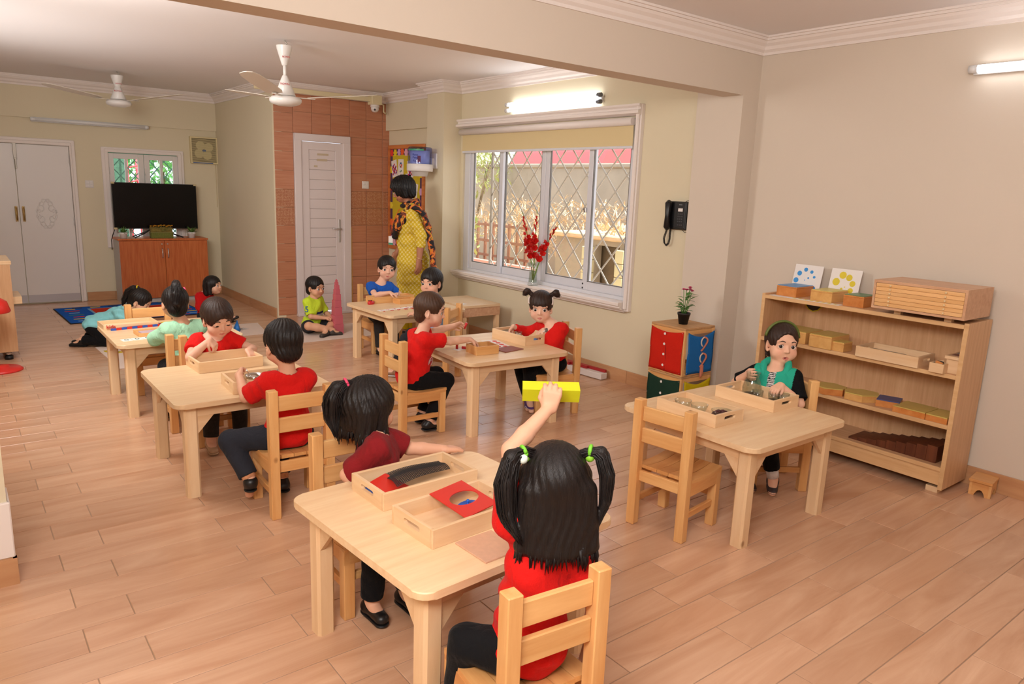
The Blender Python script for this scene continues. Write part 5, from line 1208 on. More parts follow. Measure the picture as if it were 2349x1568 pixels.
# table of two boys in red
tray('wooden_tray', 1.168, 4.075, TZ, math.radians(2), .345, .235, .06, PWD, 'pine tray with a white strip before the boy looking down')
tray('wooden_tray', 1.205, 3.577, TZ, math.radians(-2), .345, .215, .06, PWD, 'pine tray with steel bowls before the boy seen from behind')
t = thing('picture_strip', 'white strip with small grey pictures in the far tray of the boys', 'card strip', (1.21, 4.035, TZ+.024), .05); t.rotation_euler = (.9, 0, .07)
MB().box((0, 0, 0), (.21, .034, .002)).obj('strip', wc, t)
for i in range(6): MB().cyl((-.085+.034*i, 0, -.0008), (-.085+.034*i, 0, -.0022), .009, n=10).obj('picture', mat('grey_pic_%d' % (i % 3), [(176, 178, 182), (120, 128, 140), (196, 190, 186)][i % 3], .6), t)
bowl(1.045, 4.03, TZ+.008, .038, .022, 'small clear dish in the tray before the boy looking down')
stl = mat('polished_steel', (210, 208, 206), .12, 1.0)
def steel(x, y, label): o = bowl(x, y, TZ+.008, .046, .042, label, stl); o.name = 'steel_bowl'; return o
steel(1.178, 3.615, 'polished steel bowl, left one in the tray of the boy seen from behind'); steel(1.298, 3.63, 'polished steel bowl, right one beside the red shirt of the boy seen from behind')
sp = MB().tube([(1.135, 3.602, TZ+.085), (1.155, 3.608, TZ+.052), (1.175, 3.613, TZ+.028)], .0032, 8, taper=[1, .9, .8]).sphere((1.180, 3.616, TZ+.022), .010, 10, 8, (1.3, 1, .4)).obj('spoon', stl); tag(sp, 'steel spoon standing in the left steel bowl', 'spoon')
# table with buns girl and cylinder boy
tray('wooden_tray', 3.095, 3.845, TZ, PI/2+.06, .345, .235, .066, PWD, 'pine tray with lock pieces before the girl with hair buns')
bowl(3.085, 3.86, TZ+.008, .026, .05, 'little clear cup in the tray before the girl with hair buns').name = 'clear_cup'
o = MB().lathe([(0, 0), (.026, .0), (.032, .014), (.02, .022), (0, .024)], n=18).obj('plastic_cap', mat('sky_blue_plastic', (110, 160, 226), .35), loc=(3.13, 3.75, TZ+.0095)); tag(o, 'pale blue plastic lid in the tray of the girl with buns', 'lid')
r = random.Random(9)
for i in range(6):
    t = thing('padlock', ['small dull padlock farthest in the tray of the girl with buns', 'small dull padlock beside the clear cup', 'small dull padlock in the middle of the tray of the girl with buns', 'small dull padlock next to the pale blue lid', 'small dull padlock near the handle end of the tray', 'small dull padlock nearest the sleeve of the girl with buns'][i], 'padlock', (3.06+r.uniform(-.02, .08), 3.92-.042*i, TZ+.010), r.uniform(0, 6), 'padlocks in the tray')
    MB().box((0, 0, .007), (.024, .020, .012), bevel=.002).obj('body', mat('dull_steel', (176, 168, 158), .45, .5), t); MB().tube([(.012*math.cos(a)*.7, .010+.014*math.sin(a), .007) for a in np.linspace(0, PI, 9)], .0022, 6).obj('shackle', stl, t)
tray('small_box', 2.632, 3.655, TZ, -.08, .165, .135, .055, OWD, 'orange wooden box the boy in red reaches into', 'box', handle=None, t_=.009)
cards3 = thing('spot_card', 'white card with red spots beside the orange wooden box', 'card', (2.865, 3.82, TZ+.0008), -.2)
MB().box((0, 0, 0), (.12, .24, .0014)).obj('card', wc, cards3)
for i in range(4):
    for j in range(2): MB().cyl((-.024+.048*j, -.085+.055*i, .0007), (-.024+.048*j, -.085+.055*i, .0015), .017, n=16).obj('spot', mat('spot_red', (216, 40, 38), .6), cards3)
tag(MB().prism([(-.085, -.06), (.085, -.055), (.08, .06), (-.08, .06)], 0, .005, bevel=.001).obj('brown_folder', mat('maroon_board', (150, 84, 74), .6), loc=(2.835, 3.645, TZ+.0002), rot=(0, 0, .12)), 'maroon board lying flat beside the orange wooden box', 'board')
tag(MB().box((0, 0, 0), (.10, .055, .0014)).obj('white_card', wc, loc=(2.565, 3.80, TZ+.001), rot=(0, 0, .15)), 'white card under the red spindles at the table corner', 'card')
sr = mat('spindle_red', (196, 30, 34), .35)
tag(MB().cyl((-.019, 0, 0), (.019, 0, 0), .0085, n=14).obj('red_spindle', sr, loc=(2.585, 3.785, TZ+.0105), rot=(0, 0, -.9)), 'red wooden cylinder lying on the white card', 'cylinder', 'red cylinders')
tag(MB().cyl((0, 0, 0), (0, 0, .038), .0085, n=14).obj('red_spindle', sr, loc=(2.545, 3.815, TZ+.002)), 'red wooden cylinder standing on the white card', 'cylinder', 'red cylinders')
# number rods table
tray('wooden_tray', .945, 5.505, TZ, .04, .34, .20, .032, PWD, 'shallow pine tray at the left of the number rods table', handle=None, t_=.013)
text_mesh('t', 'kids', .036, mat('kids_red', (206, 40, 36), .5), None, Matrix.Identity(4), .003); o = bpy.data.objects['t']; o.name = 'word_cutout'; o.location = (.822, 5.394, TZ+.020); o.rotation_euler = (PI/2, 0, .04); tag(o, 'small red letters on the near side of the shallow tray', 'letters')
tag(MB().box((0, 0, 0), (.05, .025, .004)).obj('yellow_slip', ry, loc=(.82, 5.47, TZ+.012), rot=(0, 0, .3)), 'yellow slip at the left corner of the shallow tray', 'paper'); tag(MB().prism([(.05*math.cos(a), .022*math.sin(a)) for a in np.linspace(0, 2*PI, 17)[:-1]], 0, .003).obj('yellow_label', ry, loc=(1.20, 5.52, TZ+.0003)), 'yellow oval label lying right of the shallow tray', 'paper')
rodr = mat('rod_paint_red', (200, 44, 38), .4); rodb = mat('rod_paint_blue', (40, 84, 176), .4)
for k in range(6):
    n = 10-k; t = thing('number_rod', ['longest red and blue number rod, nearest the front edge', 'second longest red and blue number rod', 'third longest red and blue number rod', 'fourth longest red and blue number rod', 'fifth longest red and blue number rod', 'shortest red and blue number rod by the tray'][k], 'rod', (.815+.034*k+.006*k, 5.365+.0128*k, TZ), .14)
    for i in range(n): MB().box((0, 0, 0), (.0322, .012, .014), bevel=.0006).obj('segment', rodb if (i+k) % 2 == 0 else rodr, t, loc=(.0165+.033*i, 0, .007))
tray('card_box', 1.025, 5.145, TZ, .06, .20, .15, .024, OWD, 'flat orange wooden box of number cards by the mint blouse', 'box', handle=None, t_=.009); tag(MB().box((0, 0, 0), (.15, .10, .008)).obj('card_pile', mat('mauve_card', (196, 170, 178), .6), loc=(1.025, 5.145, TZ+.014), rot=(0, 0, .06)), 'pile of pale cards in the flat orange box', 'cards')
gz = mat('number_green', (40, 90, 60), .6)
for i, ch in enumerate('0001'):
    t = thing('number_card', ['white card with a green 0, leftmost of the row', 'white card with a green 0, second in the row', 'white card with a green 0, third in the row', 'white card with a green 1, last of the row'][i], 'card', (.845+.062*i, 5.01+.009*i, TZ+.0002), .13)
    MB().box((0, 0, .0006), (.058, .07, .0012)).obj('card', wc, t); text_mesh('digit', ch, .056, gz, t, Matrix.Translation((0, 0, .0014)))
# far counting table
tray('counting_box', 3.10, 5.735, TZ, .03, .42, .13, .055, OWD, 'long orange wooden tray before the boy in bright blue', 'tray', handle=None, t_=.010)
tray('small_box', 3.175, 5.60, TZ, .06, .185, .115, .045, OWD, 'shallow orange box the boy in bright blue reaches into', 'box', handle=None, t_=.009)
NW = ['one', 'two', 'three', 'four', 'five', 'six']
lb_ = thing('toy_ladybird', 'red toy ladybird at the left of the counting table', 'toy', (2.872, 5.66, TZ), .5)
MB().sphere((0, 0, .012), .034, 16, 10, (1.2, .75, .75)).obj('shell', sr, lb_); MB().sphere((.036, 0, .014), .014, 12, 8).obj('face', blackp, lb_)
for (x, y) in ((.01, .014), (.01, -.014), (-.015, .012), (-.015, -.012)): MB().sphere((x, y, .034), .0075, 8, 6, (1, 1, .5)).obj('spot', mat('toy_yellow', (226, 190, 50), .4) if x > 0 else blackp, lb_)
for i in range(6):
    t = thing('counting_card', 'white card with the number %s on the far counting table' % NW[i], 'card', (2.80+.068*i, 5.33+.012*i, TZ+.0002), .12)
    MB().box((0, 0, .0006), (.058, .052, .0012)).obj('card', wc, t); text_mesh('digit', str(i+1), .050, mat('digit_red', (200, 40, 44), .6), t, Matrix.Translation((0, .004, .0014)))
    for j in range(i+1):
        o = MB().cyl((0, 0, 0), (0, 0, .0035), .0072, n=10).obj('counter', sr, loc=(2.812+.070*i-.011+.0155*(j % 2), 5.285+.012*i-.0155*(j//2), TZ+.0002)); tag(o, '%s red counter below the card with the number %s' % (['first', 'second', 'third', 'fourth', 'fifth', 'sixth'][j], NW[i]), 'counter', 'red counters')
# ------------------------------------------------------------------ people: each body is one continuous surface
class Field:
    """signed-distance field on a grid, turned into a quad mesh with surface nets"""
    def __init__(s, lo, hi, h):
        s.lo = np.array(lo, float); s.h = h; s.n = np.ceil((np.array(hi, float)-s.lo)/h).astype(int)+2
        s.a = np.full(s.n, 0.5, np.float32); s.ax = [s.lo[i]+h*np.arange(s.n[i]) for i in range(3)]
    def _blk(s, lo, hi, m):
        i0 = np.clip(np.floor((np.asarray(lo)-m-s.lo)/s.h).astype(int), 0, s.n); i1 = np.clip(np.ceil((np.asarray(hi)+m-s.lo)/s.h).astype(int)+1, 0, s.n)
        sl = tuple(slice(a, b) for a, b in zip(i0, i1))
        X, Y, Z = (s.ax[i][sl[i]].astype(np.float32) for i in range(3))
        return sl, X[:, None, None], Y[None, :, None], Z[None, None, :]
    def _mix(s, sl, d, k, sub=False):
        a = s.a[sl]
        if a.size == 0: return
        if sub:
            d = -d; h = np.clip(.5-.5*(a-d)/max(k, 1e-6), 0, 1); s.a[sl] = a*(1-h)+d*h+k*h*(1-h)
        else:
            h = np.clip(.5+.5*(a-d)/max(k, 1e-6), 0, 1); s.a[sl] = a*(1-h)+d*h-k*h*(1-h)
    def cone(s, a, b, ra, rb, k=.01, flat=None, sub=False):
        """tapered capsule; flat=(direction, factor) squashes it along a direction"""
        a = np.asarray(a, float); b = np.asarray(b, float); R = max(ra, rb)
        sl, X, Y, Z = s._blk(np.minimum(a, b)-R, np.maximum(a, b)+R, k+2*s.h)
        px, py, pz = X-a[0], Y-a[1], Z-a[2]; v = b-a; L2 = float(v@v)+1e-12
        if flat is not None:
            n = np.asarray(flat[0], float); n = n/np.linalg.norm(n); q = px*n[0]+py*n[1]+pz*n[2]; c = (1/flat[1]-1)
            px = px+n[0]*q*c; py = py+n[1]*q*c; pz = pz+n[2]*q*c
            vq = float(v@n); v = v+n*vq*c; L2 = float(v@v)+1e-12
        t = np.clip((px*v[0]+py*v[1]+pz*v[2])/L2, 0, 1)
        d = np.sqrt((px-t*v[0])**2+(py-t*v[1])**2+(pz-t*v[2])**2)-(ra+(rb-ra)*t)
        s._mix(sl, d.astype(np.float32), k, sub); return s
    def ell(s, c, r, R=None, k=.01, sub=False):
        c = np.asarray(c, float); r = np.asarray(r, float); R = np.eye(3) if R is None else np.asarray(R)
        ext = np.sqrt(((R*r[None, :])**2).sum(1)); sl, X, Y, Z = s._blk(c-ext, c+ext, k+2*s.h)
        px, py, pz = X-c[0], Y-c[1], Z-c[2]
        q = [(R[0, i]*px+R[1, i]*py+R[2, i]*pz)/r[i] for i in range(3)]
        k0 = np.sqrt(q[0]**2+q[1]**2+q[2]**2); k1 = np.sqrt((q[0]/r[0])**2+(q[1]/r[1])**2+(q[2]/r[2])**2)+1e-9
        s._mix(sl, (k0*(k0-1)/k1).astype(np.float32), k, sub); return s
    def cut(s, p, n, k=.002, lo=None, hi=None):
        """remove what lies beyond the plane through p with outward normal n (inside lo..hi)"""
        p = np.asarray(p, float); n = np.asarray(n, float); n = n/np.linalg.norm(n)
        sl, X, Y, Z = s._blk(s.lo if lo is None else lo, s.lo+s.h*s.n if hi is None else hi, 0)
        d = -((X-p[0])*n[0]+(Y-p[1])*n[1]+(Z-p[2])*n[2]); s._mix(sl, d.astype(np.float32), k, True); return s
    def warp(s, fn):
        X, Y, Z = (s.ax[i].astype(np.float32) for i in range(3)); m = np.abs(s.a) < .02
        i = np.nonzero(m); s.a[i] += fn(X[i[0]], Y[i[1]], Z[i[2]]).astype(np.float32); return s
    def at(s, p):
        q = (np.asarray(p)-s.lo)/s.h; i = np.floor(q).astype(int); f = q-i; i = np.clip(i, 0, s.n-2); v = 0
        for dx in (0, 1):
            for dy in (0, 1):
                for dz in (0, 1): v += s.a[i[0]+dx, i[1]+dy, i[2]+dz]*(f[0] if dx else 1-f[0])*(f[1] if dy else 1-f[1])*(f[2] if dz else 1-f[2])
        return v
    def march(s, p, d, t0=0.0, t1=.06):
        """walk from outside along d until the surface"""
        p = np.asarray(p, float); d = np.asarray(d, float); t = t0
        while t < t1:
            if s.at(p+d*t) < 0: break
            t += s.h*.25
        return p+d*t
    def net(s):
        a = s.a; a[0] = a[-1] = .5; a[:, 0] = a[:, -1] = .5; a[:, :, 0] = a[:, :, -1] = .5
        neg = a < 0; c = np.zeros(s.n-1, np.int8)
        for dx in (0, 1):
            for dy in (0, 1):
                for dz in (0, 1): c += neg[dx:s.n[0]-1+dx, dy:s.n[1]-1+dy, dz:s.n[2]-1+dz]
        act = (c > 0) & (c < 8); I = np.array(np.nonzero(act)); N = I.shape[1]
        idx = np.full(s.n-1, -1, np.int32); idx[act] = np.arange(N)
        pos = np.zeros((N, 3)); cnt = np.zeros(N)
        cor = [(x, y, z) for x in (0, 1) for y in (0, 1) for z in (0, 1)]
        V = {q: a[I[0]+q[0], I[1]+q[1], I[2]+q[2]] for q in cor}
        for q in cor:
            for ax in range(3):
                if q[ax]: continue
                e = list(q); e[ax] = 1; e = tuple(e); u, v = V[q], V[e]; m = (u < 0) != (v < 0)
                t = u[m]/(u[m]-v[m]); P = np.tile(np.array(q, float), (m.sum(), 1)); P[:, ax] = t; pos[m] += P; cnt[m] += 1
        verts = (I.T+pos/cnt[:, None])*s.h+s.lo
        F = []
        for ax in range(3):
            o = [i for i in range(3) if i != ax]; A = neg.take(range(0, s.n[ax]-1), ax); B = neg.take(range(1, s.n[ax]), ax)
            E = np.array(np.nonzero(A != B)); ok = (E[o[0]] > 0) & (E[o[1]] > 0) & (E[o[0]] < s.n[o[0]]-1) & (E[o[1]] < s.n[o[1]]-1); E = E[:, ok]
            def cell(d0, d1):
                q = E.copy(); q[o[0]] -= d0; q[o[1]] -= d1; return idx[q[0], q[1], q[2]]
            quad = np.stack([cell(1, 1), cell(0, 1), cell(0, 0), cell(1, 0)], 1); ins = A[E[0], E[1], E[2]]
            flip = ins if ax != 1 else ~ins
            quad[~flip] = quad[~flip][:, ::-1]; F.append(quad)
        F = np.concatenate(F); return verts, F[(F >= 0).all(1)]
def net_obj(name, field, m, parent, origin, col=None, smooth=1):
    v, f = field.net()
    for _ in range(smooth):     # one light relaxation pass takes the grid steps out
        acc = np.zeros_like(v); cn = np.zeros(len(v))
        for i, j in ((0, 1), (1, 2), (2, 3), (3, 0)):
            np.add.at(acc, f[:, i], v[f[:, j]]); np.add.at(cn, f[:, i], 1); np.add.at(acc, f[:, j], v[f[:, i]]); np.add.at(cn, f[:, j], 1)
        v = v*.5+.5*acc/np.maximum(cn, 1)[:, None]
    me = bpy.data.meshes.new(name); me.vertices.add(len(v)); me.vertices.foreach_set('co', (v-np.asarray(origin)).astype(np.float32).ravel())
    me.loops.add(len(f)*4); me.loops.foreach_set('vertex_index', f.astype(np.int32).ravel()); me.polygons.add(len(f))
    me.polygons.foreach_set('loop_start', np.arange(0, len(f)*4, 4, dtype=np.int32)); me.polygons.foreach_set('use_smooth', np.ones(len(f), bool))
    me.update(calc_edges=True); me.materials.append(m)
    if col is not None:
        at = me.color_attributes.new('tint', 'FLOAT_COLOR', 'POINT'); c = np.ones((len(v), 4), np.float32); c[:, :3] = col(v); at.data.foreach_set('color', c.ravel())
    o = bpy.data.objects.new(name, me); COL.objects.link(o); o.parent = parent
    return o
def tinted(name, rough=.55, sss=.0, bump=None, spec=.35, sheen=0):
    m = mat(name, (255, 255, 255), rough, spec=spec, bump=bump, sheen=sheen); nt = m.node_tree
    at = nt.nodes.new('ShaderNodeAttribute'); at.attribute_name = 'tint'; nt.links.new(at.outputs['Color'], nt.nodes['Principled BSDF'].inputs['Base Color'])
    if sss:
        b = nt.nodes['Principled BSDF']; b.inputs['Subsurface Weight'].default_value = sss; b.inputs['Subsurface Radius'].default_value = (.012, .005, .003); b.inputs['Subsurface Scale'].default_value = .3
    return m
skin_m = tinted('skin', .5, .0, spec=.3)
def hair_mat(name, rgb):
    if name in MATS: return MATS[name]
    m = mat(name, rgb, .42, spec=.32, vary=(45, .5)); nt = m.node_tree; b = nt.nodes['Principled BSDF']
    tc = nt.nodes.new('ShaderNodeTexCoord'); mp = nt.nodes.new('ShaderNodeMapping'); mp.inputs['Scale'].default_value = (260, 260, 10)
    n = nt.nodes.new('ShaderNodeTexNoise'); n.inputs['Scale'].default_value = 1.6; n.inputs['Detail'].default_value = 4
    nt.links.new(tc.outputs['Object'], mp.inputs[0]); nt.links.new(mp.outputs[0], n.inputs['Vector'])
    bp = nt.nodes.new('ShaderNodeBump'); bp.inputs['Strength'].default_value = .7; bp.inputs['Distance'].default_value = .002
    nt.links.new(n.outputs['Fac'], bp.inputs['Height']); nt.links.new(bp.outputs[0], b.inputs['Normal']); return m
hair_black = hair_mat('hair_black', (27, 21, 20)); hair_brown = hair_mat('hair_dark_brown', (50, 34, 27))
eye_white = mat('eye_white', (226, 220, 216), .2); eye_iris = mat('eye_iris', (46, 28, 20), .12); eye_pupil = mat('eye_pupil', (6, 5, 5), .08); brow_m = mat('eyebrow', (46, 32, 26), .8); mouth_m = mat('mouth_inside', (96, 34, 34), .6)
def rotz(a): c, s_ = math.cos(a), math.sin(a); return np.array([[c, -s_, 0], [s_, c, 0], [0, 0, 1.]])
def rotx(a): c, s_ = math.cos(a), math.sin(a); return np.array([[1., 0, 0], [0, c, -s_], [0, s_, c]])
def roty(a): c, s_ = math.cos(a), math.sin(a); return np.array([[c, 0, s_], [0, 1., 0], [-s_, 0, c]])
A_ = np.array
def unit(v): v = A_(v, float); return v/np.linalg.norm(v)
def ik(S_, T, l1, l2, hint):
    S_, T = A_(S_, float), A_(T, float); d = T-S_; L_ = np.linalg.norm(d); L2 = min(L_, (l1+l2)*.998); u = d/L_
    T2 = S_+u*L2; x = (l1*l1-l2*l2+L2*L2)/(2*L2); h = math.sqrt(max(0, l1*l1-x*x)); hv = A_(hint, float); hv = hv-u*(hv@u); hv = hv/(np.linalg.norm(hv)+1e-9)
    return S_+u*x+hv*h, T2
def hand_prims(F, wrist, d, n, left, s_=1.0, curl=.5, spread=1.0, thumb=.6, k=.004):
    """palm and five fingers; d = along the fingers, n = the way the palm faces. The index finger and thumb lie on the inner side"""
    d = unit(d); n = A_(n, float); n = unit(n-d*(n@d)); sd = np.cross(d, n)   # sd points to the thumb side
    if not left: sd = -sd
    w = A_(wrist, float); L_ = .048*s_; pw = .021*s_
    for q in (-1, -.33, .33, 1): F.cone(w+sd*pw*.55*q, w+d*L_+sd*pw*q, .0125*s_, .0098*s_, k*1.6)
    ends = []
    for i, (q, ln) in enumerate(((1.05, .044), (.36, .050), (-.34, .046), (-1.0, .036))):
        b = w+d*(L_-(.004*s_ if i in (0, 3) else 0))+sd*pw*q*1.02; r0 = .0078*s_; fd = unit(d+sd*.10*q*spread)
        c = curl if not isinstance(curl, (list, tuple)) else curl[i]; p = b; ang = c*.55
        for j, fr in enumerate((.44, .32, .24)):
            dr = fd*math.cos(ang)+n*math.sin(ang); q2 = p+dr*ln*fr*s_; F.cone(p, q2, r0*(1-.09*j), r0*(1-.09*(j+1)), .0022); p = q2; ang += c*(1.0 if j == 0 else .75)
        ends.append(p)
    b = w+d*.012*s_+sd*pw*.75; t1 = unit(d*.62+sd*.62+n*(.25+.5*thumb)); p1 = b+t1*.026*s_; t2 = unit(d*.85+sd*(.35-.55*thumb)+n*(.25+.55*thumb)); p2 = p1+t2*.018*s_; p3 = p2+unit(t2+d*.1-sd*.25*thumb)*.015*s_
    F.cone(b, p1, .0115*s_, .0090*s_, k*1.2); F.cone(p1, p2, .0090*s_, .0078*s_, .002); F.cone(p2, p3, .0078*s_, .0066*s_, .002)
    return ends, p3
def col_of(rgb): return A_(lin(rgb), np.float32)

def person(label, pos, face, **P):
    """builds a seated or standing child; pos = floor point under the pelvis, face = compass degrees, targets in room coordinates"""
    g = lambda k_, d=None: P.get(k_, d)
    root = thing('person', label, 'person', (pos[0], pos[1], 0), 0); org = A_([pos[0], pos[1], 0.])
    hs = g('head_scale', 1.0); bs = g('body_scale', 1.0); h = g('h', .0036); Rb = rotz(-math.radians(face))
    skin = col_of(g('skin', (226, 172, 142))); lipc = col_of(g('lips', (204, 124, 112)))
    W = lambda v: org+Rb@A_(v, float)
    pz = g('pelvis_z', .345); Pv = W((0, 0, pz))
    lean, side, tw = (math.radians(g(q, 0)) for q in ('lean', 'side', 'twist'))
    Rt = Rb@rotx(-lean)@roty(side); Rs = Rt@rotz(tw)
    tl = g('torso', .287)*bs; N = Pv+Rt@A_([0, -.012, tl]); chest = Pv+Rs@A_([0, .006, tl*.66]); belly = Pv+Rt@A_([0, .010, tl*.30])
    sw = .088*bs; SL = N+Rs@A_([-sw, g('fwd_l', 0), -.040+g('lift_l', 0)]); SR = N+Rs@A_([sw, 0, -.040+g('lift_r', 0)])
    up_l, fo_l = .150*bs*g('arm', 1.0), .138*bs*g('arm', 1.0); ar = g('arm_r', g('arm', 1.0))/g('arm', 1.0)
    HL, HR = g('hand_l'), g('hand_r')
    HL = A_(HL) if HL is not None else W((-.09, .20, .36)); HR = A_(HR) if HR is not None else W((.09, .20, .36))
    EL, WL = ik(SL, HL, up_l, fo_l, Rb@A_(g('elbow_l', (-.6, -.4, -.7)))); ER, WR = ik(SR, HR, up_l*ar, fo_l*ar, Rb@A_(g('elbow_r', (.6, -.4, -.7))))
    hipL, hipR = Pv+Rb@A_([-.05*bs, .0, -.012]), Pv+Rb@A_([.05*bs, .0, -.012])
    KL, KR = [A_(g(q)) if g(q) is not None else W(d_) for q, d_ in (('knee_l', (-.07, .20, pz-.02)), ('knee_r', (.07, .20, pz-.02)))]
    AL, AR = [A_(g(q)) if g(q) is not None else W(d_) for q, d_ in (('ankle_l', (-.07, .19, .055)), ('ankle_r', (.07, .19, .055)))]
    TL, TR = [unit(g(q)) if g(q) is not None else Rb@A_([0, 1., 0]) for q in ('toe_l', 'toe_r')]
    # head frame
    hy, hp, hr = (math.radians(g(q, 0)) for q in ('yaw', 'pitch', 'roll'))
    Rh = Rb@rotz(hy)@rotx(-hp)@roty(hr); C = N+Rt@A_([0, .004, .030*bs])+ (Rh@A_([0, .012, .098]))*hs
    if g('head') is not None: C = A_(g('head'), float)
    Hh = lambda v: C+Rh@(A_(v, float)*hs)
    pts = np.array([Pv, N, SL, SR, EL, ER, WL, WR, KL, KR, AL, AR, C+.0, C+A_([0, 0, .12])]); lo, hi = pts.min(0)-.135, pts.max(0)+.135; lo[2] = max(lo[2], -.02)
    F = Field(lo, hi, h)
    fl = Rs@A_([0, 1., 0])
    # trunk
    F.ell(Pv+Rb@A_([0, -.004, .0]), A_((.088, .072, .072))*bs, Rb, .03).ell(belly, A_((.078, .066, .095))*bs, Rt, .04).ell(chest, A_((.084, .062, .090))*bs, Rs, .04)
    F.cone(SL, N-Rt@A_([0, 0, .034]), .030*bs, .034*bs, .02).cone(SR, N-Rt@A_([0, 0, .034]), .030*bs, .034*bs, .02).cone(N-Rt@A_([0, 0, .03]), Hh((0, -.014, -.055)), .041*bs, .034*hs, .02)
    # arms with hands
    for S_, E_, W_, left, nm in ((SL, EL, WL, True, 'l'), (SR, ER, WR, False, 'r')):
        F.cone(S_, E_, .031*bs, .0245*bs, .014).cone(E_, E_+(W_-E_)*.35, .0250*bs, .0245*bs, .008).cone(E_+(W_-E_)*.35, W_, .0245*bs, .0165*bs, .008)
        dr = g('fingers_'+nm); dr = unit(W_-E_) if dr is None else unit(dr); pn = g('palm_'+nm); pn = A_([0, 0, -1.]) if pn is None else A_(pn)
        hand_prims(F, W_-dr*.004, dr, pn, left, g('hand_scale', .92)*bs, g('curl_'+nm, .45), g('spread', 1.0), g('thumb_'+nm, .5))
    # legs
    lr = g('leg_r', 1.0)*bs
    for hip, K, An, T in ((hipL, KL, AL, TL), (hipR, KR, AR, TR)):
        F.cone(hip, K, .057*lr, .040*lr, .02).cone(K, K+(An-K)*.35, .038*lr, .040*lr, .012).cone(K+(An-K)*.35, An, .040*lr, .026*lr, .01)
        F.cone(An+A_([0, 0, -.012]), An+T*.075*bs+A_([0, 0, -.030]), .026*bs, .020*bs, .012, flat=((0, 0, 1), .8))
    # head: cranium, face, cheeks, jaw, nose, eye sockets with lids, mouth, ears
    hd = lambda c, r, k=.01, R=None, sub=False: F.ell(Hh(c), A_(r)*hs, Rh if R is None else Rh@R, k*hs, sub)
    kid = g('kid', True)
    hd((0, -.012, .026), (.072, .088, .079), .012); hd((0, .020, -.022), (.0635 if kid else .060, .060, .074), .02); hd((0, .044, -.074), (.032, .029, .022), .02)
    for sx in (-1, 1):
        hd((sx*.036, .045, -.042), (.030, .029, .030) if kid else (.024, .026, .027), .018); hd((sx*.026, .066, .020), (.026, .015, .010), .014)
    if kid:
        F.cone(Hh((0, .079, -.006)), Hh((0, .0875, -.028)), .0052*hs, .0086*hs, .010*hs)
        for sx in (-1, 1): F.cone(Hh((sx*.0075, .081, -.030)), Hh((sx*.0100, .0795, -.030)), .0058*hs, .0054*hs, .005*hs)
    else:
        F.cone(Hh((0, .079, .002)), Hh((0, .0935, -.026)), .0062*hs, .0092*hs, .009*hs)
        for sx in (-1, 1): F.cone(Hh((sx*.0085, .083, -.030)), Hh((sx*.0105, .081, -.030)), .0062*hs, .0058*hs, .005*hs)
    for sx in (-1, 1): hd((sx*.0062, .0865 if kid else .090, -.0365), (.0032, .005, .0026), .003, None, True)
    ex, ey, ez, er = (.0320, .0640, -.004, .0165) if kid else (.0305, .0685, .0, .0130)
    eo = g('eye_open', 1.0); ew, eh = (.0160, .0098) if kid else (.0128, .0062)
    for sx in (-1, 1): hd((sx*.031, .090, ez+.002), (.020, .014, .0130), .010, None, True)
    for sx in (-1, 1): hd((sx*ex, ey, ez), (er+.0015,)*3, .004)
    for sx in (-1, 1):
        if eo > .12: hd((sx*ex, ey+er, ez-(1-eo)*.0040), (ew, .0125, eh*max(eo, .25)), .0015, roty(sx*.08), True)
    mo = g('mouth', 0.0)
    mw, my = (.0140, .0745) if kid else (.0175, .0800)
    for sx in (-1, 1):
        F.cone(Hh((0, my, -.0560)), Hh((sx*mw, my-.0075, -.0585)), .0050*hs, .0028*hs, .004*hs); F.cone(Hh((0, my-.001, -.0645-.008*mo)), Hh((sx*mw*.85, my-.0075, -.0600-.004*mo)), .0054*hs, .0028*hs, .004*hs)
    if mo > 0: hd((0, my+.0045, -.0605-.004*mo), (mw*.75, .012, .0022+.0040*mo), .002, None, True)
    else: F.cone(Hh((-mw*.8, my+.0030, -.0600)), Hh((mw*.8, my+.0030, -.0600)), .0012*hs, .0012*hs, .003*hs, sub=True)
    for sx in (-1, 1):
        if g('ears', True):
            Re = rotz(sx*-.45)@rotx(.12); hd((sx*.0735, -.006, -.012), (.0075, .0185, .0285), .006, Re); hd((sx*.0810, -.001, -.008), (.006, .010, .017), .004, Re, True); hd((sx*.071, .004, -.037), (.007, .008, .009), .006)
    inv = Rh.T/hs
    def tint(v):
        q = (v-C)@inv.T; c = np.tile(skin, (len(v), 1)); x, y, z = q[:, 0], q[:, 1], q[:, 2]
        zc = -.0602-.0025*mo; th = np.where(z > zc, .0072, .0088+.006*mo)*np.sqrt(np.clip(1-(x/(mw*1.2))**2, 0, 1))
        lip = np.clip((th-np.abs(z-zc+.0008))/.0022, 0, 1)*(y > .058)*(np.abs(z-zc) < .03)
        c = c*(1-lip[:, None])+lipc*lip[:, None]
        ch = np.exp(-(((np.abs(x)-.036)/.018)**2+((z+.034)/.017)**2))*(y > .03)*.30; c = c*(1-ch[:, None])+col_of((226, 140, 122))*ch[:, None]
        return c
    body = net_obj('body', F, skin_m, root, org, tint)
    Ro = lambda p: A_(p)-org
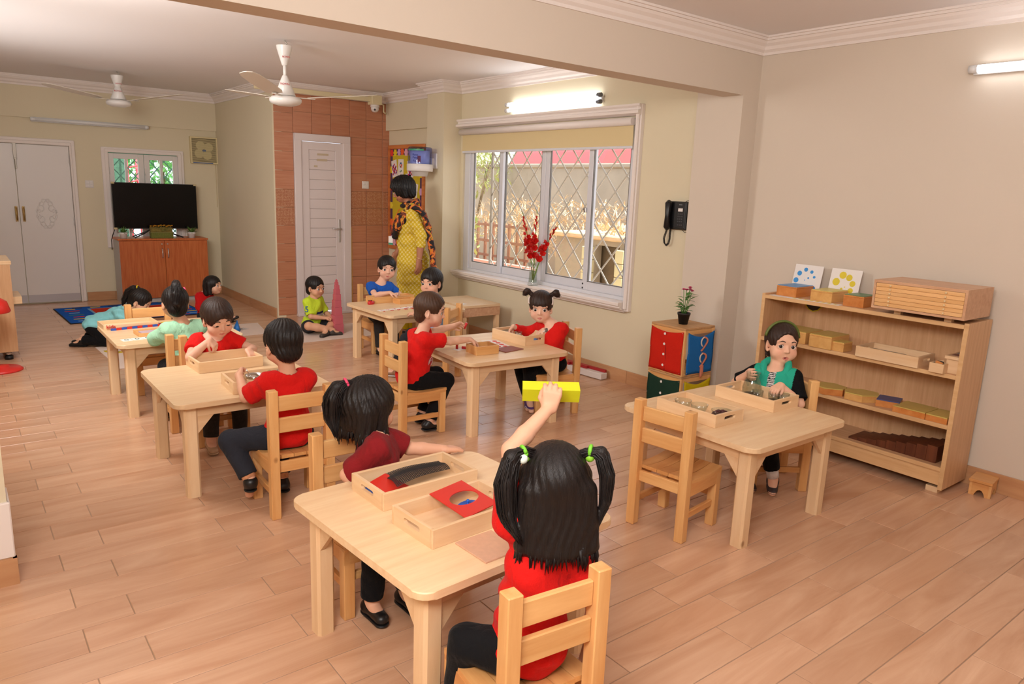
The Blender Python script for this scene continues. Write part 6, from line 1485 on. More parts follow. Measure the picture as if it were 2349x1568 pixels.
    # eyes, lashes, brows
    if g('face_detail', True):
        gaze = Rh@unit(g('gaze', (0, 1, -.05)))
        for sx in (-1, 1):
            c = Ro(Hh((sx*ex, ey, ez))); q = Vector(gaze).to_track_quat('Z', 'Y').to_matrix().to_4x4(); M = MB(); r_ = er*hs
            ang = [0, .13, .25, .40, .52, .53, .8, 1.1, 1.5, 2.1, 2.7, PI]
            rings = [[M.bm.verts.new(Vector(c)+q@Vector((r_*math.sin(t)*math.cos(f*PI/9), r_*math.sin(t)*math.sin(f*PI/9), r_*math.cos(t)))) for f in range(18)] if 0 < t < PI else [M.bm.verts.new(Vector(c)+q@Vector((0, 0, r_*math.cos(t))))] for t in ang]
            for i, (A, B) in enumerate(zip(rings, rings[1:])):
                for j in range(18):
                    ps = list(dict.fromkeys([A[j % len(A)], A[(j+1) % len(A)], B[(j+1) % len(B)], B[j % len(B)]])); f_ = M.bm.faces.new(ps); f_.smooth = True; f_.material_index = 2 if i < 2 else 1 if i < 5 else 0
            M.obj('eye', [eye_white, eye_iris, eye_pupil], root)
            fwd = Rh@A_([0, 1., 0])
            sf = lambda x, z, off=.0: F.march(Hh((x, .115, z)), -fwd, 0, .075)+fwd*off
            MB().tube([Ro(sf(sx*(.016+.0315*t), .0200+.0065*math.sin(PI*min(1, t*1.25)*.8)-.004*t, .0002)) for t in np.linspace(0, 1, 8)], .0026*hs*g('brow', 1.0), 6, taper=[.7, 1, 1.1, 1.1, 1, .85, .6, .35]).obj('eyebrow', brow_m, root)
            lash = []
            for t in np.linspace(-1, 1, 9):
                x = sx*ex+ew*t; zz = ez-(1-eo)*.0040+eh*max(eo, .25)*math.sqrt(max(0, 1-t*t))*(1 if eo > .3 else -1)-.0012*sx*t
                lash.append(Ro(C+Rh@(A_([x, ey+math.sqrt(max(1e-6, (er+.0012)**2-(ew*t)**2-(zz-ez)**2)), zz])*hs)))
            MB().tube(lash, .0011*hs, 5, taper=[.5, .8, 1, 1.1, 1.1, 1.1, 1, .8, .5]).obj('eyelashes', brow_m, root)
        if mo > 0: MB().sphere(Ro(Hh((0, my-.010, -.0605-.004*mo))), .010*hs, 12, 8, (1.1, .6, .55)).obj('mouth', mouth_m, root)
    # ---- clothes
    def wr(amp, fx=55., fz=38.):
        ph = (sum(map(ord, label)) % 50)*.37
        return lambda x, y, z: amp*(np.sin(fx*.55*x+7*np.sin(9*z+ph)+fz*.8*z+5*np.sin(11*y+ph)+ph)*(.5+.5*np.sin(14*x-11*z+9*y+ph*2))+.35*np.sin(70*z+44*x-30*y+6*np.sin(18*x+ph)))
    cs = g('shirt')
    if cs:
        o_ = cs.get('loose', .011); Fs = Field(lo, hi, max(h, .0042)); hemz = cs.get('hem', -.052)
        sl = cs.get('sleeve', .62)
        for S_, E_, W_ in ((SL, EL, WL), (SR, ER, WR)):
            if sl <= 1:
                e = S_+(E_-S_)*(sl+.12); Fs.cone(S_, e, .031*bs+o_, .030*bs+o_+cs.get('flare', .004), .016); u = unit(E_-S_); Fs.cut(S_+(E_-S_)*sl, u, .003, e-.085, e+.085)
            else:
                Fs.cone(S_, E_, .031*bs+o_, .027*bs+o_*.8, .016); e = E_+(W_-E_)*min(1.0, sl-1); Fs.cone(E_, e, .027*bs+o_*.8, .0185*bs+o_*.6, .01)
                u = unit(W_-E_); Fs.cut(E_+(W_-E_)*(sl-1-.03), u, .003, e-.05, e+.05)
        Fs.ell(Pv+Rb@A_([0, -.004, .004]), A_((.094+o_, .079+o_, .072+o_))*bs, Rb, .03)
        if cs.get('lap', 1): Fs.ell(Pv+Rb@A_([0, .045, .012]), A_((.088, .060, .046))*bs, Rb, .03)
        Fs.ell(belly, A_((.080+o_, .068+o_, .10))*bs, Rt, .045).ell(chest, A_((.086+o_, .064+o_, .094))*bs, Rs, .045)
        for S_ in (SL, SR): Fs.cone(S_, N-Rt@A_([0, 0, .034]), .029*bs+o_, .034*bs+o_, .02)
        if hemz: Fs.cut(Pv+A_([0, 0, hemz]), (0, 0, -1), .004)
        if cs.get('extra'): cs['extra'](Fs, dict(N=N, Rs=Rs, Rt=Rt, Rb=Rb, Pv=Pv))
        nk = cs.get('neck', .047); nf = cs.get('scoop', .0)
        Fs.warp(wr(cs.get('wrinkle', .0052)))
        Fs.cone(N+Rs@A_([0, -.002+nf*.3, -.012-nf]), N+Rs@A_([0, .02+nf, .10]), nk*bs, nk*bs*1.3, .004, sub=True)
        if cs.get('vneck'):
            for q in np.linspace(0, 1, 5): Fs.cone(N+Rs@A_([0, .055+.02*q, .0-.075*q]), N+Rs@A_([0, .14, .0-.075*q]), .038*(1-q)+.006, .038*(1-q)+.006, .003, sub=True)
        net_obj(cs.get('name', 'shirt'), Fs, cs['mat'], root, org, cs.get('tint') and (lambda v: cs['tint'](v, dict(N=N, Rs=Rs, Rt=Rt, Rb=Rb, Pv=Pv, SL=SL, SR=SR, EL=EL, ER=ER))))
    ps = g('trousers')
    if ps:
        Ft = Field(lo, hi, max(h, .0045)); o_ = ps.get('loose', .006); en = ps.get('len', .93)
        for hip, K, An in ((hipL, KL, AL), (hipR, KR, AR)):
            if en > 1e-3 and ps.get('shorts'):
                e = hip+(K-hip)*en; Ft.cone(hip, hip+(K-hip)*(en+.1), .060*lr+o_, .050*lr+o_, .02); Ft.cut(e, unit(K-hip), .003, e-.085, e+.085)
            else:
                e = K+(An-K)*(en+.1); Ft.cone(hip, K, .058*lr+o_, .042*lr+o_, .02).cone(K, e, .042*lr+o_, (.030+ps.get('flare', .004))*lr+o_, .014); Ft.cut(K+(An-K)*en, unit(An-K), .003, e-.07, e+.07)
        Ft.ell(Pv+Rb@A_([0, -.006, -.006]), A_((.092, .076, .070))*bs, Rb, .02)
        Ft.warp(wr(ps.get('wrinkle', .0018), 42, 60)); net_obj(ps.get('name', 'trousers'), Ft, ps['mat'], root, org)
    ss = g('shoes')
    if ss:
        for An, T, K in ((AL, TL, KL), (AR, TR, KR)):
            T = unit(T); dn = g('foot_down', None); dn = A_([0, 0, -1.]) if dn is None else A_(dn); L_ = .062*bs
            ft = Field(np.minimum(An, An+T*.11)-.075, np.maximum(An, An+T*.11)+.06, .0036)
            b0 = An+dn*.026
            ft.cone(b0-T*.022*bs, b0+T*.075*bs+dn*.004, .029*bs, .025*bs, .01, flat=((0, 0, 1), .8)).cone(An-T*.006+dn*.012, b0-T*.012, .031*bs, .030*bs, .012)
            if ss.get('open'): ft.cone(An+T*.03+dn*-.01, An+T*.055, .026*bs, .02*bs, .004, sub=True)
            ft.cut(b0+dn*.020, dn, .002); ft.cut(An-dn*.004, An-K, .003) if False else ft.cut(An-dn*.012, -dn, .004)
            so = net_obj('shoe', ft, ss['mat'], root, org)
            sf_ = Field(np.minimum(b0-T*.05, b0+T*.10)-.05, np.maximum(b0-T*.05, b0+T*.10)+.05, .0036); q = b0+dn*.019
            sf_.cone(q-T*.022*bs, q+T*.075*bs, .0305*bs, .0265*bs, .01); sf_.cut(q, -dn, .001); sf_.cut(q+dn*.009, dn, .001)
            net_obj('sole', sf_, ss.get('sole', ss['mat']), so, A_(org))
            if ss.get('sock') is not None:
                MB().cyl(Ro(An+(K-An)*.02), Ro(An+(K-An)*.22), .0300*bs, .0330*bs, n=18).obj('sock', ss['sock'], root)
    # ---- hair
    st = g('hair', 'short'); hm = g('hair_mat', hair_black); ridge = g('ridge', .0011)
    pl = [C+A_([0, 0, -.0])-.16*hs, C+.16*hs]
    if st == 'long': pl[0] = pl[0]-A_([0, 0, .16])
    if st in ('tail', 'bun', 'pigtails', 'high_tail'): pl[0] = pl[0]-.07; pl[1] = pl[1]+.07
    Fh = Field(pl[0], pl[1], max(h*.9, .0032)); hx = lambda c, r, k=.012, R=None, sub=False: Fh.ell(Hh(c), A_(r)*hs, Rh if R is None else Rh@R, k*hs, sub); cx = lambda a, b, ra, rb, k=.012, flat=None, sub=False: Fh.cone(Hh(a), Hh(b), ra*hs, rb*hs, k*hs, flat if flat is None else (Rh@A_(flat[0]), flat[1]), sub)
    th = g('hair_thick', .012)
    hx((0, -.013, .026), (.0735+th, .090+th, .081+th)); hx((0, -.052, -.036), (.058+th*.5, .040+th*.6, .056))
    if st in ('bob', 'long', 'fluffy'):
        for sx in (-1, 1): cx((sx*.070, -.012, .03), (sx*.073, -.006, -.080 if st != 'fluffy' else -.05), .024, .024, .02); cx((sx*.05, -.06, .0), (sx*.052, -.062, -.085 if st != 'fluffy' else -.06), .036, .034, .02)
    if st == 'long':
        for q in np.linspace(-1, 1, 7): cx((q*.072, -.052-.022*(1-q*q), .0), (q*.088, -.066-.022*(1-q*q), g('hair_len', -.17)-.012*(1-q*q)), .030, .022, .016)
    fz = g('fringe', .056); fw2 = g('face_w', .066)
    # the face stays free: opening below the hair line, cheeks to brow
    hx((0, .118, fz-.086), (fw2, .082, .090), .010, None, True); hx((0, .085, -.085), (fw2*.92, .085, .075), .010, None, True)
    if g('ears', True) and st in ('short', 'tail', 'bun', 'pigtails', 'high_tail'):
        for sx in (-1, 1): hx((sx*.086, .002, -.020), (.026, .021, .036), .006, None, True); hx((sx*.07, .028, -.055), (.03, .028, .045), .008, None, True)
    ties = []
    if st == 'pigtails':
        pass
    ph = (sum(map(ord, label)) % 37)*.3; Ci = Rh.T/hs
    def strands(x, y, z):
        q = (np.stack([x, y, z], 1)-C)@Ci.T; a = np.arctan2(q[:, 0], q[:, 1]+.02); return ridge*(np.sin(26*a+5*np.sin(22*q[:, 2]+ph)+ph)+.6*np.sin(61*a+4*np.sin(31*q[:, 2])+ph*2))
    Fh.warp(strands)
    for tail in g('tails', []):     # swept locks in head space: list of points with radii
        pt = tail['pts']; rd = tail['r']
        for (a, b, ra, rb) in zip(pt, pt[1:], rd, rd[1:]): Fh.cone(Hh(a), Hh(b), ra*hs*.86, rb*hs*.80, .006)
    ho = net_obj('hair', Fh, hm, root, org)
    for tail in g('tails', []):
        r_ = random.Random(len(label)); pt = [A_(p) for p in tail['pts']]; M = MB()
        for i in range(int(tail.get('n', 26)*2.2)):
            o1 = A_([r_.gauss(0, 1), r_.gauss(0, 1), r_.gauss(0, .6)]); q = []
            for j, p in enumerate(pt):
                rr_2 = tail['r'][j]*(.70+.36*r_.random()); q.append(Ro(Hh(p+o1/np.linalg.norm(o1)*rr_2)))
            q.append(q[-1]+(q[-1]-q[-2])*r_.uniform(.15, .6)); M.tube(resample([Vector(v) for v in q], 12), .0030*hs, 5, taper=.25)
        M.obj('loose_strands', hm, ho)
        if tail.get('tie'):
            c0 = pt[tail.get('at', 1)]; c1 = pt[tail.get('at', 1)+1]; dd = Vector(Rh@(c1-c0)).normalized(); c = Vector(Ro(Hh(c0))); rad = tail['r'][tail.get('at', 1)]*hs
            q = dd.to_track_quat('Z', 'Y').to_matrix()
            MB().tube([c+q@Vector((rad*1.06*math.cos(t), rad*1.06*math.sin(t), 0)) for t in np.linspace(0, 2*PI, 17)], .0055*hs, 7).obj('hair_tie', tail['tie'], root)
            for bc in tail.get('beads', []): MB().sphere(c+q@Vector(bc[0])*hs, .013*hs, 12, 8).obj('hair_bead', bc[1], root)
    if g('wisps', 0):
        r_ = random.Random(7); M = MB()
        for i in range(g('wisps')):
            a = r_.uniform(.75, 2*PI-.75); z0 = g('wisp_z', -.06)+r_.uniform(-.006, .010); o_ = A_([.16*math.sin(a), .16*math.cos(a)-.03, z0]); dn = unit(Rh@A_([-math.sin(a), -math.cos(a), 0]))
            p0 = Fh.march(Hh(o_), dn, 0, .14*hs)
            if np.linalg.norm(p0-Hh(o_)) > .135*hs: continue
            p0 = p0+dn*.005; ln = r_.uniform(.022, .050)*hs; dv = Rh@A_([r_.uniform(-.12, .12)+.10*math.sin(a), .06*math.cos(a), -1.])
            M.tube([Ro(p0-dv*.012), Ro(p0+dv*ln*.5-dn*.001), Ro(p0+dv*ln+dn*r_.uniform(-.004, .008))], r_.uniform(.0035, .0060)*hs, 6, taper=.15)
        M.obj('loose_strands', hm, ho)
    return dict(root=root, F=F, Hh=Hh, Rh=Rh, Ro=Ro, org=org, N=N, Rs=Rs, Pv=Pv, WL=WL, WR=WR, EL=EL, ER=ER, SL=SL, SR=SR, chest=chest, Rt=Rt, Rb=Rb, hs=hs, C=C)
# ------------------------------------------------------------------ the people in the room
def folds(m, scale=11, strength=.34, dist=.03):
    nt = m.node_tree; b = nt.nodes['Principled BSDF']; tc = nt.nodes.new('ShaderNodeTexCoord'); n = nt.nodes.new('ShaderNodeTexNoise'); n.inputs['Scale'].default_value = scale; n.inputs['Detail'].default_value = 2.5; n.inputs['Distortion'].default_value = 1.6
    mp = nt.nodes.new('ShaderNodeMapping'); mp.inputs['Scale'].default_value = (1.5, 1.5, .8); mp.inputs['Rotation'].default_value = (.4, .3, 0); nt.links.new(tc.outputs['Object'], mp.inputs[0]); nt.links.new(mp.outputs[0], n.inputs['Vector'])
    bp = nt.nodes.new('ShaderNodeBump'); bp.inputs['Strength'].default_value = strength; bp.inputs['Distance'].default_value = dist; nt.links.new(n.outputs['Fac'], bp.inputs['Height'])
    old = b.inputs['Normal'].links
    if old: nt.links.new(old[0].from_socket, bp.inputs['Normal'])
    nt.links.new(bp.outputs[0], b.inputs['Normal']); return m
def cloth(name, rgb, rough=.9):
    new = name not in MATS; m = mat(name, rgb, rough, spec=.12, bump=(260, .2), sheen=.04)
    return folds(m) if new else m
red_t = cloth('red_jersey', (212, 30, 26)); red_t2 = cloth('red_jersey_dark', (196, 26, 28)); maroon = cloth('maroon_jersey', (132, 30, 34)); black_c = cloth('black_cotton', (22, 22, 24)); denim = cloth('dark_denim', (44, 46, 54)); char = cloth('charcoal_trousers', (44, 44, 48))
shoe_b = mat('black_shoe', (20, 20, 22), .4); white_s = cloth('white_sock', (226, 220, 218)); lime_b = mat('lime_bead', (150, 214, 60), .3); white_b = mat('white_bead', (226, 236, 226), .3); pinkt = mat('pink_tie', (230, 70, 110), .6)
V = lambda *a: A_(a, float)

# foreground girl with raised prism
pG = person('girl in a red shirt seen from behind, raising a yellow prism', (1.105, 1.285), 6, side=9, lean=4, lift_l=.075, fwd_l=.045, arm=1.24, arm_r=1.0, yaw=-26, pitch=6, head=(1.192, 1.318, .752),
    shirt=dict(mat=red_t, sleeve=.52, loose=.012, hem=-.06), trousers=dict(mat=black_c), shoes=dict(mat=shoe_b), h=.0034,
    hand_l=(1.283, 1.455, .912), fingers_l=(.22, .03, 1), palm_l=(.62, .79, 0), curl_l=.75, thumb_l=.8, elbow_l=(-1, .3, 0), hand_r=(1.258, 1.215, .315), fingers_r=(-.1, .05, -1), palm_r=(-1, 0, 0), curl_r=.25, elbow_r=(.15, -.9, 0),
    knee_l=(.985, 1.40, .33), ankle_l=(.995, 1.46, .06), knee_r=(1.21, 1.47, .335), ankle_r=(1.20, 1.50, .06),
    hair='long', ears=False, hair_mat=hair_black, hair_thick=.014, ridge=.0010, wisps=120, wisp_z=-.150, hair_len=-.138, face_detail=True,
    tails=[dict(pts=[(-.062, -.02, .085), (-.086, -.03, .098), (-.118, -.04, .085), (-.134, -.05, .02), (-.128, -.065, -.06), (-.105, -.085, -.10)], r=[.016, .012, .024, .030, .024, .010], tie=mat('lime_tie', (120, 200, 50), .5), at=1, beads=[((0, -.018, .0), lime_b), ((.012, -.012, .012), white_b), ((-.014, -.01, .0), lime_b)], n=40),
           dict(pts=[(.062, -.02, .085), (.086, -.03, .100), (.112, -.04, .098), (.128, -.05, .04), (.124, -.055, -.03), (.108, -.06, -.075)], r=[.014, .011, .018, .020, .015, .007], tie=mat('lime_tie', (120, 200, 50), .5), at=1, beads=[((0, -.018, .0), lime_b), ((.013, -.012, .008), white_b)], n=34)])
# yellow triangular prism in her hand
ax = Vector((.787, -.616, .012)).normalized(); vv = Vector((.60, .77, -.2)).normalized(); upv = ax.cross(vv).normalized()*1.0
if upv.z < 0: upv = -upv
c = Vector((1.338, 1.512, .940)); s3 = [(0.0, -.000), (.050, .022), (.034, -.036)]
M = MB(); E1 = [M.bm.verts.new(c-ax*.083+vv*a+upv*b_) for a, b_ in s3]; E2 = [M.bm.verts.new(c+ax*.083+vv*a+upv*b_) for a, b_ in s3]
for i in range(3): M.bm.faces.new((E1[i], E1[(i+1) % 3], E2[(i+1) % 3], E2[i]))
M.bm.faces.new(E1[::-1]); M.bm.faces.new(E2)
tag(M.obj('yellow_prism', mat('lime_yellow_paint', (216, 222, 28), .45)), 'lime yellow triangular prism held up in the raised hand', 'prism')

# girl in maroon at the back of the nearest table
person('girl in a maroon shirt with ponytail, arm along the table edge', (1.135, 2.275), 112, lean=10, yaw=38, pitch=2, head=(1.172, 2.325, .700),
    shirt=dict(mat=maroon, sleeve=.90, loose=.013), trousers=dict(mat=black_c), shoes=dict(mat=shoe_b), h=.0036, hand_l=(1.445, 2.235, .512), fingers_l=(1, .02, -.12), palm_l=(0, 0, -1), curl_l=.18, elbow_l=(0, .4, -.8), hand_r=(1.10, 2.15, .415), fingers_r=(.3, -.8, -.1), curl_r=.3, elbow_r=(.1, -.3, -1),
    knee_l=(1.21, 2.09, .325), ankle_l=(1.20, 2.10, .06), knee_r=(1.08, 2.09, .325), ankle_r=(1.07, 2.11, .06), toe_l=(0, -1, 0), toe_r=(0, -1, 0),
    hair='bob', ears=False, hair_thick=.016, wisps=90, wisp_z=-.085, ridge=.0018,
    tails=[dict(pts=[(-.02, -.055, .085), (-.03, -.085, .10), (-.045, -.115, .085), (-.055, -.13, .04), (-.055, -.13, -.02), (-.03, -.135, -.065)], r=[.018, .014, .028, .036, .030, .012], tie=pinkt, at=1, n=44)])

# boy in red, from behind, at the two boys' table
person('boy in a red shirt and dark jeans seen from behind', (1.195, 3.195), 2, lean=9, side=2, arm=1.12, yaw=6, pitch=14, head=(1.192, 3.235, .762),
    shirt=dict(mat=red_t, sleeve=.78, loose=.014, hem=-.062), trousers=dict(mat=denim, loose=.008, len=.90), shoes=dict(mat=shoe_b, sole=mat('black_rubber', (20, 20, 20), .6), sock=mat('orange_print_sock', (226, 150, 110), .9, vary=(50, .6))), h=.0036, hand_l=(1.060, 3.475, .575), fingers_l=(.25, .8, .15), palm_l=(.8, .2, -.5), curl_l=.7, elbow_l=(-.45, -.3, -1), hand_r=(1.27, 3.49, .55), fingers_r=(-.1, 1, -.2), curl_r=.6, elbow_r=(.4, -.3, -1),
    knee_l=(.965, 3.335, .30), ankle_l=(1.012, 3.215, .14), toe_l=(.10, .55, -.75), knee_r=(1.215, 3.41, .325), ankle_r=(1.19, 3.29, .075), toe_r=(.1, .95, -.1),
    hair='short', ears=True, hair_thick=.012, hair_mat=hair_black, ridge=.0018)

# boy in red looking down into his tray
person('boy in a red shirt looking down into his tray', (1.165, 4.305), 180, lean=9, yaw=6, pitch=20, roll=3, head=(1.192, 4.262, .715), eye_open=.28, skin=(226, 176, 150),
    shirt=dict(mat=red_t, sleeve=.62, neck=.056, scoop=.02), trousers=dict(mat=mat('printed_leggings', (34, 30, 28), .9, vary=(55, .8))), h=.0036, hand_r=(1.118, 4.165, .612), fingers_r=(.55, -.25, -.75), palm_r=(-.1, .4, -.8), curl_r=.75, elbow_r=(1.0, -.2, -.75), hand_l=(1.305, 4.085, .548), fingers_l=(.25, -.8, -.6), palm_l=(-.2, .2, -.9), curl_l=.45, elbow_l=(-.8, -.2, -.4),
    knee_r=(1.095, 4.10, .325), ankle_r=(1.07, 4.055, .065), toe_r=(-.12, -1, -.1), knee_l=(1.245, 4.10, .325), ankle_l=(1.25, 4.12, .065), toe_l=(.05, -1, 0),
    shoes=dict(mat=mat('sandal', (176, 140, 108), .5), open=True), hair='short', hair_thick=.014, fringe=.046, hair_mat=hair_brown, brow=1.1)

# mint blouse
pm_ = person('girl in a sheer mint green blouse seen from behind', (1.105, 4.635), -2, lean=6, yaw=-4, pitch=10, head=(1.072, 4.70, .748), skin=(214, 160, 128),
    shirt=dict(mat=cloth('mint_voile', (166, 216, 182)), sleeve=1.85, loose=.020, hem=-.075, wrinkle=.006), trousers=dict(mat=black_c), shoes=dict(mat=shoe_b), h=.004, hand_l=(.985, 4.90, .50), elbow_l=(-1, -.3, -.5), hand_r=(1.20, 4.91, .50), elbow_r=(1, -.2, -.4),
    hair='high_tail', hair_thick=.006, head_scale=.95, hair_mat=hair_black,
    tails=[dict(pts=[(0, -.045, .085), (0, -.060, .102), (.0, -.078, .118), (-.006, -.102, .10), (-.012, -.118, .05), (-.016, -.118, -.01), (-.012, -.108, -.05)], r=[.024, .018, .030, .036, .036, .028, .012], tie=mat('brown_tie', (70, 44, 36), .6), at=1, n=44)])
o = MB().box((0, 0, 0), (.012, .035, .008), bevel=.003).obj('hair_clip', pinkt, pm_['root'], label='pink hair clip', loc=tuple(pm_['Ro'](pm_['Hh']((.060, -.020, .088)))), rot=(.3, .8, .2))

# cylinder boy
def badge_on(root, p, n, r_, rgb, ring=None):
    n = Vector(n).normalized(); q = n.to_track_quat('Z', 'Y').to_matrix().to_4x4(); T = Matrix.Translation(Vector(p)-Vector(root.location)) @ q
    b_ = MB().cyl(T @ Vector((0, 0, -.004)), T @ Vector((0, 0, .0012)), r_, n=24).obj('badge', mat('badge_%d_%d' % (rgb[0], rgb[1]), rgb, .7), root)
    if ring: MB().tube([T @ Vector((r_*.82*math.cos(a), r_*.82*math.sin(a), .0016)) for a in np.linspace(0, 2*PI, 25)], .0018, 5).tube([T @ Vector((r_*.4*math.cos(a), r_*.4*math.sin(a), .0016)) for a in np.linspace(.3, 4.4, 14)], .002, 5).obj('badge_print', mat('badge_ring', ring, .7), root)
p = person('boy in a red shirt in profile, reaching into a small box', (2.205, 3.80), 94, lean=16, yaw=-38, pitch=8, head=(2.318, 3.775, .757), skin=(226, 178, 152),
    shirt=dict(mat=red_t, sleeve=.72, loose=.013, hem=-.06), trousers=dict(mat=black_c), shoes=dict(mat=shoe_b), h=.0036, hand_r=(2.572, 3.650, .572), fingers_r=(.8, .05, -.45), palm_r=(.1, .1, -1), curl_r=.5, elbow_r=(.6, -.2, -.9), hand_l=(2.560, 3.865, .625), fingers_l=(.95, .2, .1), palm_l=(.1, -.7, -.7), curl_l=.6, thumb_l=.9, elbow_l=(-.4, 0, -.9),
    knee_r=(2.405, 3.715, .315), ankle_r=(2.285, 3.72, .065), toe_r=(.95, -.1, -.1), knee_l=(2.42, 3.86, .32), ankle_l=(2.33, 3.88, .065), toe_l=(1, 0, 0), hair='short', hair_thick=.009, hair_mat=hair_mat('hair_light_brown', (74, 50, 36)), fringe=.064)
badge_on(p['root'], p['chest']+p['Rs']@V(.062, .058, -.07), p['Rs']@V(.75, .65, 0), .034, (176, 40, 44), (216, 200, 200))
tag(MB().cyl((0, 0, -.021), (0, 0, .021), .0085, n=14).obj('red_spindle', sr, loc=(2.655, 3.885, .612), rot=(.25, .25, 0)), 'red wooden cylinder held in the hand of the boy in profile', 'cylinder', 'red cylinders')

# girl with two buns
p = person('girl in a red top with two hair buns facing the camera', (3.275, 3.705), 262, lean=6, yaw=38, pitch=4, head=(3.212, 3.785, .712), skin=(232, 186, 160), body_scale=.97, gaze=(.0, 1, -.02),
    shirt=dict(mat=red_t, sleeve=1.88, loose=.010, neck=.050, vneck=1), trousers=dict(mat=black_c), shoes=dict(mat=mat('purple_canvas', (96, 64, 128), .8), sole=mat('white_rubber', (216, 212, 214), .6)), h=.0036, hand_r=(3.085, 3.925, .562), fingers_r=(-.6, .1, -.7), palm_r=(-.2, -.3, -.8), curl_r=.55, elbow_r=(.9, -.1, -.6), hand_l=(3.185, 3.715, .566), fingers_l=(-.75, .35, -.5), palm_l=(-.2, .1, -.9), curl_l=.6, elbow_l=(-.9, -.4, -.8),
    knee_r=(3.055, 3.80, .325), ankle_r=(3.12, 3.765, .075), toe_r=(-.6, -.7, -.35), knee_l=(3.03, 3.655, .325), ankle_l=(3.085, 3.71, .085), toe_l=(-.4, -.8, -.4), hair='bun', hair_thick=.011, fringe=.030, hair_mat=hair_brown, face_w=.064, eye_open=1.08,
    tails=[dict(pts=[(sx*.058, -.012, .078), (sx*.082, -.014, .096), (sx*.100, -.014, .104), (sx*.112, -.014, .088)], r=[.016, .014, .027, .022], tie=mat('red_tie', (200, 40, 40), .6), at=0, n=22) for sx in (-1, 1)])
hb = MB(); 
for sx in (-1, 1): hb.tube([p['Ro'](p['Hh']((sx*(.079+.004*math.sin(t*3)), .012+.03*t, .075-.045*t))) for t in np.linspace(0, 1, 7)], .006, 6)
hb.obj('hair_clip', mat('pale_clip', (222, 206, 196), .4), p['root'], label='pale hair clips')
wt_ = p['WL']+unit(p['EL']-p['WL'])*.012; dd = Vector(unit(p['WL']-p['EL'])); q = dd.to_track_quat('Z', 'Y').to_matrix(); c = Vector(p['Ro'](wt_))
wa = MB().tube([c+q@Vector((.0235*math.cos(t), .0235*math.sin(t), 0)) for t in np.linspace(0, 2*PI, 17)], .0055, 6).obj('wristwatch', mat('white_strap', (222, 216, 212), .4), p['root'], label='white toy wristwatch'); up_ = q.inverted() @ Vector((0, -.5, .8)); a0 = math.atan2(up_.y, up_.x)
MB().cyl(c+q@Vector((.022*math.cos(a0), .022*math.sin(a0), 0)), c+q@Vector((.031*math.cos(a0), .031*math.sin(a0), 0)), .015, n=16).obj('dial', mat('watch_dial', (120, 110, 106), .3), wa)

# girl in teal vest
teal_c = cloth('teal_jersey', (46, 168, 142))
def teal_tint(v, c):
    q = (v-c['N'])@c['Rs']; d = np.minimum(np.linalg.norm(v-c['SL'], axis=1), np.linalg.norm(v-c['SR'], axis=1)); s = np.zeros((len(v), 3), np.float32)+col_of((46, 168, 142))
    arm = (np.abs(q[:, 0]) > .104)*(q[:, 2] > -.20); s[arm] = col_of((20, 20, 22))
    pl_ = (np.abs(q[:, 0]) < .018)*(q[:, 1] > .03); s[pl_] = col_of((24, 24, 26)); st_ = pl_*(q[:, 2] > -.085)*(np.sin(q[:, 2]*900) > 0); s[st_] = col_of((226, 220, 218))
    return s
p = person('girl in a teal hooded vest and black sleeves looking aside', (3.43, 2.085), 252, lean=5, yaw=37, pitch=-2, roll=-3, head=(3.482, 2.105, .748), skin=(232, 182, 154), mouth=.7, gaze=(.30, 1, .02), eye_open=1.0, head_scale=1.02,
    shirt=dict(mat=folds(tinted('two_tone_jersey', .9, bump=(240, .25), spec=.12)), sleeve=.86, loose=.013, tint=teal_tint, neck=.052), trousers=dict(mat=black_c, len=.80), shoes=dict(mat=mat('flower_print_shoe', (54, 44, 46), .6, vary=(60, .8)), open=False, sock=white_s), h=.0034,
    hand_r=(3.325, 2.185, .585), fingers_r=(-.5, -.5, .2), palm_r=(.35, -.7, .1), curl_r=.7, elbow_r=(.9, -.3, -.7), hand_l=(3.335, 1.995, .565), fingers_l=(-.85, .1, -.35), palm_l=(-.2, .1, -1), curl_l=.75, elbow_l=(-.9, -.3, -.9),
    knee_r=(3.225, 2.135, .325), ankle_r=(3.235, 2.06, .075), toe_r=(-.5, -.7, -.25), knee_l=(3.245, 1.985, .325), ankle_l=(3.285, 1.945, .085), toe_l=(-.75, -.5, -.3),
    hair='high_tail', hair_thick=.008, fringe=.074, hair_mat=hair_brown, face_w=.074, wisps=26, wisp_z=-.055, ridge=.0012,
    tails=[dict(pts=[(0, -.09, .02), (0, -.112, .01), (.0, -.125, -.03), (.0, -.115, -.075)], r=[.020, .014, .022, .008], n=20)])
Ro, Hh = p['Ro'], p['Hh']
MB().tube([Ro(Hh((.0885*math.sin(t), -.002+.012*math.cos(t)*0, .030+.0885*math.cos(t)))) for t in np.linspace(-1.5, 1.5, 22)], .0075, 8).obj('hairband', mat('green_hairband', (92, 104, 40), .5, vary=(120, .5)), p['root'], label='glittery green hairband')
hoodv = MB()
Rs, N = p['Rs'], p['N']
for sx in (-1, 1):
    pts = [Ro(N+Rs@V(sx*.022, .062, -.085)), Ro(N+Rs@V(sx*.050, .050, -.035)), Ro(N+Rs@V(sx*.064, .008, .012)), Ro(N+Rs@V(sx*.050, -.045, .022)), Ro(N+Rs@V(0, -.066, .02))]
    hoodv.tube(resample([Vector(q) for q in pts], 12), .017, 10, taper=[.5, .7, .85, 1, 1, 1.05, 1.1, 1.1, 1.1, 1.1, 1.1, 1.1])
hoodv.obj('hood', teal_c, p['root'])
badge_on(p['root'], p['chest']+Rs@V(-.052, .071, .005), Rs@V(-.45, .9, 0), .024, (60, 44, 46), (206, 60, 70))
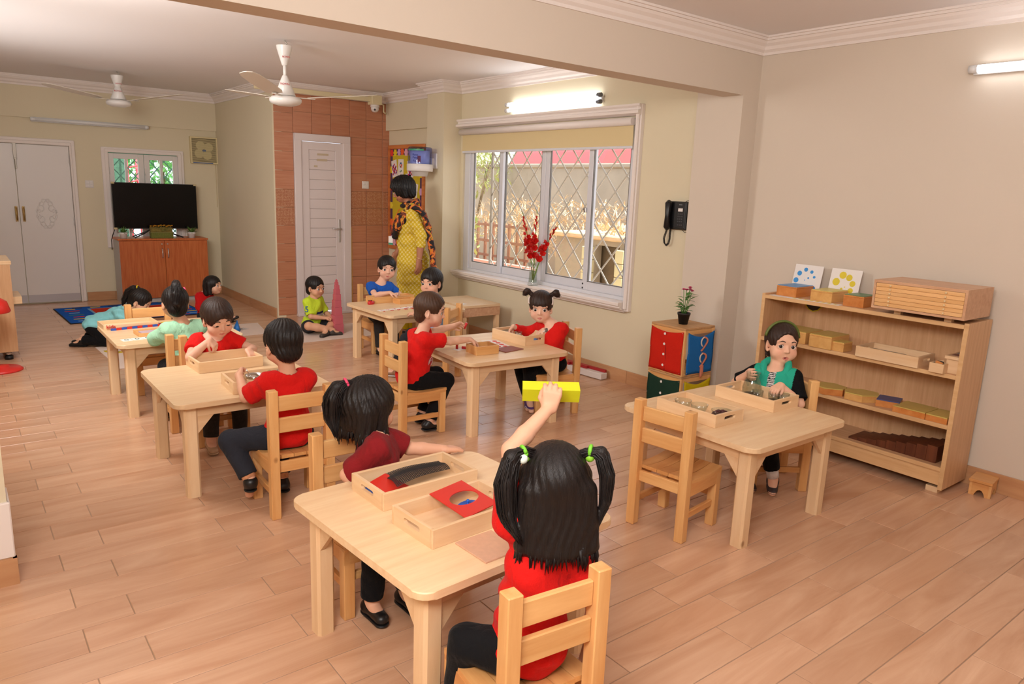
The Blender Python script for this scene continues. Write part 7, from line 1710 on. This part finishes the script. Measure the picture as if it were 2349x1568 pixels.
MB().cyl(Ro(N+Rs@V(0, .068, -.105)), Ro(N+Rs@V(0, .078, -.105)), .0075, n=12).obj('button', mat('button_black', (40, 40, 44), .3), p['root'])

# boy in bright blue
p = person('boy in a bright blue shirt behind the far counting table', (3.10, 5.945), 186, lean=6, yaw=-12, pitch=4, roll=-4, head=(3.165, 5.925, .755), skin=(230, 180, 154), mouth=.35, gaze=(-.05, 1, -.02),
    shirt=dict(mat=cloth('bright_blue_jersey', (34, 88, 178)), sleeve=.62, neck=.052, scoop=.012), trousers=dict(mat=mat('printed_leggings', (34, 30, 28), .9, vary=(55, .8))), shoes=dict(mat=shoe_b), h=.0042, hand_r=(3.085, 5.715, .562), fingers_r=(.7, -.5, -.3), palm_r=(0, 0, -1), curl_r=.35, elbow_r=(1, -.2, -.5), hand_l=(3.20, 5.80, .53), elbow_l=(-.9, -.3, -.6),
    knee_r=(2.99, 5.75, .325), knee_l=(3.12, 5.72, .325), ankle_r=(2.99, 5.72, .06), ankle_l=(3.13, 5.70, .06), hair='short', hair_thick=.011, fringe=.052, hair_mat=hair_black)
# boy in light blue
p = person('boy in a light blue collared shirt glancing back', (3.015, 4.82), 305, lean=5, yaw=62, pitch=3, roll=2, head=(3.015, 4.905, .757), skin=(226, 174, 146), gaze=(-.15, 1, .0),
    shirt=dict(mat=cloth('light_blue_cotton', (150, 182, 224)), sleeve=.65), trousers=dict(mat=char), shoes=dict(mat=mat('multicolour_trainer', (150, 110, 80), .6, vary=(40, .9)), sole=mat('white_rubber', (216, 212, 214), .6)), h=.004, hand_l=(2.90, 4.98, .50), elbow_l=(-.9, 0, -.4), hand_r=(3.04, 5.09, .51), elbow_r=(.9, 0, -.5),
    knee_l=(2.775, 4.875, .325), ankle_l=(2.735, 4.98, .065), toe_l=(-.6, .5, -.1), knee_r=(2.91, 5.03, .325), ankle_r=(2.89, 5.03, .06), toe_r=(-.5, .8, 0), hair='short', hair_thick=.012, fringe=.046, hair_mat=hair_black, brow=1.3)
MB().tube([p['Ro'](p['N']+p['Rs']@V(.050*math.sin(t), .046*math.cos(t)+.004, -.012-.012*math.cos(t))) for t in np.linspace(.35, 2*PI-.35, 18)], .012, 7).obj('collar', cloth('light_blue_cotton', (150, 182, 224)), p['root'])

# --- on the floor
p = person('girl in an aqua shirt kneeling and bending over the floor mat', (.985, 7.245), 117, pelvis_z=.185, lean=64, pitch=30, yaw=-8, head=(1.322, 7.065, .402), skin=(226, 176, 146), body_scale=1.06, eye_open=.4,
    shirt=dict(mat=cloth('aqua_cotton', (142, 214, 220)), sleeve=.75, loose=.014, hem=-.09, lap=0), trousers=dict(mat=black_c), shoes=dict(mat=shoe_b), h=.0045, hand_l=(1.40, 7.10, .06), hand_r=(1.30, 6.96, .06), fingers_l=(.8, -.4, -.3), fingers_r=(.8, -.4, -.3), elbow_l=(-.5, 0, .3), elbow_r=(.5, 0, .3),
    knee_l=(1.135, 7.255, .06), ankle_l=(.90, 7.375, .06), toe_l=(-.85, .45, -.2), knee_r=(1.06, 7.125, .06), ankle_r=(.865, 7.25, .06), toe_r=(-.85, .45, -.2), hair='high_tail', hair_thick=.010, fringe=.060, hair_mat=hair_black,
    tails=[dict(pts=[(0, -.05, .085), (0, -.075, .10), (0, -.105, .08), (.0, -.13, .02), (0, -.125, -.06), (0, -.11, -.11)], r=[.020, .014, .026, .030, .026, .010], tie=ry, at=1, n=30)])
person('girl with a black bob in a red shirt on the floor by the cabinet', (2.125, 8.05), 142, pelvis_z=.075, lean=2, yaw=6, pitch=-4, body_scale=.84, head_scale=.93, head=(2.205, 7.985, .385), skin=(228, 178, 150), h=.0048,
    shirt=dict(mat=red_t2, sleeve=1.3, loose=.010), trousers=dict(mat=char), shoes=dict(mat=shoe_b), hand_l=(2.30, 7.98, .11), hand_r=(2.12, 7.90, .10), knee_l=(2.31, 8.01, .10), ankle_l=(2.345, 7.87, .055), toe_l=(.75, -.1, .3), knee_r=(2.17, 7.86, .09), ankle_r=(2.28, 7.84, .05), toe_r=(.8, 0, .1), hair='bob', ears=False, hair_thick=.010, fringe=.045, face_w=.068, ridge=.0008)
def lime_tint(v, c):
    q = (v-c['Pv'])@c['Rb']; s = np.zeros((len(v), 3), np.float32)+col_of((206, 232, 62)); tor = np.linalg.norm(q[:, :2], axis=1) < .118; zz = q[:, 2]+.02*np.abs(q[:, 0])*4*0
    s[tor*(zz > .122)*(zz < .144)] = col_of((40, 46, 110)); s[tor*(zz > .098)*(zz < .122)] = col_of((196, 198, 186)); return s
p = person('boy in a lime polo shirt sitting cross legged by the pink tower', (2.865, 6.965), 152, pelvis_z=.078, lean=9, yaw=-4, pitch=6, head=(2.905, 6.945, .462), skin=(222, 168, 136), h=.0045, body_scale=1.0, head_scale=1.0,
    shirt=dict(mat=folds(tinted('lime_polo', .9, bump=(240, .25), spec=.12)), sleeve=.86, loose=.012, tint=lime_tint, lap=0), trousers=dict(mat=char, shorts=True, len=.80, loose=.010), shoes=dict(mat=mat('brown_sandal', (66, 56, 50), .6)), hand_l=(3.02, 6.835, .165), hand_r=(2.945, 6.81, .165), fingers_l=(-.6, -.3, .1), fingers_r=(.8, -.2, .1), curl_l=1.0, curl_r=1.0, elbow_l=(-.6, -.2, -.7), elbow_r=(.6, -.2, -.7),
    knee_r=(2.76, 6.78, .105), ankle_r=(2.985, 6.715, .055), toe_r=(.9, -.2, -.1), knee_l=(3.06, 6.86, .105), ankle_l=(2.905, 6.70, .06), toe_l=(-.75, -.55, -.1), hair='short', hair_thick=.009, fringe=.056)
e = p['SR']+(p['ER']-p['SR'])*.48; nn = Vector(unit(e-(p['SR']+p['SL'])/2)); vdir = Vector((-.39, -.92, 0)); nn = (Vector((-.75, -.66, .05))).normalized()
text_mesh('number_print', '5', .085, mat('polo_blue', (24, 92, 168), .8), p['root'], face_frame(Vector(p['Ro'](e))+nn*.050, Vector((0, 0, 1)).cross(nn), Vector((0, 0, 1))), .002)
MB().tube([p['Ro'](p['N']+p['Rs']@V(.047*math.sin(t), .045*math.cos(t)+.006, -.014-.016*math.cos(t))) for t in np.linspace(.3, 2*PI-.3, 18)], .011, 7).obj('collar', cloth('lime_collar', (206, 232, 62)), p['root'])

# --- teacher
kurta = bpy.data.materials.new('yellow_check_kurta'); kurta.use_nodes = True; N_ = kurta.node_tree.nodes; L_2 = kurta.node_tree.links; b = N_['Principled BSDF']; b.inputs['Roughness'].default_value = .8
tc = N_.new('ShaderNodeTexCoord'); sx_ = N_.new('ShaderNodeSeparateXYZ'); L_2.new(tc.outputs['Object'], sx_.inputs[0])
def node(op, a, b_=None):
    n = N_.new('ShaderNodeMath'); n.operation = op
    for i, q in enumerate((a, b_)):
        if q is None: continue
        if isinstance(q, (int, float)): n.inputs[i].default_value = q
        else: L_2.new(q, n.inputs[i])
    return n.outputs[0]
hx_ = node('SUBTRACT', sx_.outputs[0], node('MULTIPLY', sx_.outputs[1], .8)); f1 = node('SINE', node('MULTIPLY', hx_, 130)); f2 = node('SINE', node('MULTIPLY', sx_.outputs[2], 150)); f3 = node('SINE', node('MULTIPLY', node('ADD', hx_, sx_.outputs[2]), 330))
chk = node('ADD', node('MULTIPLY', f1, f2), node('MULTIPLY', f3, .45)); rp = N_.new('ShaderNodeValToRGB'); rp.color_ramp.elements[0].position = .18; rp.color_ramp.elements[1].position = .42; rp.color_ramp.elements[0].color = lin((206, 172, 18))+(1,); rp.color_ramp.elements[1].color = lin((228, 208, 128))+(1,)
L_2.new(chk, rp.inputs[0]); L_2.new(rp.outputs[0], b.inputs['Base Color'])
dup = bpy.data.materials.new('printed_scarf'); dup.use_nodes = True; N_ = dup.node_tree.nodes; L_2 = dup.node_tree.links; b = N_['Principled BSDF']; b.inputs['Roughness'].default_value = .75
tc = N_.new('ShaderNodeTexCoord'); n = N_.new('ShaderNodeTexNoise'); n.inputs['Scale'].default_value = 13; n.inputs['Detail'].default_value = 4; n.inputs['Distortion'].default_value = 1.2; L_2.new(tc.outputs['Object'], n.inputs['Vector'])
rp = N_.new('ShaderNodeValToRGB'); e = rp.color_ramp.elements; rp.color_ramp.interpolation = 'CONSTANT'; e[0].position = 0; e[0].color = lin((24, 18, 20))+(1,); e[1].position = .50; e[1].color = lin((126, 56, 26))+(1,)
for p_, c_ in ((.55, (226, 116, 44)), (.61, (206, 160, 40)), (.65, (30, 22, 22)), (.72, (214, 84, 40))): q = e.new(p_); q.color = lin(c_)+(1,)
L_2.new(n.outputs['Fac'], rp.inputs[0]); L_2.new(rp.outputs[0], b.inputs['Base Color'])
def skirt(Fs, c):
    Pv, Rb = c['Pv'], c['Rb']
    for z, wx, wy in ((-.05, .182, .150), (-.20, .188, .158), (-.35, .196, .165), (-.46, .205, .172)):
        Fs.ell(Pv+Rb@V(0, .0, z), (wx, wy, .14), Rb, .05)
    Fs.cut(Pv+V(0, 0, -.47), (0, 0, -1), .004)
    Fs.ell(Pv+Rb@V(0, .085, .30), (.115, .07, .075), Rb, .04)
p = person('woman in a yellow checked tunic and black scarf looking down', (3.63, 6.26), 302, kid=False, pelvis_z=.80, torso=.335, body_scale=1.50, arm=1.14, head_scale=1.06, hand_scale=1.0, lean=4, yaw=6, pitch=22, head=(3.545, 6.315, 1.452), skin=(176, 118, 90), lips=(140, 74, 66), eye_open=.4, h=.0052, leg_r=1.0,
    shirt=dict(mat=kurta, name='tunic', sleeve=1.52, loose=.020, hem=-9, extra=skirt, lap=0, neck=.044, wrinkle=.008), trousers=dict(mat=cloth('yellow_cotton', (214, 182, 30)), loose=.010, len=.97, name='trousers'), shoes=dict(mat=shoe_b),
    hand_l=(3.575, 6.045, .80), fingers_l=(-.05, -.05, -1), palm_l=(-.3, .6, 0), curl_l=.35, elbow_l=(0, -1, 0), hand_r=(3.56, 6.48, .82), fingers_r=(-.2, .1, -1), palm_r=(0, -1, 0), elbow_r=(.5, -.6, 0),
    knee_l=(3.60, 6.17, .45), ankle_l=(3.615, 6.16, .07), toe_l=(-.85, .5, 0), knee_r=(3.62, 6.34, .45), ankle_r=(3.64, 6.35, .07), toe_r=(-.85, .5, 0),
    hair='fluffy', ears=False, hair_thick=.028, fringe=.058, hair_mat=hair_mat('hair_jet', (20, 17, 17)), ridge=.004, face_w=.066)
Ro, Hh, N, Rs, Rb, Pv = p['Ro'], p['Hh'], p['N'], p['Rs'], p['Rb'], p['Pv']
gl = MB()
for sx in (-1, 1): gl.tube([Ro(Hh((sx*.031+.021*math.cos(t), .090, -.002+.016*math.sin(t)))) for t in np.linspace(0, 2*PI, 19)], .0014, 5).tube([Ro(Hh((sx*.052, .088, .0))), Ro(Hh((sx*.074, .04, .002))), Ro(Hh((sx*.076, -.01, .0)))], .0014, 5)
gl.tube([Ro(Hh((-.010, .090, .0))), Ro(Hh((0, .093, .003))), Ro(Hh((.010, .090, .0)))], .0014, 5).obj('spectacles', stl, p['root'])
# scarf: over both shoulders, bunched on the chest, one end down the back
q = lambda x, y, z: N+Rs@V(x, y, z); allp = [q(-.2, -.25, -.75), q(.25, .28, .12)]
Fd = Field(np.min([q(a, b_, c) for a in (-.26, .26) for b_ in (-.26, .28) for c in (-.80, .12)], 0), np.max([q(a, b_, c) for a in (-.26, .26) for b_ in (-.26, .28) for c in (-.80, .12)], 0), .0055)
for off, z0 in ((0, 0), (.016, -.045), (.022, -.09), (.022, -.13)):
    path = [q(.09, -.04, .01+z0*.2), q(.105, .05, -.045+z0*.6), q(.055, .135+off, -.135+z0), q(-.035, .150+off, -.155+z0), q(-.120, .105+off, -.085+z0*.8), q(-.150, .03, -.030+z0*.5), q(-.12, -.06, .0+z0*.3)]
    for a, b_ in zip(path, path[1:]): Fd.cone(a, b_, .026, .026, .012)
for ring in np.linspace(0, 2*PI, 17)[:-1]:
    f0 = lambda t: q(.082*math.sin(t), .072*math.cos(t)+.004, .028-.020*math.cos(t)); Fd.cone(f0(ring), f0(ring+2*PI/16), .024, .024, .012)
for xo in (-.175, -.145, -.115, -.085): 
    path = [q(xo, .02, .0), q(xo, -.06, -.01), q(xo, -.125, -.08), q(xo, -.160, -.20), q(xo, -.180, -.40), q(xo-.01, -.19, -.60), q(xo-.01, -.185, -.72)]
    for a, b_ in zip(path, path[1:]): Fd.cone(a, b_, .027, .027, .014)
Fd.warp(lambda x, y, z: .004*np.sin(70*(x-y)+5*np.sin(5*z))+.002*np.sin(34*z+40*x)); net_obj('scarf', Fd, dup, p['root'], p['org'])
cdp = Ro(q(.0, .215, -.32)); cn = Vector((-.82, -.1, .1)).normalized()
MB().box((0, 0, 0), (.055, .085, .003), M=face_frame(Vector(cdp), Vector((.35, -.93, 0)), (0, 0, 1))).obj('name_card', wc, p['root'], label='white name card with green foot'); MB().box((0, -.032, .0005), (.055, .02, .004), M=face_frame(Vector(cdp), Vector((.35, -.93, 0)), (0, 0, 1))).obj('card_foot', mat('card_green', (70, 150, 120), .5), p['root'])
MB().tube([Ro(q(-.04, .11, -.02)), Ro(q(-.03, .19, -.16)), cdp+A_([0, 0, .045])], .004, 5).obj('lanyard', mat('orange_lanyard', (226, 96, 40), .7), p['root'])
wl = p['WL']; dd = Vector(unit(p['WL']-p['EL'])); qq = dd.to_track_quat('Z', 'Y').to_matrix(); c = Vector(Ro(wl))-dd*.02
MB().tube([c+qq@Vector((.032*math.cos(t), .032*math.sin(t), .008*math.cos(t))) for t in np.linspace(0, 2*PI, 21)], .0026, 6).obj('bangle', mat('pale_gold', (226, 196, 150), .3, .7), p['root'])
